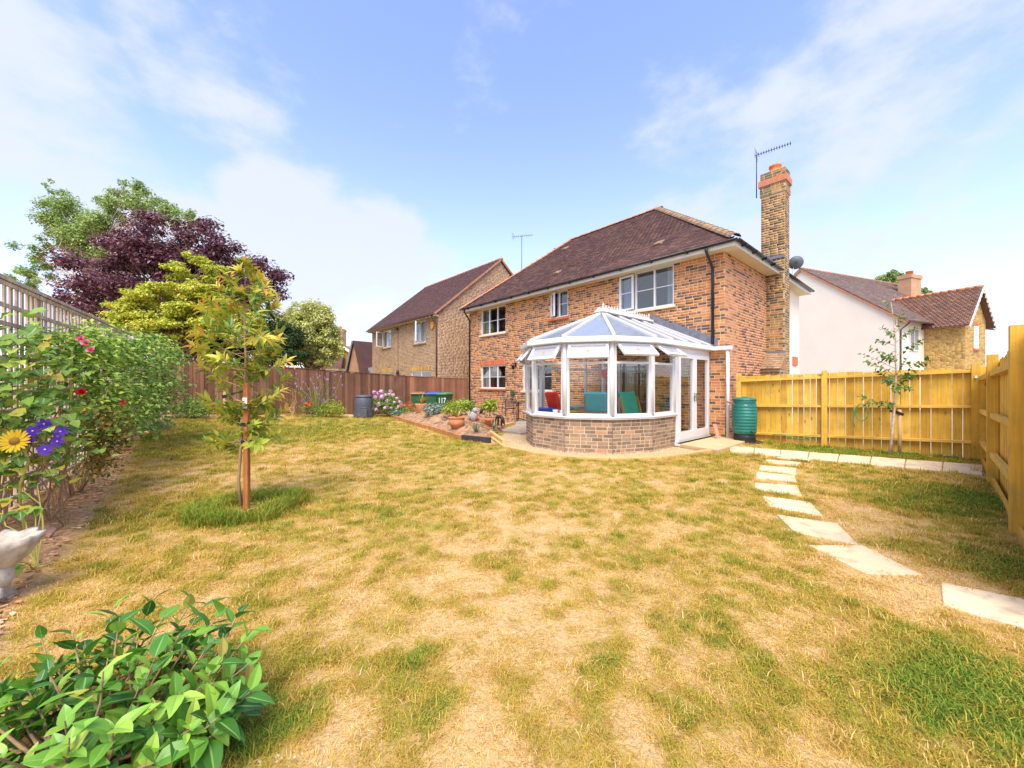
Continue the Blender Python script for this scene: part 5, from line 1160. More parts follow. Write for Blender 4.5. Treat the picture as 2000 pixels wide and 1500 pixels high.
# ------------------------------------------------------------------ plants
def leaf_geo(L, W, curl=.25, fold=.25, ns=5, shape=.55, wave=0.):
    """one leaf along +Y, face up +Z, with a raised midrib strip"""
    ac = [-1, -.13, -.05, .05, .13, 1]; V_, md = [], []
    for i in range(ns + 1):
        t = i / ns; w = W / 2 * max(.03, math.sin(math.pi * t ** shape) ** .8) if 0 < t < 1 else W / 2 * .04
        y = L * t; z = -curl * L * t * t
        for a in ac:
            V_.append((a * w, y, z + abs(a) * w * fold + wave * W * .1 * math.sin(t * 9 + a * 2))); md.append(1. if abs(a) < .1 else (.0 if abs(a) < .5 else 0.))
    F_ = [(i * 6 + k, i * 6 + k + 1, (i + 1) * 6 + k + 1, (i + 1) * 6 + k) for i in range(ns) for k in range(5)]
    return np.array(V_), np.array(F_), np.array(md)
_lm = {}
def leaf_meshes(key, mat, L, W, **kw):
    if key not in _lm:
        out = []
        for i in range(4):
            V_, F_, md = leaf_geo(L * (.85 + .1 * i), W * (.9 + .07 * i), curl=kw.get('curl', .25) * (.5 + .35 * i), fold=kw.get('fold', .25), shape=kw.get('shape', .6), wave=kw.get('wave', .3))
            me = bpy.data.meshes.new('leaf'); me.from_pydata([tuple(v) for v in V_], [], [tuple(f) for f in F_]); a = me.attributes.new('mid', 'FLOAT', 'POINT'); a.data.foreach_set('value', md.astype(np.float32))
            me.polygons.foreach_set('use_smooth', [True] * len(F_)); me.materials.append(MT[mat]); out.append((me, V_, F_, md))
        _lm[key] = out
    return _lm[key]
def orient(p, d, n, s=1.):
    y = Vector(d).normalized(); n = Vector(n); z = n - y * n.dot(y)
    if z.length < 1e-3: z = y.orthogonal()
    z.normalize(); x = y.cross(z); m = TM(x, y, z, p); return m @ Matrix.Scale(s, 4)
def put_leaves(parent, key, mats_, mat, nmax=300):
    W = wmat(parent); ms = _lm[key]; tr = sorted(mats_, key=lambda m: (W @ m.translation - CAMV).length)
    for m in tr[:nmax]:
        o = bpy.data.objects.new('leaf', random.choice(ms)[0]); COL.objects.link(o); o.parent = parent; o.matrix_basis = m
    r = tr[nmax:]
    if r:
        VV, FF, MM = [], [], []; k = 0
        for m in r:
            me, V_, F_, md = random.choice(ms); A = np.array(m); VV.append(V_ @ A[:3, :3].T + A[:3, 3]); FF.append(F_ + k); MM.append(md); k += len(V_)
        npmesh('foliage', np.concatenate(VV), np.concatenate(FF), mat, parent, kind='stuff', smooth=True, attrs={'mid': np.concatenate(MM)})
def rvec(): return Vector((random.gauss(0, 1), random.gauss(0, 1), random.gauss(0, 1))).normalized()
def shoot_leaves(base, tip, n, whorl=.4, spread=.8, s=1., start=.25):
    """leaf transforms along a shoot: alternate leaves, closer together towards the tip"""
    out = []; base, tip = Vector(base), Vector(tip); d = (tip - base).normalized(); a = d.orthogonal().normalized(); b = d.cross(a); ph = random.random() * 6.28
    for i in range(n):
        t = start + (1 - start) * (i / max(1, n - 1)) ** (1 - whorl * .7); ph += 2.4
        o = a * math.cos(ph) + b * math.sin(ph); dd = (d * (.35 + .5 * t) + o * spread + UP * random.uniform(-.15, .3)).normalized()
        out.append(orient(base.lerp(tip, t) + o * .004, dd, d + UP * .9 + rvec() * .25, s * random.uniform(.75, 1.15)))
    return out
def curve(a, b, sag=.0, n=5, wob=.02):
    a, b = Vector(a), Vector(b); l = (b - a).length
    return [a.lerp(b, i / n) + Vector((random.gauss(0, wob), random.gauss(0, wob), 0)) * l * (0 if i in (0, n) else 1) + UP * (sag * l * math.sin(math.pi * i / n)) for i in range(n + 1)]
def foliage(name, parent, mat, blobs, size, flat=.7, droop=.1, elong=.5, outw=.6, seed=0, kind=None):
    """blobs: (centre, radius, count) in the parent's frame; every leaf a folded pointed leaf of its own"""
    r = np.random.default_rng(seed + len(blobs)); P_, C_ = [], []
    for c, rad, n in blobs:
        g = r.normal(0, .48, (n, 3)); l = np.linalg.norm(g, axis=1, keepdims=True) + 1e-6; g = g / l * np.minimum(l, 1.15) ; g[:, 2] *= flat; P_.append(np.array(c) + g * rad); C_.append(g)
    P_ = np.concatenate(P_); g = np.concatenate(C_); n = len(P_)
    nrm = g / (np.linalg.norm(g, axis=1, keepdims=True) + 1e-6) * outw + r.normal(0, .45, (n, 3)) + [0, 0, .75]; nrm /= np.linalg.norm(nrm, axis=1, keepdims=True)
    d = r.normal(0, 1, (n, 3)) + g * .6; d[:, 2] -= droop; d -= nrm * (d * nrm).sum(1, keepdims=True); d /= np.linalg.norm(d, axis=1, keepdims=True) + 1e-9
    s = np.cross(nrm, d); L_ = size * r.uniform(.6, 1.25, (n, 1)); w = L_ * elong / 2
    V_ = np.stack([P_, P_ + d * L_ * .45 + s * w + nrm * w * .3, P_ + d * L_ - nrm * L_ * .12, P_ + d * L_ * .45 - s * w + nrm * w * .3], 1).reshape(-1, 3)
    k = np.arange(n)[:, None] * 4; F_ = np.concatenate([k + [0, 2, 1], k + [0, 3, 2]], 1).reshape(-1, 3)
    return npmesh(name, V_, F_, mat, parent, kind=kind, smooth=False)
def tree(name, label, cat, base, crowns, mat, size, leaves, trunk_r, bark='bark', flat=.7, elong=.55, cl=.2, group=None, limbs=True, droop=.15, shell=.45, seed=0, fork=.35, crown2=None):
    """crowns: (centre world, (rx, ry, rz), clusters). Trunk forks into limbs that reach each leaf cluster"""
    random.seed(900 + seed); base = Vector(base); T = empty(name, label, cat, base, 0, group); bl = []; tips = []
    for c, (rx, ry, rz), n in crowns:
        c = Vector(c) - base
        for i in range(n):
            d = rvec(); d.z = d.z * .9 + .12; k = random.uniform(shell, 1.0); p = c + Vector((d.x * rx, d.y * ry, d.z * rz)) * k
            bl.append((tuple(p), max(.12, cl * (rx + rz) / 2 * random.uniform(.6, 1.35)), 0)); tips.append(p)
    tot = sum(b[1] ** 1.6 for b in bl); bl = [(c, r_, max(8, int(leaves * r_ ** 1.6 / tot))) for c, r_, _ in bl]
    cz = sum(p.z for p in tips) / len(tips); cc = sum(tips, Vector()) / len(tips)
    f = Vector((cc.x * .4, cc.y * .4, cz * fork)); top = Vector((cc.x, cc.y, max(p.z for p in tips) * .85))
    m = MB(); m.tube([Vector((0, 0, -.1)), f * .5 + Vector((random.gauss(0, trunk_r * .3), 0, 0)), f, f.lerp(top, .5), top], [trunk_r * 1.2, trunk_r, trunk_r * .8, trunk_r * .45, trunk_r * .12], 9); m.build('trunk', bark, T)
    if limbs:
        m = MB()
        for p in tips:
            h = min(max(p.z * random.uniform(.45, .75), f.z * .9), top.z * .9); t = (h - f.z) / max(.01, top.z - f.z); q = f.lerp(top, max(0, t)) if h > f.z else f
            pts = curve(q, p, .08, 4, .05); r0 = trunk_r * .32 * (1 - .5 * max(0, t)); m.tube(pts, [r0, r0 * .75, r0 * .5, r0 * .3, r0 * .12], 5, False)
        m.build('branches', bark, T)
    foliage('crown', T, mat, bl, size, flat, droop, elong, seed=seed)
    if crown2: foliage('crown', T, crown2[0], [b for i, b in enumerate(bl) if i % crown2[1] == 0], size, flat, droop, elong, seed=seed + 5)
    return T
def bush(name, label, cat, blobs, mat, size, stem_base, group=None, stems=6, flat=.8, elong=.55, bark='bark_twig', seed=0, extra=None, r=.008, droop=.1):
    random.seed(400 + seed); b = Vector(stem_base); T = empty(name, label, cat, b, 0, group); loc = [((Vector(c) - b)[:], r_, n) for c, r_, n in blobs]
    m = MB()
    for i in range(stems):
        c, rr, _ = loc[i % len(loc)]; p = Vector(c) + rvec() * rr * .5; p.z = max(p.z, .05); m.tube(curve(Vector((random.gauss(0, .03), random.gauss(0, .03), -.03)), p, .05, 4, .05), [r, r * .9, r * .7, r * .5, r * .3], 5, False)
    if stems: m.build('stems', bark, T)
    foliage('foliage', T, mat, loc, size, flat, droop, elong, seed=seed)
    if extra: foliage('foliage', T, extra[0], [((Vector(c) - b)[:], r_, n) for c, r_, n in extra[1]], size, flat, droop, elong, seed=seed + 3)
    return T
def flower(parent, c, r, mat, n=14, kind='rose', facing=(0, -1, .3), name='flower'):
    c = Vector(c) - wmat(parent).translation; f = Vector(facing).normalized(); a = f.orthogonal().normalized(); b = f.cross(a); m = MB()
    def petal(ang, tilt, L, w, off=0):
        o = a * math.cos(ang) + b * math.sin(ang); s = f.cross(o); d = (o * math.cos(tilt) + f * math.sin(tilt)); q = c + f * off
        m.add([q, q + d * L * .5 + s * w / 2, q + d * L * .9 + s * w * .3 + f * L * .05, q + d * L, q + d * L * .9 - s * w * .3 + f * L * .05, q + d * L * .5 - s * w / 2], [(0, 1, 2), (0, 2, 3), (0, 3, 4), (0, 4, 5)], True)
    if kind == 'rose':
        for k in range(n): petal(k * 2.4, .25 + 1.15 * (1 - k / n), r * (.45 + .55 * k / n), r * .9)
    elif kind == 'clematis':
        for k in range(6): petal(k * math.pi / 3 + .2, .1, r, r * .62)
    elif kind == 'sun':
        for k in range(22): petal(k * 2 * math.pi / 22, .12 + .1 * (k % 2), r, r * .24)
    elif kind == 'ball':
        for k in range(n):
            d = rvec(); d = (d + f * .4).normalized(); q = c + d * r * .8; u = d.orthogonal().normalized(); v = d.cross(u); s = r * .3
            m.add([q + u * s, q + v * s, q - u * s, q - v * s], [(0, 1, 2, 3)])
    o = m.build(name, mat, parent)
    if kind in ('sun', 'clematis'):
        m = MB(); m.sphere(c + f * r * .04, r * (.33 if kind == 'sun' else .14), 9, 6); m.build('flower_centre', 'flower_disc' if kind == 'sun' else 'petal_white', parent)
    return o

# --- background trees beyond the fences
def bg_trees():
    tree('purple_maple', 'large dark purple leaved tree behind the trellis fence', 'tree', at(330, 19), [(P(300, 560, 19), (4.4, 2.6, 2.3), 85), (P(360, 500, 19), (3.2, 2.2, 2.0), 60), (P(430, 560, 19), (3.0, 2.2, 1.9), 50), (P(215, 590, 18.5), (2.6, 1.8, 1.2), 30), (P(520, 575, 18), (1.1, .8, .6), 10), (P(330, 640, 18), (4.4, 1.8, 1.3), 45), (P(400, 650, 18), (3.0, 1.8, 1.5), 25)], 'foliage_purple', .17, 62000, .22, seed=1, flat=.6, cl=.19)
    tree('tall_birch', 'tall pale green tree rising behind the purple tree', 'tree', at(200, 24), [(P(235, 400, 24), (1.1, 1.0, 1.7), 22), (P(290, 400, 24), (1.3, 1.0, 1.5), 22), (P(130, 440, 24), (1.5, 1.1, 2.2), 34), (P(80, 500, 24), (1.2, 1, 1.4), 16), (P(350, 430, 24), (1.2, 1, 1.0), 16), (P(60, 545, 24), (1.6, 1, 1.0), 14), (P(180, 470, 24), (2.6, 1.5, 1.8), 30), (P(108, 375, 24), (.5, .4, .9), 6)], 'foliage_light', .16, 30000, .16, 'bark_pale', seed=2, flat=.8, cl=.22)
    tree('golden_maple', 'yellow green maple in front of the purple tree, behind the brown fence', 'tree', at(350, 15.6), [(P(385, 530, 15.6), (1.0, .8, .8), 24), (P(330, 590, 15.4), (2.0, 1.2, .9), 55), (P(300, 640, 15.2), (2.0, 1.2, .9), 50), (P(400, 600, 15.4), (1.6, 1.2, 1.2), 45), (P(450, 640, 15.4), (1.4, 1.0, 1.1), 30), (P(260, 605, 15.2), (1.2, .8, .6), 22)], 'foliage_acer', .12, 46000, .10, seed=3, flat=.34, cl=.24)
    tree('variegated_tree', 'round cream and green variegated tree behind the brown fence', 'tree', at(606, 19.5), [(P(608, 662, 19.5), (1.35, 1.3, 1.75), 120), (P(580, 640, 19.5), (1.1, 1.2, 1.2), 50), (P(640, 690, 19.2), (.7, .8, .9), 30)], 'foliage_variegated', .12, 42000, .12, seed=4, flat=.8, cl=.2, shell=.7)
    tree('holly_tree', 'dark evergreen tree between the golden maple and the variegated tree', 'tree', at(520, 17.8), [(P(520, 665, 17.8), (1.7, .8, 1.4), 50), (P(560, 690, 17.5), (.9, .7, .9), 25), (P(450, 680, 17.2), (1.6, .7, .9), 25)], 'foliage_dark', .11, 26000, .10, seed=5, cl=.2, shell=.3)
    tree('shrub_tree', 'dark green shrubby tree below the purple tree, above the fence corner', 'tree', at(300, 16.6), [(P(300, 680, 16.4), (2.6, .7, .8), 40), (P(390, 690, 16.4), (1.8, .7, .7), 25)], 'foliage_dark', .11, 16000, .08, seed=15, cl=.25, shell=.2)
    tree('garden_tree', 'small bright green tree top showing over the roof beside the cream house chimney', 'tree', at(1745, 36), [(P(1740, 548, 36), (1.4, 1, .9), 24), (P(1800, 575, 36), (.7, .6, .5), 8)], 'foliage_light', .22, 4500, .14, seed=6, cl=.3)
bg_trees()

# --- young tree in the lawn
def sapling():
    b = G(470, 998); A = empty('young_tree', 'young staked tree with glossy yellow green leaves and orange tips, in a grass ring', 'tree', b)
    random.seed(77); leaf_meshes('mag', 'leaf_magnolia', .112, .042, curl=.22, shape=.75, fold=.22); leaf_meshes('magtop', 'leaf_magnolia_top', .108, .036, curl=.28, shape=.75, fold=.25)
    def W(px, py, dy=0): return P(px, py, b.y + dy) - b
    m = MB(); m.tube([W(472, 1002), W(466, 940), W(470, 880), W(478, 800), W(480, 700), W(477, 620), W(479, 560), W(478, 520)], [.017, .015, .014, .013, .011, .009, .006, .003], 8); m.tube([W(478, 1002), W(480, 900, .02), W(487, 780, .02)], [.008, .007, .006], 6); m.build('trunk', 'bark_twig', A)
    tr, tt = [], []; m = MB()
    # (start y on trunk, tip px, tip py, depth offset)
    tips = [(860, 405, 862, .1), (868, 425, 850, .25), (862, 540, 850, .05), (850, 560, 800, .1), (855, 510, 868, -.25), (830, 430, 800, .3), (800, 555, 760, -.1), (790, 565, 735, .2), (800, 400, 780, .1), (790, 420, 740, .25), (780, 525, 790, .25), (760, 395, 715, .0), (740, 400, 690, .2), (730, 560, 705, -.1), (720, 540, 690, .25), (710, 515, 730, .2),
            (700, 385, 650, .0), (690, 375, 675, .1), (680, 400, 630, -.2), (690, 545, 680, .3), (660, 390, 600, .1), (650, 550, 650, .1), (640, 520, 660, -.3), (640, 400, 580, .2), (620, 540, 600, .0), (610, 535, 575, .2), (600, 425, 560, -.2), (590, 420, 600, .3), (590, 520, 560, -.2), (570, 445, 545, .1), (560, 505, 540, .1), (545, 465, 528, -.1), (540, 490, 525, .1), (525, 478, 512, 0),
            (700, 450, 640, -.35), (740, 450, 690, .3), (660, 500, 610, -.3), (620, 450, 590, .3), (830, 500, 810, .3), (760, 505, 720, .3), (680, 470, 640, .35), (880, 455, 870, .2), (850, 445, 790, .25), (720, 430, 700, -.3), (660, 430, 620, .35), (600, 500, 590, .3)]
    for i in range(26):
        yy = random.uniform(540, 860); hw = 78 * math.sin(math.pi * min(1, max(.12, (yy - 490) / 420))) ** .7; tips.append((yy + 25, 476 + random.uniform(-1, 1) * hw, yy, random.uniform(-.1, .38)))
    def tx(y): return 466 + (480 - 466) * min(1, (940 - y) / 150) if y > 790 else 479
    for y0, px, py, dy in tips:
        q = W(tx(y0), y0); p = W(px, py, dy); pts = curve(q, p, -.05, 4, .03); m.tube(pts, [.006, .005, .004, .003, .002], 5, False)
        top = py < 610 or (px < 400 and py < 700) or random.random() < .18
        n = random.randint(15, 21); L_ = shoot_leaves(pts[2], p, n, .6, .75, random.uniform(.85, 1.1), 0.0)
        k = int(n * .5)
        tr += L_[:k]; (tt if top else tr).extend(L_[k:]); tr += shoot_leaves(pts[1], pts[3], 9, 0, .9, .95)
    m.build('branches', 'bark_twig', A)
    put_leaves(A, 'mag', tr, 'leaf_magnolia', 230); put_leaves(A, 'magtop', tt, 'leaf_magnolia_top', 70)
    s = G(482, 1000); S = empty('tree_stake', 'orange brown timber stake with a white tag, tied to the young tree', 'stake', s); m = MB(); top = P(482, 748, s.y).z; m.box(-.025, .025, -.025, .025, -.1, top); m.build('post', 'stake', S, bevel=.003)
    z = P(482, 787, s.y).z; m = MB(); m.box(-.024, .024, -.034, -.0285, z - .06, z + .06); t = m.build('tag', 'letter', S)
    for k in range(5): m = MB(); m.box(-.016, .012 - .004 * (k % 2), -.0355, -.0342, z + .035 - k * .018, z + .04 - k * .018); m.build('print_line', 'dark_print', t)
    for py in (828, 862): m = MB(); zz = P(482, py, s.y).z; m.box(-.045, .032, -.034, .034, zz - .02, zz + .015); m.build('rubber_tie', 'rubber', S)
    s2 = at(440, 12.6); S = empty('tree_stake', 'pale timber stake with a black tie, standing in the lawn behind the young tree', 'stake', s2); m = MB(); z2 = P(440, 758, s2.y).z - s2.z; m.box(-.045, .045, -.045, .045, -.1, z2); m.build('post', 'stake_pale', S); m = MB(); m.box(-.06, .06, -.06, .06, z2 - .32, z2 - .22); m.bar((0, 0, z2 - .25), (.8, 0, z2 - .05), .05, .05); m.build('rubber_tie', 'rubber', S)
sapling()

def birch():
    b = G(1738, 892); A = empty('young_birch', 'young thin birch tree leaning on a short stake in front of the new fence', 'tree', b); random.seed(5); Y = b.y
    def W(px, py, dy=0): return P(px, py, Y + dy) - b
    leaf_meshes('birch', 'leaf_birch', .075, .058, curl=.3, shape=.55)
    m = MB(); m.tube([W(1738, 893), W(1743, 840), W(1748, 780), W(1750, 720), W(1749, 660), W(1745, 620), W(1740, 590)], [.028, .024, .020, .015, .011, .007, .003], 8); m.build('trunk', 'bark_pale', A)
    m = MB(); tr = []
    for y0, px, py, dy in [(620, 1728, 590, 0), (640, 1722, 640, .1), (650, 1765, 610, .1), (655, 1790, 640, -.1), (660, 1712, 665, 0), (680, 1800, 665, .1), (690, 1700, 680, -.1), (700, 1810, 710, 0), (705, 1678, 690, .1), (720, 1690, 705, -.2), (725, 1795, 735, .2), (735, 1710, 725, .2), (740, 1780, 760, -.2), (745, 1735, 735, -.25), (760, 1765, 740, .2), (770, 1690, 790, .1), (790, 1680, 775, 0), (780, 1730, 790, -.1), (720, 1770, 700, -.2), (690, 1725, 700, .25), (700, 1740, 690, -.2), (730, 1815, 700, .1), (735, 1722, 745, -.15), (750, 1750, 760, -.2), (650, 1735, 650, -.1)]:
        q = W(1749, y0 + 15); p = W(px, py, dy); pts = curve(q, p, .04, 4, .03); m.tube(pts, [.006, .005, .004, .003, .002], 4, False)
        tr += shoot_leaves(pts[1], p, random.randint(11, 16), .1, .9, random.uniform(.85, 1.15), 0)
    m.build('branches', 'bark_twig', A); put_leaves(A, 'birch', tr, 'leaf_birch', 300)
    s = G(1757, 888); S = empty('tree_stake', 'short pale stake with a black tie beside the young birch', 'stake', s); m = MB(); z = P(1757, 800, s.y).z; m.tube([(0, 0, -.1), (0, 0, z)], .03, 10); m.build('post', 'stake_pale', S); m = MB(); m.bar((-.16, 0, z - .02), (.05, 0, z - .1), .07, .05); m.build('rubber_tie', 'rubber', S)
birch()

def camellia():
    random.seed(21); b = Vector((-1.50, 1.40, 0)); A = empty('camellia_bush', 'low glossy green leaved bush in the lower left corner of the lawn', 'bush', b); leaf_meshes('cam', 'leaf_camellia', .098, .050, curl=.22, shape=.72, fold=.28)
    m = MB(); tr = []
    tips = [(-.06, .50, .40), (.05, .42, .40), (.18, .38, .40), (.30, .34, .43), (.42, .26, .40), (.50, .14, .34), (.56, .04, .29), (.50, -.04, .26), (.40, .10, .38), (.30, .16, .40), (-.2, .44, .44), (-.38, .40, .40), (.14, .2, .42), (0, .28, .46), (-.18, .25, .46), (-.34, .2, .42), (-.5, .22, .38), (-.62, .12, .36), (-.5, .0, .36)]
    for i in range(84):
        if i < len(tips): t = Vector(tips[i]) * .93
        else:
            a = random.uniform(0, 6.283); r_ = math.sqrt(random.random()); t = Vector((-.07 + .56 * r_ * math.cos(a), .02 + .40 * r_ * math.sin(a), .17 + .20 * (1 - r_ * r_) + random.uniform(-.06, .06)))
        q = Vector((random.gauss(0, .05), random.gauss(0, .04), -.02)); mid = q.lerp(t, .55) + Vector((0, 0, -.03)) + rvec() * .03
        pts = [q, q.lerp(mid, .5) + rvec() * .02, mid, mid.lerp(t, .5) + rvec() * .012, t]
        m.tube(pts, [.009, .0075, .006, .004, .0022], 6, False)
        tr += shoot_leaves(pts[2], t, random.randint(8, 12), .3, .95, random.uniform(.6, 1.12), .0)
    m.build('branches', 'bark_twig', A); put_leaves(A, 'cam', tr, 'leaf_camellia', 300)
camellia()

# --- planting along the trellis
def left_bed():
    random.seed(31); leaf_meshes('broad', 'leaf_bed', .105, .092, curl=.3, shape=.5, fold=.2, wave=.8)
    b = G(20, 1010); b = Vector((-4.55, 3.55, 0)); A = empty('broad_leaved_climber', 'climber with broad round light green leaves on the near end of the trellis', 'climbing plant', b); tr = []; m = MB()
    stems = [((-4.9, 3.7, 0), P(60, 640, 4.0)), ((-4.9, 3.7, 0), P(20, 700, 3.7)), ((-4.8, 3.9, 0), P(110, 700, 4.1)), ((-4.6, 3.5, 0), P(10, 780, 3.5)), ((-4.7, 3.9, 0), P(120, 780, 3.9)), ((-4.7, 3.8, 0), P(60, 760, 3.7)), ((-4.5, 3.4, 0), P(30, 880, 3.4)), ((-4.7, 3.9, 0), P(150, 840, 3.9)), ((-4.5, 3.6, 0), P(-30, 720, 3.4)), ((-4.5, 3.5, 0), P(-30, 840, 3.3)), ((-4.7, 3.9, 0), P(60, 820, 3.7)), ((-4.8, 4.0, 0), P(70, 720, 4.1)), ((-4.7, 4.0, 0), P(140, 815, 4.0)), ((-4.5, 3.5, 0), P(100, 850, 3.6))]
    for s_, t in stems:
        pts = curve(Vector(s_) - b, t - b, .0, 5, .05); m.tube(pts, [.010, .009, .008, .007, .005, .003], 5, False); tr += shoot_leaves(pts[3], pts[5], 7, .1, .9, 1.05, .0) + shoot_leaves(pts[4], pts[5] + UP * .1, 5, .1, .9, .9, 0)
        for _ in range(15):
            c = pts[4] + Vector((random.gauss(0, .16), random.gauss(0, .10), random.gauss(0, .14))); d = Vector((random.gauss(0, .6) + .3, -.6 + random.gauss(0, .5), random.gauss(0, .3) - .1)); tr.append(orient(c, d, UP + rvec() * .4 - Vector((0, .3, 0)), random.uniform(.7, 1.2)))
    for _ in range(190):
        px, py = random.uniform(-60, 110), random.choice((random.uniform(600, 850), random.uniform(660, 840))); c = P(px, py, random.uniform(3.3, 3.95)) - b
        tr.append(orient(c, (random.gauss(0, .7) + .3, -.6 + random.gauss(0, .4), random.gauss(0, .3) - .1), UP * .8 + Vector((.2, -.5, 0)) + rvec() * .35, random.uniform(.7, 1.15)))
    m.build('stems', 'bark_twig', A); put_leaves(A, 'broad', tr, 'leaf_bed', 300)
    # low plant with big leaves at the picture edge
    b = Vector((-3.55, 2.75, .0)); A = empty('hollyhock_seedling', 'low plant with a few large round bright leaves beside the white stone ornament', 'plant', b); tr = []; m = MB()
    for px, py, Y in ((22, 975, 3.0), (62, 990, 3.0), (40, 1000, 2.95), (82, 992, 3.05), (5, 1005, 2.9), (10, 1088, 2.75), (28, 1095, 2.72), (44, 1105, 2.7), (72, 942, 3.4), (60, 930, 3.5)):
        t = P(px, py, Y) - b; m.tube(curve((random.gauss(0, .03), .15, 0), t, .1, 4, .03), .004, 5, False); tr.append(orient(t, (random.uniform(.1, .8), -.7, -.25), (0, -.35, 1), random.uniform(.75, 1.0))); tr.append(orient(t, (-.5, -.5, .1), (0, -.2, 1), .8))
    m.build('stems', 'cane', A); put_leaves(A, 'broad', tr, 'leaf_bed', 60)
    # sunflower and clematis
    c = P(30, 862, 3.25); b = Vector((c.x - .1, c.y + .15, 0)); A = empty('sunflower', 'yellow sunflower at the left edge in front of the trellis', 'flower', b); m = MB(); m.tube(curve((0, 0, 0), c - b + Vector((0, .04, 0)), 0, 5, .02), .010, 6); m.build('stem', 'cane', A); flower(A, c, .105, 'petal_yellow', kind='sun', facing=(.35, -.8, .3), name='flower_head')
    tr = [orient((c - b) * k, (s, -.3, -.2), UP, 1.0) for k, s in ((.5, .8), (.62, -.8), (.75, .7), (.85, .6))]; put_leaves(A, 'broad', tr, 'leaf_bed')
    b = Vector((-4.35, 3.75, 0)); A = empty('clematis', 'clematis with large violet blue flowers between the sunflower and the rose', 'climbing plant', b); m = MB()
    for px, py, Y in ((112, 862, 3.35), (88, 878, 3.32), (118, 843, 3.4), (64, 842, 3.35), (55, 858, 3.3), (86, 828, 3.4)):
        t = P(px, py, Y); m.tube(curve((0, 0, 0), t - b, 0, 5, .04), .003, 4, False); flower(A, t, .055, 'petal_purple', kind='clematis', facing=(.4 + random.gauss(0, .2), -.8, random.uniform(-.1, .4)))
    m.build('stems', 'bark_twig', A)
    # roses
    def bl(L_): return [(P(px, py, Y), r_, n) for px, py, Y, r_, n in L_]
    b = G(150, 978)
    A = bush('rose_bush', 'rose bush with red and pink flowers and bare woody stems, middle of the trellis', 'rose', bl([(100, 690, 4.5, 0.275, 260), (125, 665, 4.7, 0.258, 234), (165, 680, 4.8, 0.292, 364), (150, 725, 4.7, 0.258, 260), (195, 700, 5.0, 0.327, 416), (200, 750, 4.9, 0.327, 416), (225, 790, 5.0, 0.310, 416), (175, 800, 4.7, 0.241, 218), (210, 840, 4.8, 0.292, 312), (60, 670, 4.3, 0.215, 135), (185, 655, 5.0, 0.258, 208), (150, 770, 4.8, 0.215, 135)]), 'foliage_rose', .07, b, stems=0, seed=1, extra=('foliage_rose_rust', bl([(200, 820, 4.7, 0.258, 171), (205, 870, 4.7, 0.258, 218), (190, 905, 4.65, 0.224, 171), (225, 850, 4.9, 0.258, 171), (170, 860, 4.6, 0.189, 83)])))
    m = MB()
    for p, q, r_ in (((137, 978), (100, 868), .022), ((140, 975), (118, 800), .012), ((145, 972), (128, 890), .014), ((158, 965), (178, 900), .009), ((150, 970), (190, 850), .010), ((152, 968), (210, 760), .010)):
        g = G(*p); t = P(q[0], q[1], g.y + random.uniform(-.1, .2)); m.tube([v - b for v in curve(g, t, 0, 5, .03)], [r_, r_ * .95, r_ * .85, r_ * .8, r_ * .7, r_ * .5], 7)
    m.build('stems', 'bark_twig', A)
    m = MB()
    for p, q in (((152, 962), (146, 845)), ((160, 958), (168, 845)), ((135, 900), (141, 690))):
        g = G(*p) if p[1] > 910 else P(p[0], p[1], 4.6); m.tube([v - b for v in curve(g, P(q[0], q[1], g.y), 0, 4, .012)], .011, 7)
    m.build('green_canes', 'cane', A)
    for px, py, Y, r_, mt in ((160, 766, 4.25, .055, 'petal_red'), (240, 787, 4.9, .048, 'petal_red'), (158, 662, 4.35, .05, 'petal_pink'), (168, 670, 4.3, .05, 'petal_pink'), (178, 684, 4.3, .05, 'petal_pink'), (250, 765, 5.2, .03, 'petal_purple'), (70, 690, 4.1, .035, 'petal_white')): flower(A, P(px, py, Y), r_, mt, facing=(.5, -.75, .35))
    bush('rambling_rose', 'dense rambling rose with white flowers at the far end of the trellis', 'rose', bl([(245, 690, 6.0, 0.387, 572), (275, 690, 7.2, 0.473, 728), (305, 700, 8.2, 0.516, 780), (318, 745, 8.4, 0.473, 676), (290, 750, 7.4, 0.473, 676), (255, 770, 6.0, 0.361, 520), (290, 800, 7.4, 0.430, 572), (262, 825, 6.4, 0.361, 416), (310, 785, 8.2, 0.430, 416), (215, 680, 5.6, 0.301, 260), (330, 700, 8.8, 0.301, 208), (280, 665, 7.2, 0.301, 208)]), 'foliage_mid', .085, G(275, 855), stems=8, seed=2, r=.014)
    A = bpy.data.objects['rambling_rose']
    for px, py, Y in ((322, 706, 7.9), (338, 725, 8.4), (256, 662, 5.9), (330, 752, 8.1), (285, 700, 6.9), (300, 690, 7.6)): flower(A, P(px, py, Y), .05, 'petal_white', facing=(.5, -.75, .35))
    bush('lime_leaved_shrub', 'small lime green branch of round leaves above the rambling rose', 'shrub', bl([(305, 672, 8.8, .3, 110), (322, 682, 8.8, .22, 70), (298, 690, 8.6, .2, 60)]), 'foliage_lime', .11, G(300, 850), stems=3, elong=.8, seed=3)
    bush('low_bedding_plant', 'low grey green plant at the lawn edge below the rambling rose', 'plant', bl([(305, 832, 8.6, .28, 450)]), 'foliage_bluegreen', .05, G(305, 838), stems=0, flat=.4, seed=4)
    # ornaments near the camera
    b = G(-6, 1175); A = empty('stone_fish_ornament', 'weathered white cast stone ornament with a scalloped top, cut by the left edge', 'ornament', b); m = MB(); t = P(2, 1065, b.y) - b
    prof = []; n = 26; vs = []
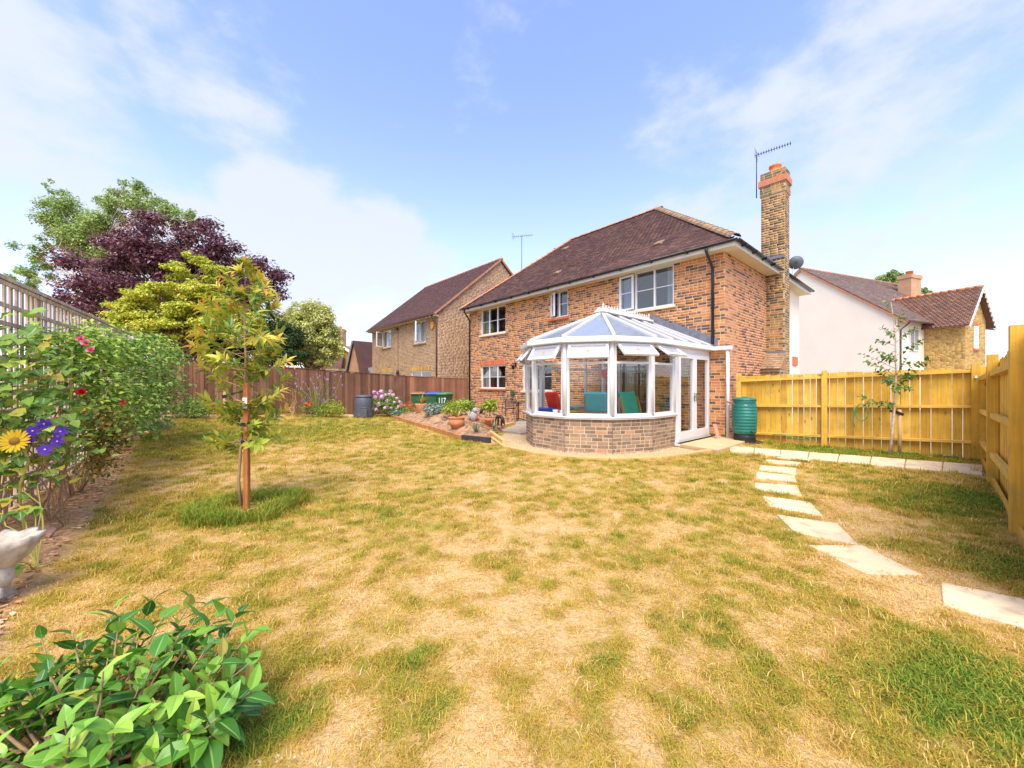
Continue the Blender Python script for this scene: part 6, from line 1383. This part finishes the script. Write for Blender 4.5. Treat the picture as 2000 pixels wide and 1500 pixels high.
    for i, (r_, z) in enumerate(((.05, t.z - .16), (.12, t.z - .09), (.165, t.z + .0), (.175, t.z + .045), (.15, t.z + .04), (.08, t.z - .01), (.0, t.z - .02))):
        for k in range(n):
            a = 2 * math.pi * k / n; rr = r_ * (1 + .10 * math.cos(a * 8) * (i > 1)); vs.append((t.x + rr * math.cos(a), t.y + rr * math.sin(a), z + .016 * math.cos(a * 8) * (i in (2, 3))))
    m.add(vs, [(i * n + k, i * n + (k + 1) % n, (i + 1) * n + (k + 1) % n, (i + 1) * n + k) for i in range(6) for k in range(n)], True); m.build('shell_bowl', 'stone', A)
    m = MB(); m.tube([t + Vector((0, 0, -.1)), t + Vector((.02, -.02, -.2)), Vector((.02, -.04, .16)), Vector((-.03, .0, .07)), Vector((-.02, 0, 0))], [.05, .07, .085, .075, .11], 12); m.build('fish_body', 'stone', A)
    m = MB(); m.add([(.0, -.03, .03), (.13, -.10, .06), (.17, -.10, .085), (.06, .0, .13), (.0, -.06, .03), (.13, -.13, .05), (.17, -.13, .075), (.05, -.05, .13)], [(0, 1, 2, 3), (7, 6, 5, 4), (0, 4, 5, 1), (1, 5, 6, 2), (2, 6, 7, 3), (3, 7, 4, 0)], True); m.build('tail_fin', 'stone', A)
    q = [G(62, 1049), G(96, 1061), G(111, 1044), G(90, 1037)]; m = MB(); m.prism([v + UP * .045 for v in q], (0, 0, .018)); o = m.build('clay_tile', 'clay_slab'); tag(o, 'pink clay tile lying on the soil beside the white stone ornament', 'tile')
    q = [G(50, 1052), G(60, 1064), G(82, 1060), G(66, 1050)]; m = MB(); m.prism([v + UP * .04 for v in q], (0, 0, .016)); o = m.build('clay_shard', 'clay_slab'); tag(o, 'broken clay shard tucked against the pink clay tile', 'tile')
    # fallen petals
    m = MB(); random.seed(8)
    for _ in range(150):
        px, py = random.uniform(60, 235), random.uniform(955, 1120); g = G(px, py)
        if region(np.array([g.x]), np.array([g.y]))[0] == 1 or random.random() < .12:
            z = g.z + .065; s = random.uniform(.008, .018); a = random.random() * 6.28; m.add([g + Vector((s * math.cos(a + k * 1.57), s * .7 * math.sin(a + k * 1.57), .065 + random.uniform(-.004, .006))) for k in range(4)], [(0, 1, 2, 3)])
    m.build('fallen_petals', 'petal_pink', kind='stuff')
left_bed()

# --- far bed
def far_bed():
    def bl(L_): return [(P(px, py, Y), r_, n) for px, py, Y, r_, n in L_]
    bush('low_shrub', 'rounded dark green shrub in front of the brown fence, left of the young tree', 'shrub', bl([(375, 798, 12.4, .42, 1500), (352, 800, 12.4, .26, 500), (398, 800, 12.3, .26, 500), (380, 785, 12.5, .25, 300)]), 'foliage_mid', .06, at(376, 12.4), seed=10)
    bush('low_shrub', 'small dark shrub half hidden behind the young tree', 'shrub', bl([(458, 803, 13.2, .3, 700), (470, 795, 13.2, .25, 400)]), 'foliage_dark', .06, at(460, 13.2), seed=11)
    bush('pruned_rose', 'bare yellowing rose with thin stems against the brown fence, right of the young tree', 'rose', bl([(570, 785, 14.3, .28, 120), (575, 765, 14.3, .2, 60)]), 'foliage_rose_rust', .06, at(572, 14.3), stems=9, seed=12, bark='stake_pale', r=.012)
    A = bush('red_rose', 'small rose with bright red flowers at the foot of the lilac verbena', 'rose', bl([(603, 793, 14.6, .22, 350), (592, 798, 14.6, .15, 200)]), 'foliage_mid', .05, at(603, 14.6), seed=13)
    for px, py in ((603, 786), (598, 792), (609, 790)): flower(A, P(px, py, 14.35), .075, 'petal_red', facing=(.2, -.9, .3))
    bush('bright_shrub', 'bright green rounded shrub left of the grey compost bin', 'shrub', bl([(648, 797, 15.0, .38, 1300), (632, 801, 15.0, .22, 500), (664, 800, 15.0, .22, 500)]), 'foliage_lime', .06, at(648, 15.0), seed=14)
    b = at(620, 14.8); A = empty('verbena', 'tall airy verbena with lilac flower heads against the brown fence', 'flower', b); random.seed(15); m = MB()
    for i in range(46):
        px, py = random.gauss(618, 24), random.uniform(727, 785); t = P(px, py, 14.8 + random.uniform(-.3, .3)); m.tube(curve((random.gauss(0, .12), random.gauss(0, .1), 0), t - b, 0, 4, .03), .005, 4, False); flower(A, t, random.uniform(.035, .06), 'petal_lilac', n=12, kind='ball')
    m.build('stems', 'foliage_mid', A); foliage('foliage', A, 'foliage_mid', [((0, 0, .25), .45, 300)], .06)
    b = at(757, 16.2); A = bush('hydrangea', 'hydrangea full of mauve pink flower heads beside the grey compost bin', 'shrub', bl([(745, 790, 16.2, .42, 1100), (768, 790, 16.2, .42, 1100), (757, 780, 16.3, .4, 800), (778, 796, 16.2, .3, 500)]), 'foliage_mid', .08, b, seed=16); random.seed(16)
    for px, py in [(738, 768), (745, 765), (752, 772), (760, 770), (768, 772), (775, 778), (780, 785), (733, 776), (742, 779), (756, 783), (770, 786), (778, 795), (740, 790), (752, 797), (764, 797), (774, 803), (746, 775), (763, 764), (731, 766), (735, 800), (784, 792)]:
        flower(A, P(px, py, 15.85 + random.uniform(-.08, .12)), random.uniform(.06, .125), 'petal_mauve', n=34, kind='ball')
    b = at(800, 16.2); A = bush('red_geranium', 'red geranium in front of the green wheelie bins', 'flower', bl([(800, 800, 16, .32, 500), (785, 803, 16, .2, 250)]), 'foliage_mid', .06, b, seed=17, stems=3); random.seed(17)
    for i in range(16): flower(A, P(random.gauss(800, 9), random.gauss(792, 5), 15.8), .06, 'petal_red', n=16, kind='ball')
    bush('silver_bush', 'low grey green plant at the left end of the soil mound', 'plant', bl([(775, 806, 15.8, .28, 420)]), 'foliage_bluegreen', .06, at(775, 15.8), flat=.5, seed=18, stems=0)
    # compost bin
    c = at(710, 15.8); A = empty('compost_bin', 'dark grey plastic compost bin in front of the brown fence', 'compost bin', c, -.2)
    s = 15.8 / 750; R_ = 20 * s; H_ = 41 * s
    m = MB(); m.lathe([(R_, 0), (R_ * .97, .1), (R_ * .93, .25), (R_ * .94, .27), (R_ * .87, .48), (R_ * .88, .5), (R_ * .80, .7), (R_ * .74, H_ - .05), (R_ * .7, H_ - .03)], n=16); m.build('body', 'compost', A)
    m = MB(); m.lathe([(R_ * .78, H_ - .05), (R_ * .78, H_ + .0), (R_ * .6, H_ + .04), (.05, H_ + .06)], n=16); m.build('lid', 'compost', A)
    m = MB(); m.box(.14, .40, -R_ * 1.02, -R_ * .7, .02, .36); m.box(.16, .38, -R_ * 1.03, -R_ * .75, .36, .42); m.build('hatch', 'compost', A, bevel=.03)
    q = at(682, 15.7); m = MB(); m.prism([q + Vector((x, y, .0)) for x, y in ((-.3, -.1), (.3, -.18), (.34, .1), (-.2, .15))], (0, 0, .07)); o = m.build('flat_stone', 'slab'); tag(o, 'pale flat stone lying left of the grey compost bin', 'stone')
    # wheelie bins
    def bin_(px, Y, w, label, lid, rz, num=None, h=.98):
        c = at(px, Y); A = empty('wheelie_bin', label, 'wheelie bin', c, rz, 'wheelie bins by the fence'); hw = w / 2; z = h
        m = MB(); m.add([(-hw * .82, -.25, .06), (hw * .82, -.25, .06), (hw * .82, .24, .06), (-hw * .82, .24, .06), (-hw, -.34, z), (hw, -.34, z), (hw, .34, z), (-hw, .34, z)], [(0, 3, 2, 1), (4, 5, 6, 7), (0, 1, 5, 4), (1, 2, 6, 5), (2, 3, 7, 6), (3, 0, 4, 7)]); m.box(-hw - .02, hw + .02, -.37, .36, z - .05, z); m.build('body', 'bin_green', A, bevel=.02)
        m = MB(); m.add([(-hw - .03, -.40, z + .004), (hw + .03, -.40, z + .004), (hw + .03, .38, z + .004), (-hw - .03, .38, z + .004), (-hw - .01, -.38, z + .05), (hw + .01, -.38, z + .05), (hw - .03, .36, z + .09), (-hw + .03, .36, z + .09)], [(0, 3, 2, 1), (4, 5, 6, 7), (0, 1, 5, 4), (1, 2, 6, 5), (2, 3, 7, 6), (3, 0, 4, 7)]); m.build('lid', lid, A, bevel=.012)
        m = MB(); m.bar((-hw * .8, .43, z - .02), (hw * .8, .43, z - .02), .035, .035); m.build('handle', 'bin_green', A)
        for s_ in (-1, 1): m = MB(Matrix.Translation((s_ * hw * .9, .25, .1)) @ Matrix.Rotation(RX90, 4, 'Y')); m.lathe([(.1, -.02), (.1, .02)], n=14); m.build('wheel', 'rubber', A)
        if num:
            cu = bpy.data.curves.new('n', 'FONT'); cu.body = num; cu.size = .26; cu.extrude = .002; cu.align_x = 'CENTER'; to = bpy.data.objects.new('n', cu); COL.objects.link(to); dg = bpy.context.evaluated_depsgraph_get(); me = bpy.data.meshes.new_from_object(to.evaluated_get(dg)); bpy.data.objects.remove(to); me.materials.clear(); me.materials.append(MT['letter'])
            o = bpy.data.objects.new('number', me); COL.objects.link(o); o.parent = A; o.matrix_basis = Matrix.Translation((0.02, -.340, .62)) @ Matrix.Rotation(RX90 + .0, 4, 'X') @ Matrix.Rotation(-.0, 4, 'X'); o.scale = (.9, 1.25, 1)
    bin_(817, 17.0, .56, 'green wheelie bin with a brown lid, leftmost of the three by the fence', 'lid_brown', .15)
    bin_(846, 16.7, .52, 'green wheelie bin with a blue lid, middle of the three', 'lid_blue', -.1)
    bin_(869, 16.3, .42, 'green wheelie bin with a green lid and a white house number 117', 'lid_green', -.25, '117')
far_bed()

# --- mound pots and patio
def pot(name, label, p, prof, mat, cat='plant pot', group=None):
    A = empty(name, label, cat, p, 0, group); m = MB(); m.lathe(prof, n=24); m.build('pot', mat, A); return A
def spikes(A, base, n, L, w, mat, seed, spread=.8, name='leaf'):
    random.seed(seed)
    for i in range(n):
        a = random.random() * 6.283; t = random.uniform(.15, spread); d = Vector((math.cos(a) * t, math.sin(a) * t, 1)).normalized(); l = L * random.uniform(.6, 1.1); s = d.cross(UP).normalized() * w / 2; b = Vector(base); m = MB()
        p1 = b + d * l * .5; p2 = b + d * l + Vector((math.cos(a), math.sin(a), -.6)) * l * .18 * t; m.add([b - s, b + s, p1 + s, p1 - s, p2], [(0, 1, 2, 3), (3, 2, 4)]); m.build(name, mat, A)
def mound_stuff():
    def on(px, py):
        for Y in np.arange(9, 18.4, .05):
            p = P(px, py, Y); h = max(MH(p.x, p.y), .0)
            if p.z <= h: return Vector((p.x, p.y, h))
        return G(px, py)
    def bl(L_): return [(P(px, py, Y), r_, n) for px, py, Y, r_, n in L_]
    b = on(892, 837); s = b.y / 750; A = pot('round_terracotta_pot', 'round orange terracotta bowl with spiky leaves on the front of the soil mound', b, [(9 * s, -.02), (13 * s, .06), (16 * s, 9 * s), (15.5 * s, 15 * s), (14 * s, 18 * s), (16 * s, 19 * s), (16 * s, 21 * s), (14 * s, 21 * s), (13 * s, 17 * s), (.01, 16 * s)], 'terracotta')
    spikes(A, (0, 0, 17 * s), 16, 26 * s, 3 * s, 'foliage_spiky', 3)
    b = on(823, 806); s = b.y / 750; A = pot('tall_terracotta_pot', 'pale terracotta pot with orange spiky plant near the wheelie bins', b, [(8 * s, -.05), (9.5 * s, 0), (12 * s, 14 * s), (12.5 * s, 16 * s), (11 * s, 16 * s), (.01, 14 * s)], 'terracotta'); spikes(A, (0, 0, 14 * s), 20, 27 * s, 2.4 * s, 'foliage_spiky', 4, 1.1)
    b = on(846, 812); s = b.y / 750; Y = b.y; bush('silver_shrub', 'silvery grey shrub on the back of the soil mound', 'shrub', bl([(846, 801, Y, 15 * s, 900), (836, 798, Y, 9 * s, 350), (856, 797, Y, 10 * s, 350)]), 'foliage_silver', .09, b, seed=20, elong=.35)
    b = on(888, 815); s = b.y / 750; Y = b.y; bush('feathery_shrub', 'bright green feathery shrub behind the round terracotta bowl', 'shrub', bl([(888, 795, Y, 17 * s, 900), (902, 792, Y, 13 * s, 500), (875, 800, Y, 10 * s, 300)]), 'foliage_lime', .10, b, seed=21, elong=.3)
    b = on(908, 812); s = b.y / 750; Y = b.y + .6; bush('dark_shrub', 'dark green shrub against the house corner by the black downpipe', 'shrub', bl([(905, 790, Y, 13 * s, 450), (916, 793, Y, 12 * s, 450)]), 'foliage_mid', .09, b + Vector((0, .5, 0)), seed=22)
    for i, (px, py, lab, mt) in enumerate(((930, 846, 'blue green spiky plant at the foot of the mound beside the black edging', 'foliage_bluegreen'), (964, 838, 'small blue green spiky plant below the orange pot', 'foliage_bluegreen'), (925, 818, 'grey green spiky plant beside the grey stone ornament', 'foliage_silver'))):
        b = on(px, py); A = empty('spiky_plant', lab, 'plant', b, 0, 'spiky plants on the mound'); spikes(A, (0, 0, 0), 16, .38, .035, mt, 30 + i, 1.4)
    b = on(925, 822); s = b.y / 750; A = empty('grey_ornament', 'grey stone animal ornament at the back of the soil mound', 'ornament', b); m = MB(); m.sphere((0, 0, 9 * s), 8 * s, 10, 8, (1, .8, 1.3)); m.sphere((3 * s, -2 * s, 21 * s), 5 * s, 9, 7); m.tube([(5 * s, -3 * s, 21 * s), (9 * s, -4 * s, 19 * s)], [2.5 * s, 1.5 * s], 7); m.tube([(-5 * s, 0, 6 * s), (-10 * s, 0, 12 * s), (-8 * s, 0, 20 * s)], [3 * s, 2 * s, s], 7); m.build('body', 'stone_grey', A)
    m = MB(); m.sphere((9 * s, -5 * s, 4 * s), 3 * s, 8, 6); m.build('red_ball', 'petal_red', A)
    b = on(956, 831); b.z -= .05; s = b.y / 750; A = pot('orange_pot', 'bright orange pot with a yellow green shrub beside the patio', b, [(7 * s, 0), (9.5 * s, 12 * s), (11 * s, 13 * s), (11.5 * s, 18 * s), (10 * s, 18 * s), (9 * s, 15 * s), (.01, 14 * s)], 'terracotta_orange'); m = MB(); m.tube(curve((0, 0, 14 * s), (1 * s, 0, 34 * s), 0, 4, .05), .014, 6); m.tube(curve((0, 0, 14 * s), (4 * s, 0, 36 * s), 0, 4, .05), .01, 6); m.build('stem', 'bark', A); foliage('foliage', A, 'foliage_lime', [((-3 * s, 0, 44 * s), 12 * s, 420), ((5 * s, 0, 38 * s), 9 * s, 260), ((-9 * s, 0, 40 * s), 7 * s, 160), ((6 * s, 0, 50 * s), 6 * s, 120)], .10, elong=.35)
    # cast animal with arched body, nosing down
    b = on(976, 832); s = b.y / 750; A = empty('bronze_animal', 'small brown metal animal figure arching down beside the orange pot', 'ornament', b, -.5); m = MB()
    m.tube([(-11 * s, 0, 2 * s), (-9 * s, 0, 12 * s), (-5 * s, 0, 16 * s), (2 * s, 0, 17 * s), (7 * s, 0, 13 * s), (9 * s, 0, 6 * s), (11 * s, 0, 1 * s)], [1.2 * s, 1.8 * s, 3.4 * s, 3.8 * s, 3.2 * s, 2.3 * s, .8 * s], 9)
    for x, y in ((-4, -1.6), (-4, 1.6), (4, -1.6), (4, 1.6)): m.tube([(x * s, y * s, 14 * s), ((x + .5) * s, y * s, 7 * s), (x * s, y * s, 0)], [1.8 * s, 1.1 * s, .8 * s], 6)
    m.build('body', 'bronze', A); m = MB(); m.prism([(8 * s, -1 * s, 7 * s), (11 * s, -1.2 * s, 9 * s), (9.5 * s, -1.4 * s, 4 * s)], (0, -.6 * s, 0)); m.build('ear', 'bronze', A)
    b = on(945, 812); s = b.y / 750; A = empty('bronze_bird', 'dark brown metal bird shape behind the orange pot', 'ornament', b, .3); m = MB(); m.tube([(-9 * s, 0, 0), (-5 * s, 0, 8 * s), (0, 0, 14 * s), (6 * s, 0, 18 * s), (8 * s, 0, 14 * s)], [1 * s, 3.2 * s, 4.2 * s, 2.4 * s, .6 * s], 9); m.build('body', 'bronze', A)
    # bistro set
    Yc = 14.6; b = at(995, Yc); b.z = .04; s = .00; A = empty('bistro_chair', 'dark metal garden chair with a lattice back on the patio', 'chair', b, -.25); m = MB()
    for x, y in ((-.22, -.22), (.22, -.22), (-.2, .22), (.2, .22)):
        q = MB(); top = .44 if y < 0 else .46; q.tube([(x * 1.12, y * 1.15, 0), (x, y, top), (x, y, .66 if y < 0 else .5)], .013, 6); q.build('leg', 'dark_metal', A)
    m = MB(); m.lathe([(.01, .44), (.22, .44), (.235, .452), (.22, .464), (.01, .464)], n=20); m.build('seat', 'dark_metal', A)
    m = MB(); m.tube([(-.21, .22, .46), (-.23, .25, .7), (-.15, .28, .88), (0, .29, .93), (.15, .28, .88), (.23, .25, .7), (.21, .22, .46)], .014, 7)
    for i in range(6):
        for j in range(5):
            x = -.17 + j * .085 + (.042 if i % 2 else 0); z = .52 + i * .06
            if abs(x) < .19 and (z < .8 or abs(x) < .12): m.tube([(x + .03 * math.cos(k * 1.047), .25 + .1 * (z - .5), z + .03 * math.sin(k * 1.047)) for k in range(7)], .007, 5, False)
    m.build('backrest', 'dark_metal', A)
    for x in (-1, 1): m = MB(); m.tube([(x * .22, -.22, .66), (x * .25, .0, .68), (x * .23, .25, .68)], .014, 6); m.build('armrest', 'dark_metal', A)
    b = at(1012, 14.3); b.z = .04; A = empty('bistro_table', 'small dark metal pedestal table beside the garden chair', 'table', b); m = MB(); m.lathe([(.01, .70), (.33, .70), (.34, .715), (.33, .73), (.01, .73)], n=24); m.build('table_top', 'dark_metal', A); m = MB(); m.tube([(0, 0, .06), (0, 0, .7)], .028, 8); m.build('column', 'dark_metal', A)
    for k in range(3): a = k * 2.09 + .4; m = MB(); m.tube([(0, 0, .12), (.15 * math.cos(a), .15 * math.sin(a), .08), (.3 * math.cos(a), .3 * math.sin(a), .015)], .018, 6); m.build('foot', 'dark_metal', A)
    p = hx(-8.1, -.08, 1.0); A = empty('wall_planter', 'small dark green hanging planter on the house wall behind the garden chair', 'planter', p); m = MB(); m.lathe([(.06, -.1), (.09, .05), (.08, .06), (.01, .04)], n=10); m.build('pot', 'bin_green', A); foliage('foliage', A, 'foliage_dark', [((0, 0, .1), .12, 60)], .06)
mound_stuff()

def right_things():
    # water butt
    c = Vector((5.62, 9.28, 0)); A = empty('water_butt', 'teal green ribbed plastic water butt on a black stand by the house corner', 'water butt', c); m = MB(); prof = [(.20, .20), (.235, .24)]
    for i in range(9): z = .27 + i * .072; prof += [(.245 + .012 * math.sin(i / 8 * 3.14), z), (.256 + .014 * math.sin(i / 8 * 3.14), z + .02), (.256 + .014 * math.sin(i / 8 * 3.14), z + .045), (.245 + .012 * math.sin(i / 8 * 3.14), z + .066)]
    prof += [(.245, .93), (.235, .98), (.245, 1.0), (.245, 1.03)]; m.lathe(prof, n=28); m.build('barrel', 'butt', A)
    m = MB(); m.lathe([(.25, 1.03), (.25, 1.06), (.2, 1.09), (.06, 1.10), (.05, 1.12), (.01, 1.12)], n=28); m.build('lid', 'butt', A)
    m = MB(); m.lathe([(.27, -.05), (.265, .0), (.23, .14), (.24, .2), (.18, .2)], n=8); m.build('stand', 'rubber', A)
    m = MB(); m.tube([(-.26, .3, .98), (-.24, .0, .93), (-.12, -.2, .92), (-.05, -.24, .91)], .016, 7); m.build('filler_hose', 'galv', A)
    m = MB(); m.tube([(0, -.25, .3), (0, -.31, .3), (0, -.32, .27)], .016, 6); m.build('tap', 'rubber', A)
    q = hx(.02, -.42, .0); m = MB(); m.bar(q, q + Vector((-.06, .12, .42)), .12, .02); o = m.build('leaning_board', 'clay_slab'); tag(o, 'short offcut board leaning on the wall beside the water butt', 'board')
    c = G(1478, 866); A = empty('tap_base', 'small black plastic drain cover on the grass by the water butt', 'drain', c); m = MB(); m.lathe([(.10, 0), (.09, .05), (.05, .07), (.01, .075)], n=12); m.bar((.05, 0, .04), (.32, -.05, .02), .03, .02); m.build('cover', 'rubber', A)
    # hose
    a = Vector((5.85, 9.90, 0)); d = (Vector((8.62, 7.12, 0)) - a).normalized(); nr = Vector((d.y, -d.x, 0)).normalized(); nr = nr if nr.dot(-a) > 0 else -nr
    p = a + d * 2.35 + nr * .10; m = MB(); m.tube([p + UP * 1.0 + d * .10 * math.cos(t) + UP * .18 * math.sin(t) + nr * .004 * t - UP * .18 for t in np.linspace(0, 12.3, 40)], .010, 6); m.tube([p + UP * .92 - d * .12, p + UP * .6 - d * .13, p + UP * .5 - d * .12], .01, 6); o = m.build('garden_hose', 'hose'); tag(o, 'green garden hose looped over the middle rail of the new fence', 'hose')
    m = MB(); m.tube([a + d * (.75 + .1 * i) + nr * .075 + UP * (.20 + .02 * math.sin(i * .9) - (.03 if 2 < i < 7 else 0)) for i in range(10)], .009, 6); o = m.build('garden_hose', 'hose'); tag(o, 'green hose sagging along the bottom rail of the fence near the water butt', 'hose')
    # box on post by the gate corner
right_things()

# --- conservatory contents
def armchair(label, p, rz, mat, s=1.):
    A = empty('bentwood_armchair', label, 'armchair', p, rz, 'bentwood armchairs in the conservatory')
    # faces -y ; cushion one continuous folded pad
    prof = [(-.30, .40), (-.05, .36), (.16, .36), (.26, .46), (.34, .75), (.42, 1.05), (.44, 1.12)]
    m = MB(); vs = []
    for y, z in prof:
        for x in (-.29, .29): vs.append((x, y, z))
    for i, (y, z) in enumerate(prof):
        for x in (-.29, .29): vs.append((x, y + (.02 if i < 3 else .10), z - (.10 if i < 3 else .03)))
    n = len(prof) * 2; f = []
    for i in range(len(prof) - 1):
        a = 2 * i; f += [(a, a + 1, a + 3, a + 2), (n + a, n + a + 2, n + a + 3, n + a + 1), (a, a + 2, n + a + 2, n + a), (a + 1, n + a + 1, n + a + 3, a + 3)]
    f += [(0, n, n + 1, 1), (n - 2, n - 1, 2 * n - 1, 2 * n - 2)]; m.add(vs, f, False); m.build('cushion', mat, A, bevel=.025)
    for x in (-.33, .33):
        m = MB(); pts = [(x, .42, 1.0), (x, .30, .60), (x, .22, .34), (x, .05, .22), (x, -.25, .08), (x, -.34, .12), (x, -.36, .3), (x, -.30, .52), (x, -.05, .58), (x, .24, .56)]
        for a, b_ in zip(pts, pts[1:]): m.bar(a, b_, .06, .024, up=(0, .3, 1))
        m.bar((x, -.30, .02), (x, .38, .02), .06, .03); m.bar((x, -.30, .08), (x, -.32, .02), .06, .03); m.build('bent_frame', 'honey_wood', A)
    m = MB(); m.bar((-.33, -.2, .3), (.33, -.2, .3), .05, .03); m.bar((-.33, .2, .32), (.33, .2, .32), .05, .03); m.build('crossbar', 'honey_wood', A)
def contents():
    def C(x, y, z=.1): return hx(-2.02 + x, y, z)
    armchair('bentwood armchair with a bright red cushion inside the conservatory', C(-.85, -2.75), ROT + math.pi - .35, 'red')
    armchair('armchair with a turquoise cushion seen from behind in the middle bay', C(-.22, -2.1), ROT + math.pi + .25, 'teal')
    armchair('bentwood armchair with a green cushion and honey arms behind the right bay window', C(.78, -1.85), ROT + 1.45, 'green_fabric')
    b = C(-1.0, -3.35); A = empty('blue_stool', 'small blue stool in front of the red armchair', 'stool', b, ROT); m = MB(); m.box(-.2, .2, -.15, .15, .62, .70); m.build('seat', 'blue', A, bevel=.01)
    for x, y in ((-1, -1), (1, -1), (1, 1), (-1, 1)): m = MB(); m.bar((x * .15, y * .1, .62), (x * .18, y * .13, 0), .03, .03); m.build('leg', 'honey_wood', A)
    b = C(.15, -2.9); A = empty('conservatory_table', 'round brown table inside the conservatory', 'table', b, ROT); m = MB(); m.lathe([(.01, .60), (.5, .60), (.51, .62), (.5, .64), (.01, .64)], n=24); m.build('table_top', 'table_wood', A); m = MB(); m.tube([(0, 0, 0), (0, 0, .6)], .05, 8); m.build('pedestal', 'table_wood', A)
    for i, (x, y, lab) in enumerate(((.10, -4.27, 'white ceramic bowl on the conservatory sill, left of the pair'), (.30, -4.27, 'white ceramic bowl on the conservatory sill, right of the pair'))):
        b = C(x, y, .758); A = empty('bowl', lab, 'bowl', b, 0, 'white bowls on the conservatory sill'); m = MB(); m.lathe([(.03, 0), (.035, .01), (.06, .05), (.068, .10), (.062, .10), (.03, .03), (.01, .02)], n=18); m.build('dish', 'ceramic', A)
    b = C(-.02, -3.75, 2.2); A = empty('ball_garland', 'string of white balls hanging in the middle bay window', 'decoration', b); m = MB(); m.tube([(0, 0, 0), (0, 0, -1.35)], .003, 4); m.build('string', 'galv', A)
    for i in range(7): m = MB(); k = i if i < 3 else i + 1; m.sphere(((0.02 if i < 3 else -.035), 0, -.62 - k * .095), .032, 9, 7); m.build('ball', 'ceramic', A)
    b = C(.35, -.6, .1); A = empty('plant_stand', 'dark plant stand with a purple orchid behind the turquoise armchair', 'plant', b, ROT); m = MB(); m.box(-.3, .3, -.15, .15, .75, .80); m.box(-.3, .3, -.15, .15, .3, .34)
    for x in (-.28, .28): m.box(x - .02, x + .02, -.02, .02, 0, .75)
    m.build('stand', 'table_wood', A); random.seed(9); m = MB()
    for i in range(7): t = Vector((random.uniform(-.28, .28), random.uniform(-.1, .1), random.uniform(1.0, 1.25))); m.tube(curve((0, 0, .8), t, .1, 4, .03), .005, 4, False); flower(A, wmat(A) @ t, .055, 'petal_lilac' if i % 2 else 'petal_pink', n=14, kind='ball')
    m.build('stems', 'foliage_mid', A); foliage('foliage', A, 'foliage_mid', [((0, 0, .86), .14, 40)], .12)
    b = hx(-3.55, -.10, 1.75); A = empty('red_lantern', 'red lantern hanging on the wall beside the glazed inner door', 'lantern', b); m = MB(); m.sphere((0, 0, 0), .13, 12, 8, (1, .8, 1.15)); m.build('shade', 'red', A); m = MB(); m.lathe([(.05, .14), (.07, .17), (.06, .22), (.01, .24)], n=10); m.build('cap', 'ceramic', A)
    b = C(-.3, -3.3, .745); A = empty('green_toy', 'green and orange toys on the conservatory table', 'toy', b); m = MB(); m.sphere((0, 0, .08), .06, 9, 6, (1.6, 1, .8)); m.sphere((.14, 0, .06), .05, 9, 6); m.build('body', 'lid_green', A); m = MB(); m.box(-.14, .16, -.04, .04, 0, .04); m.build('tray', 'petal_yellow', A)
contents()
for o in list(bpy.data.objects):
    if o.type == 'MESH' and len(o.data.materials) == 0: print('no material', o.name)
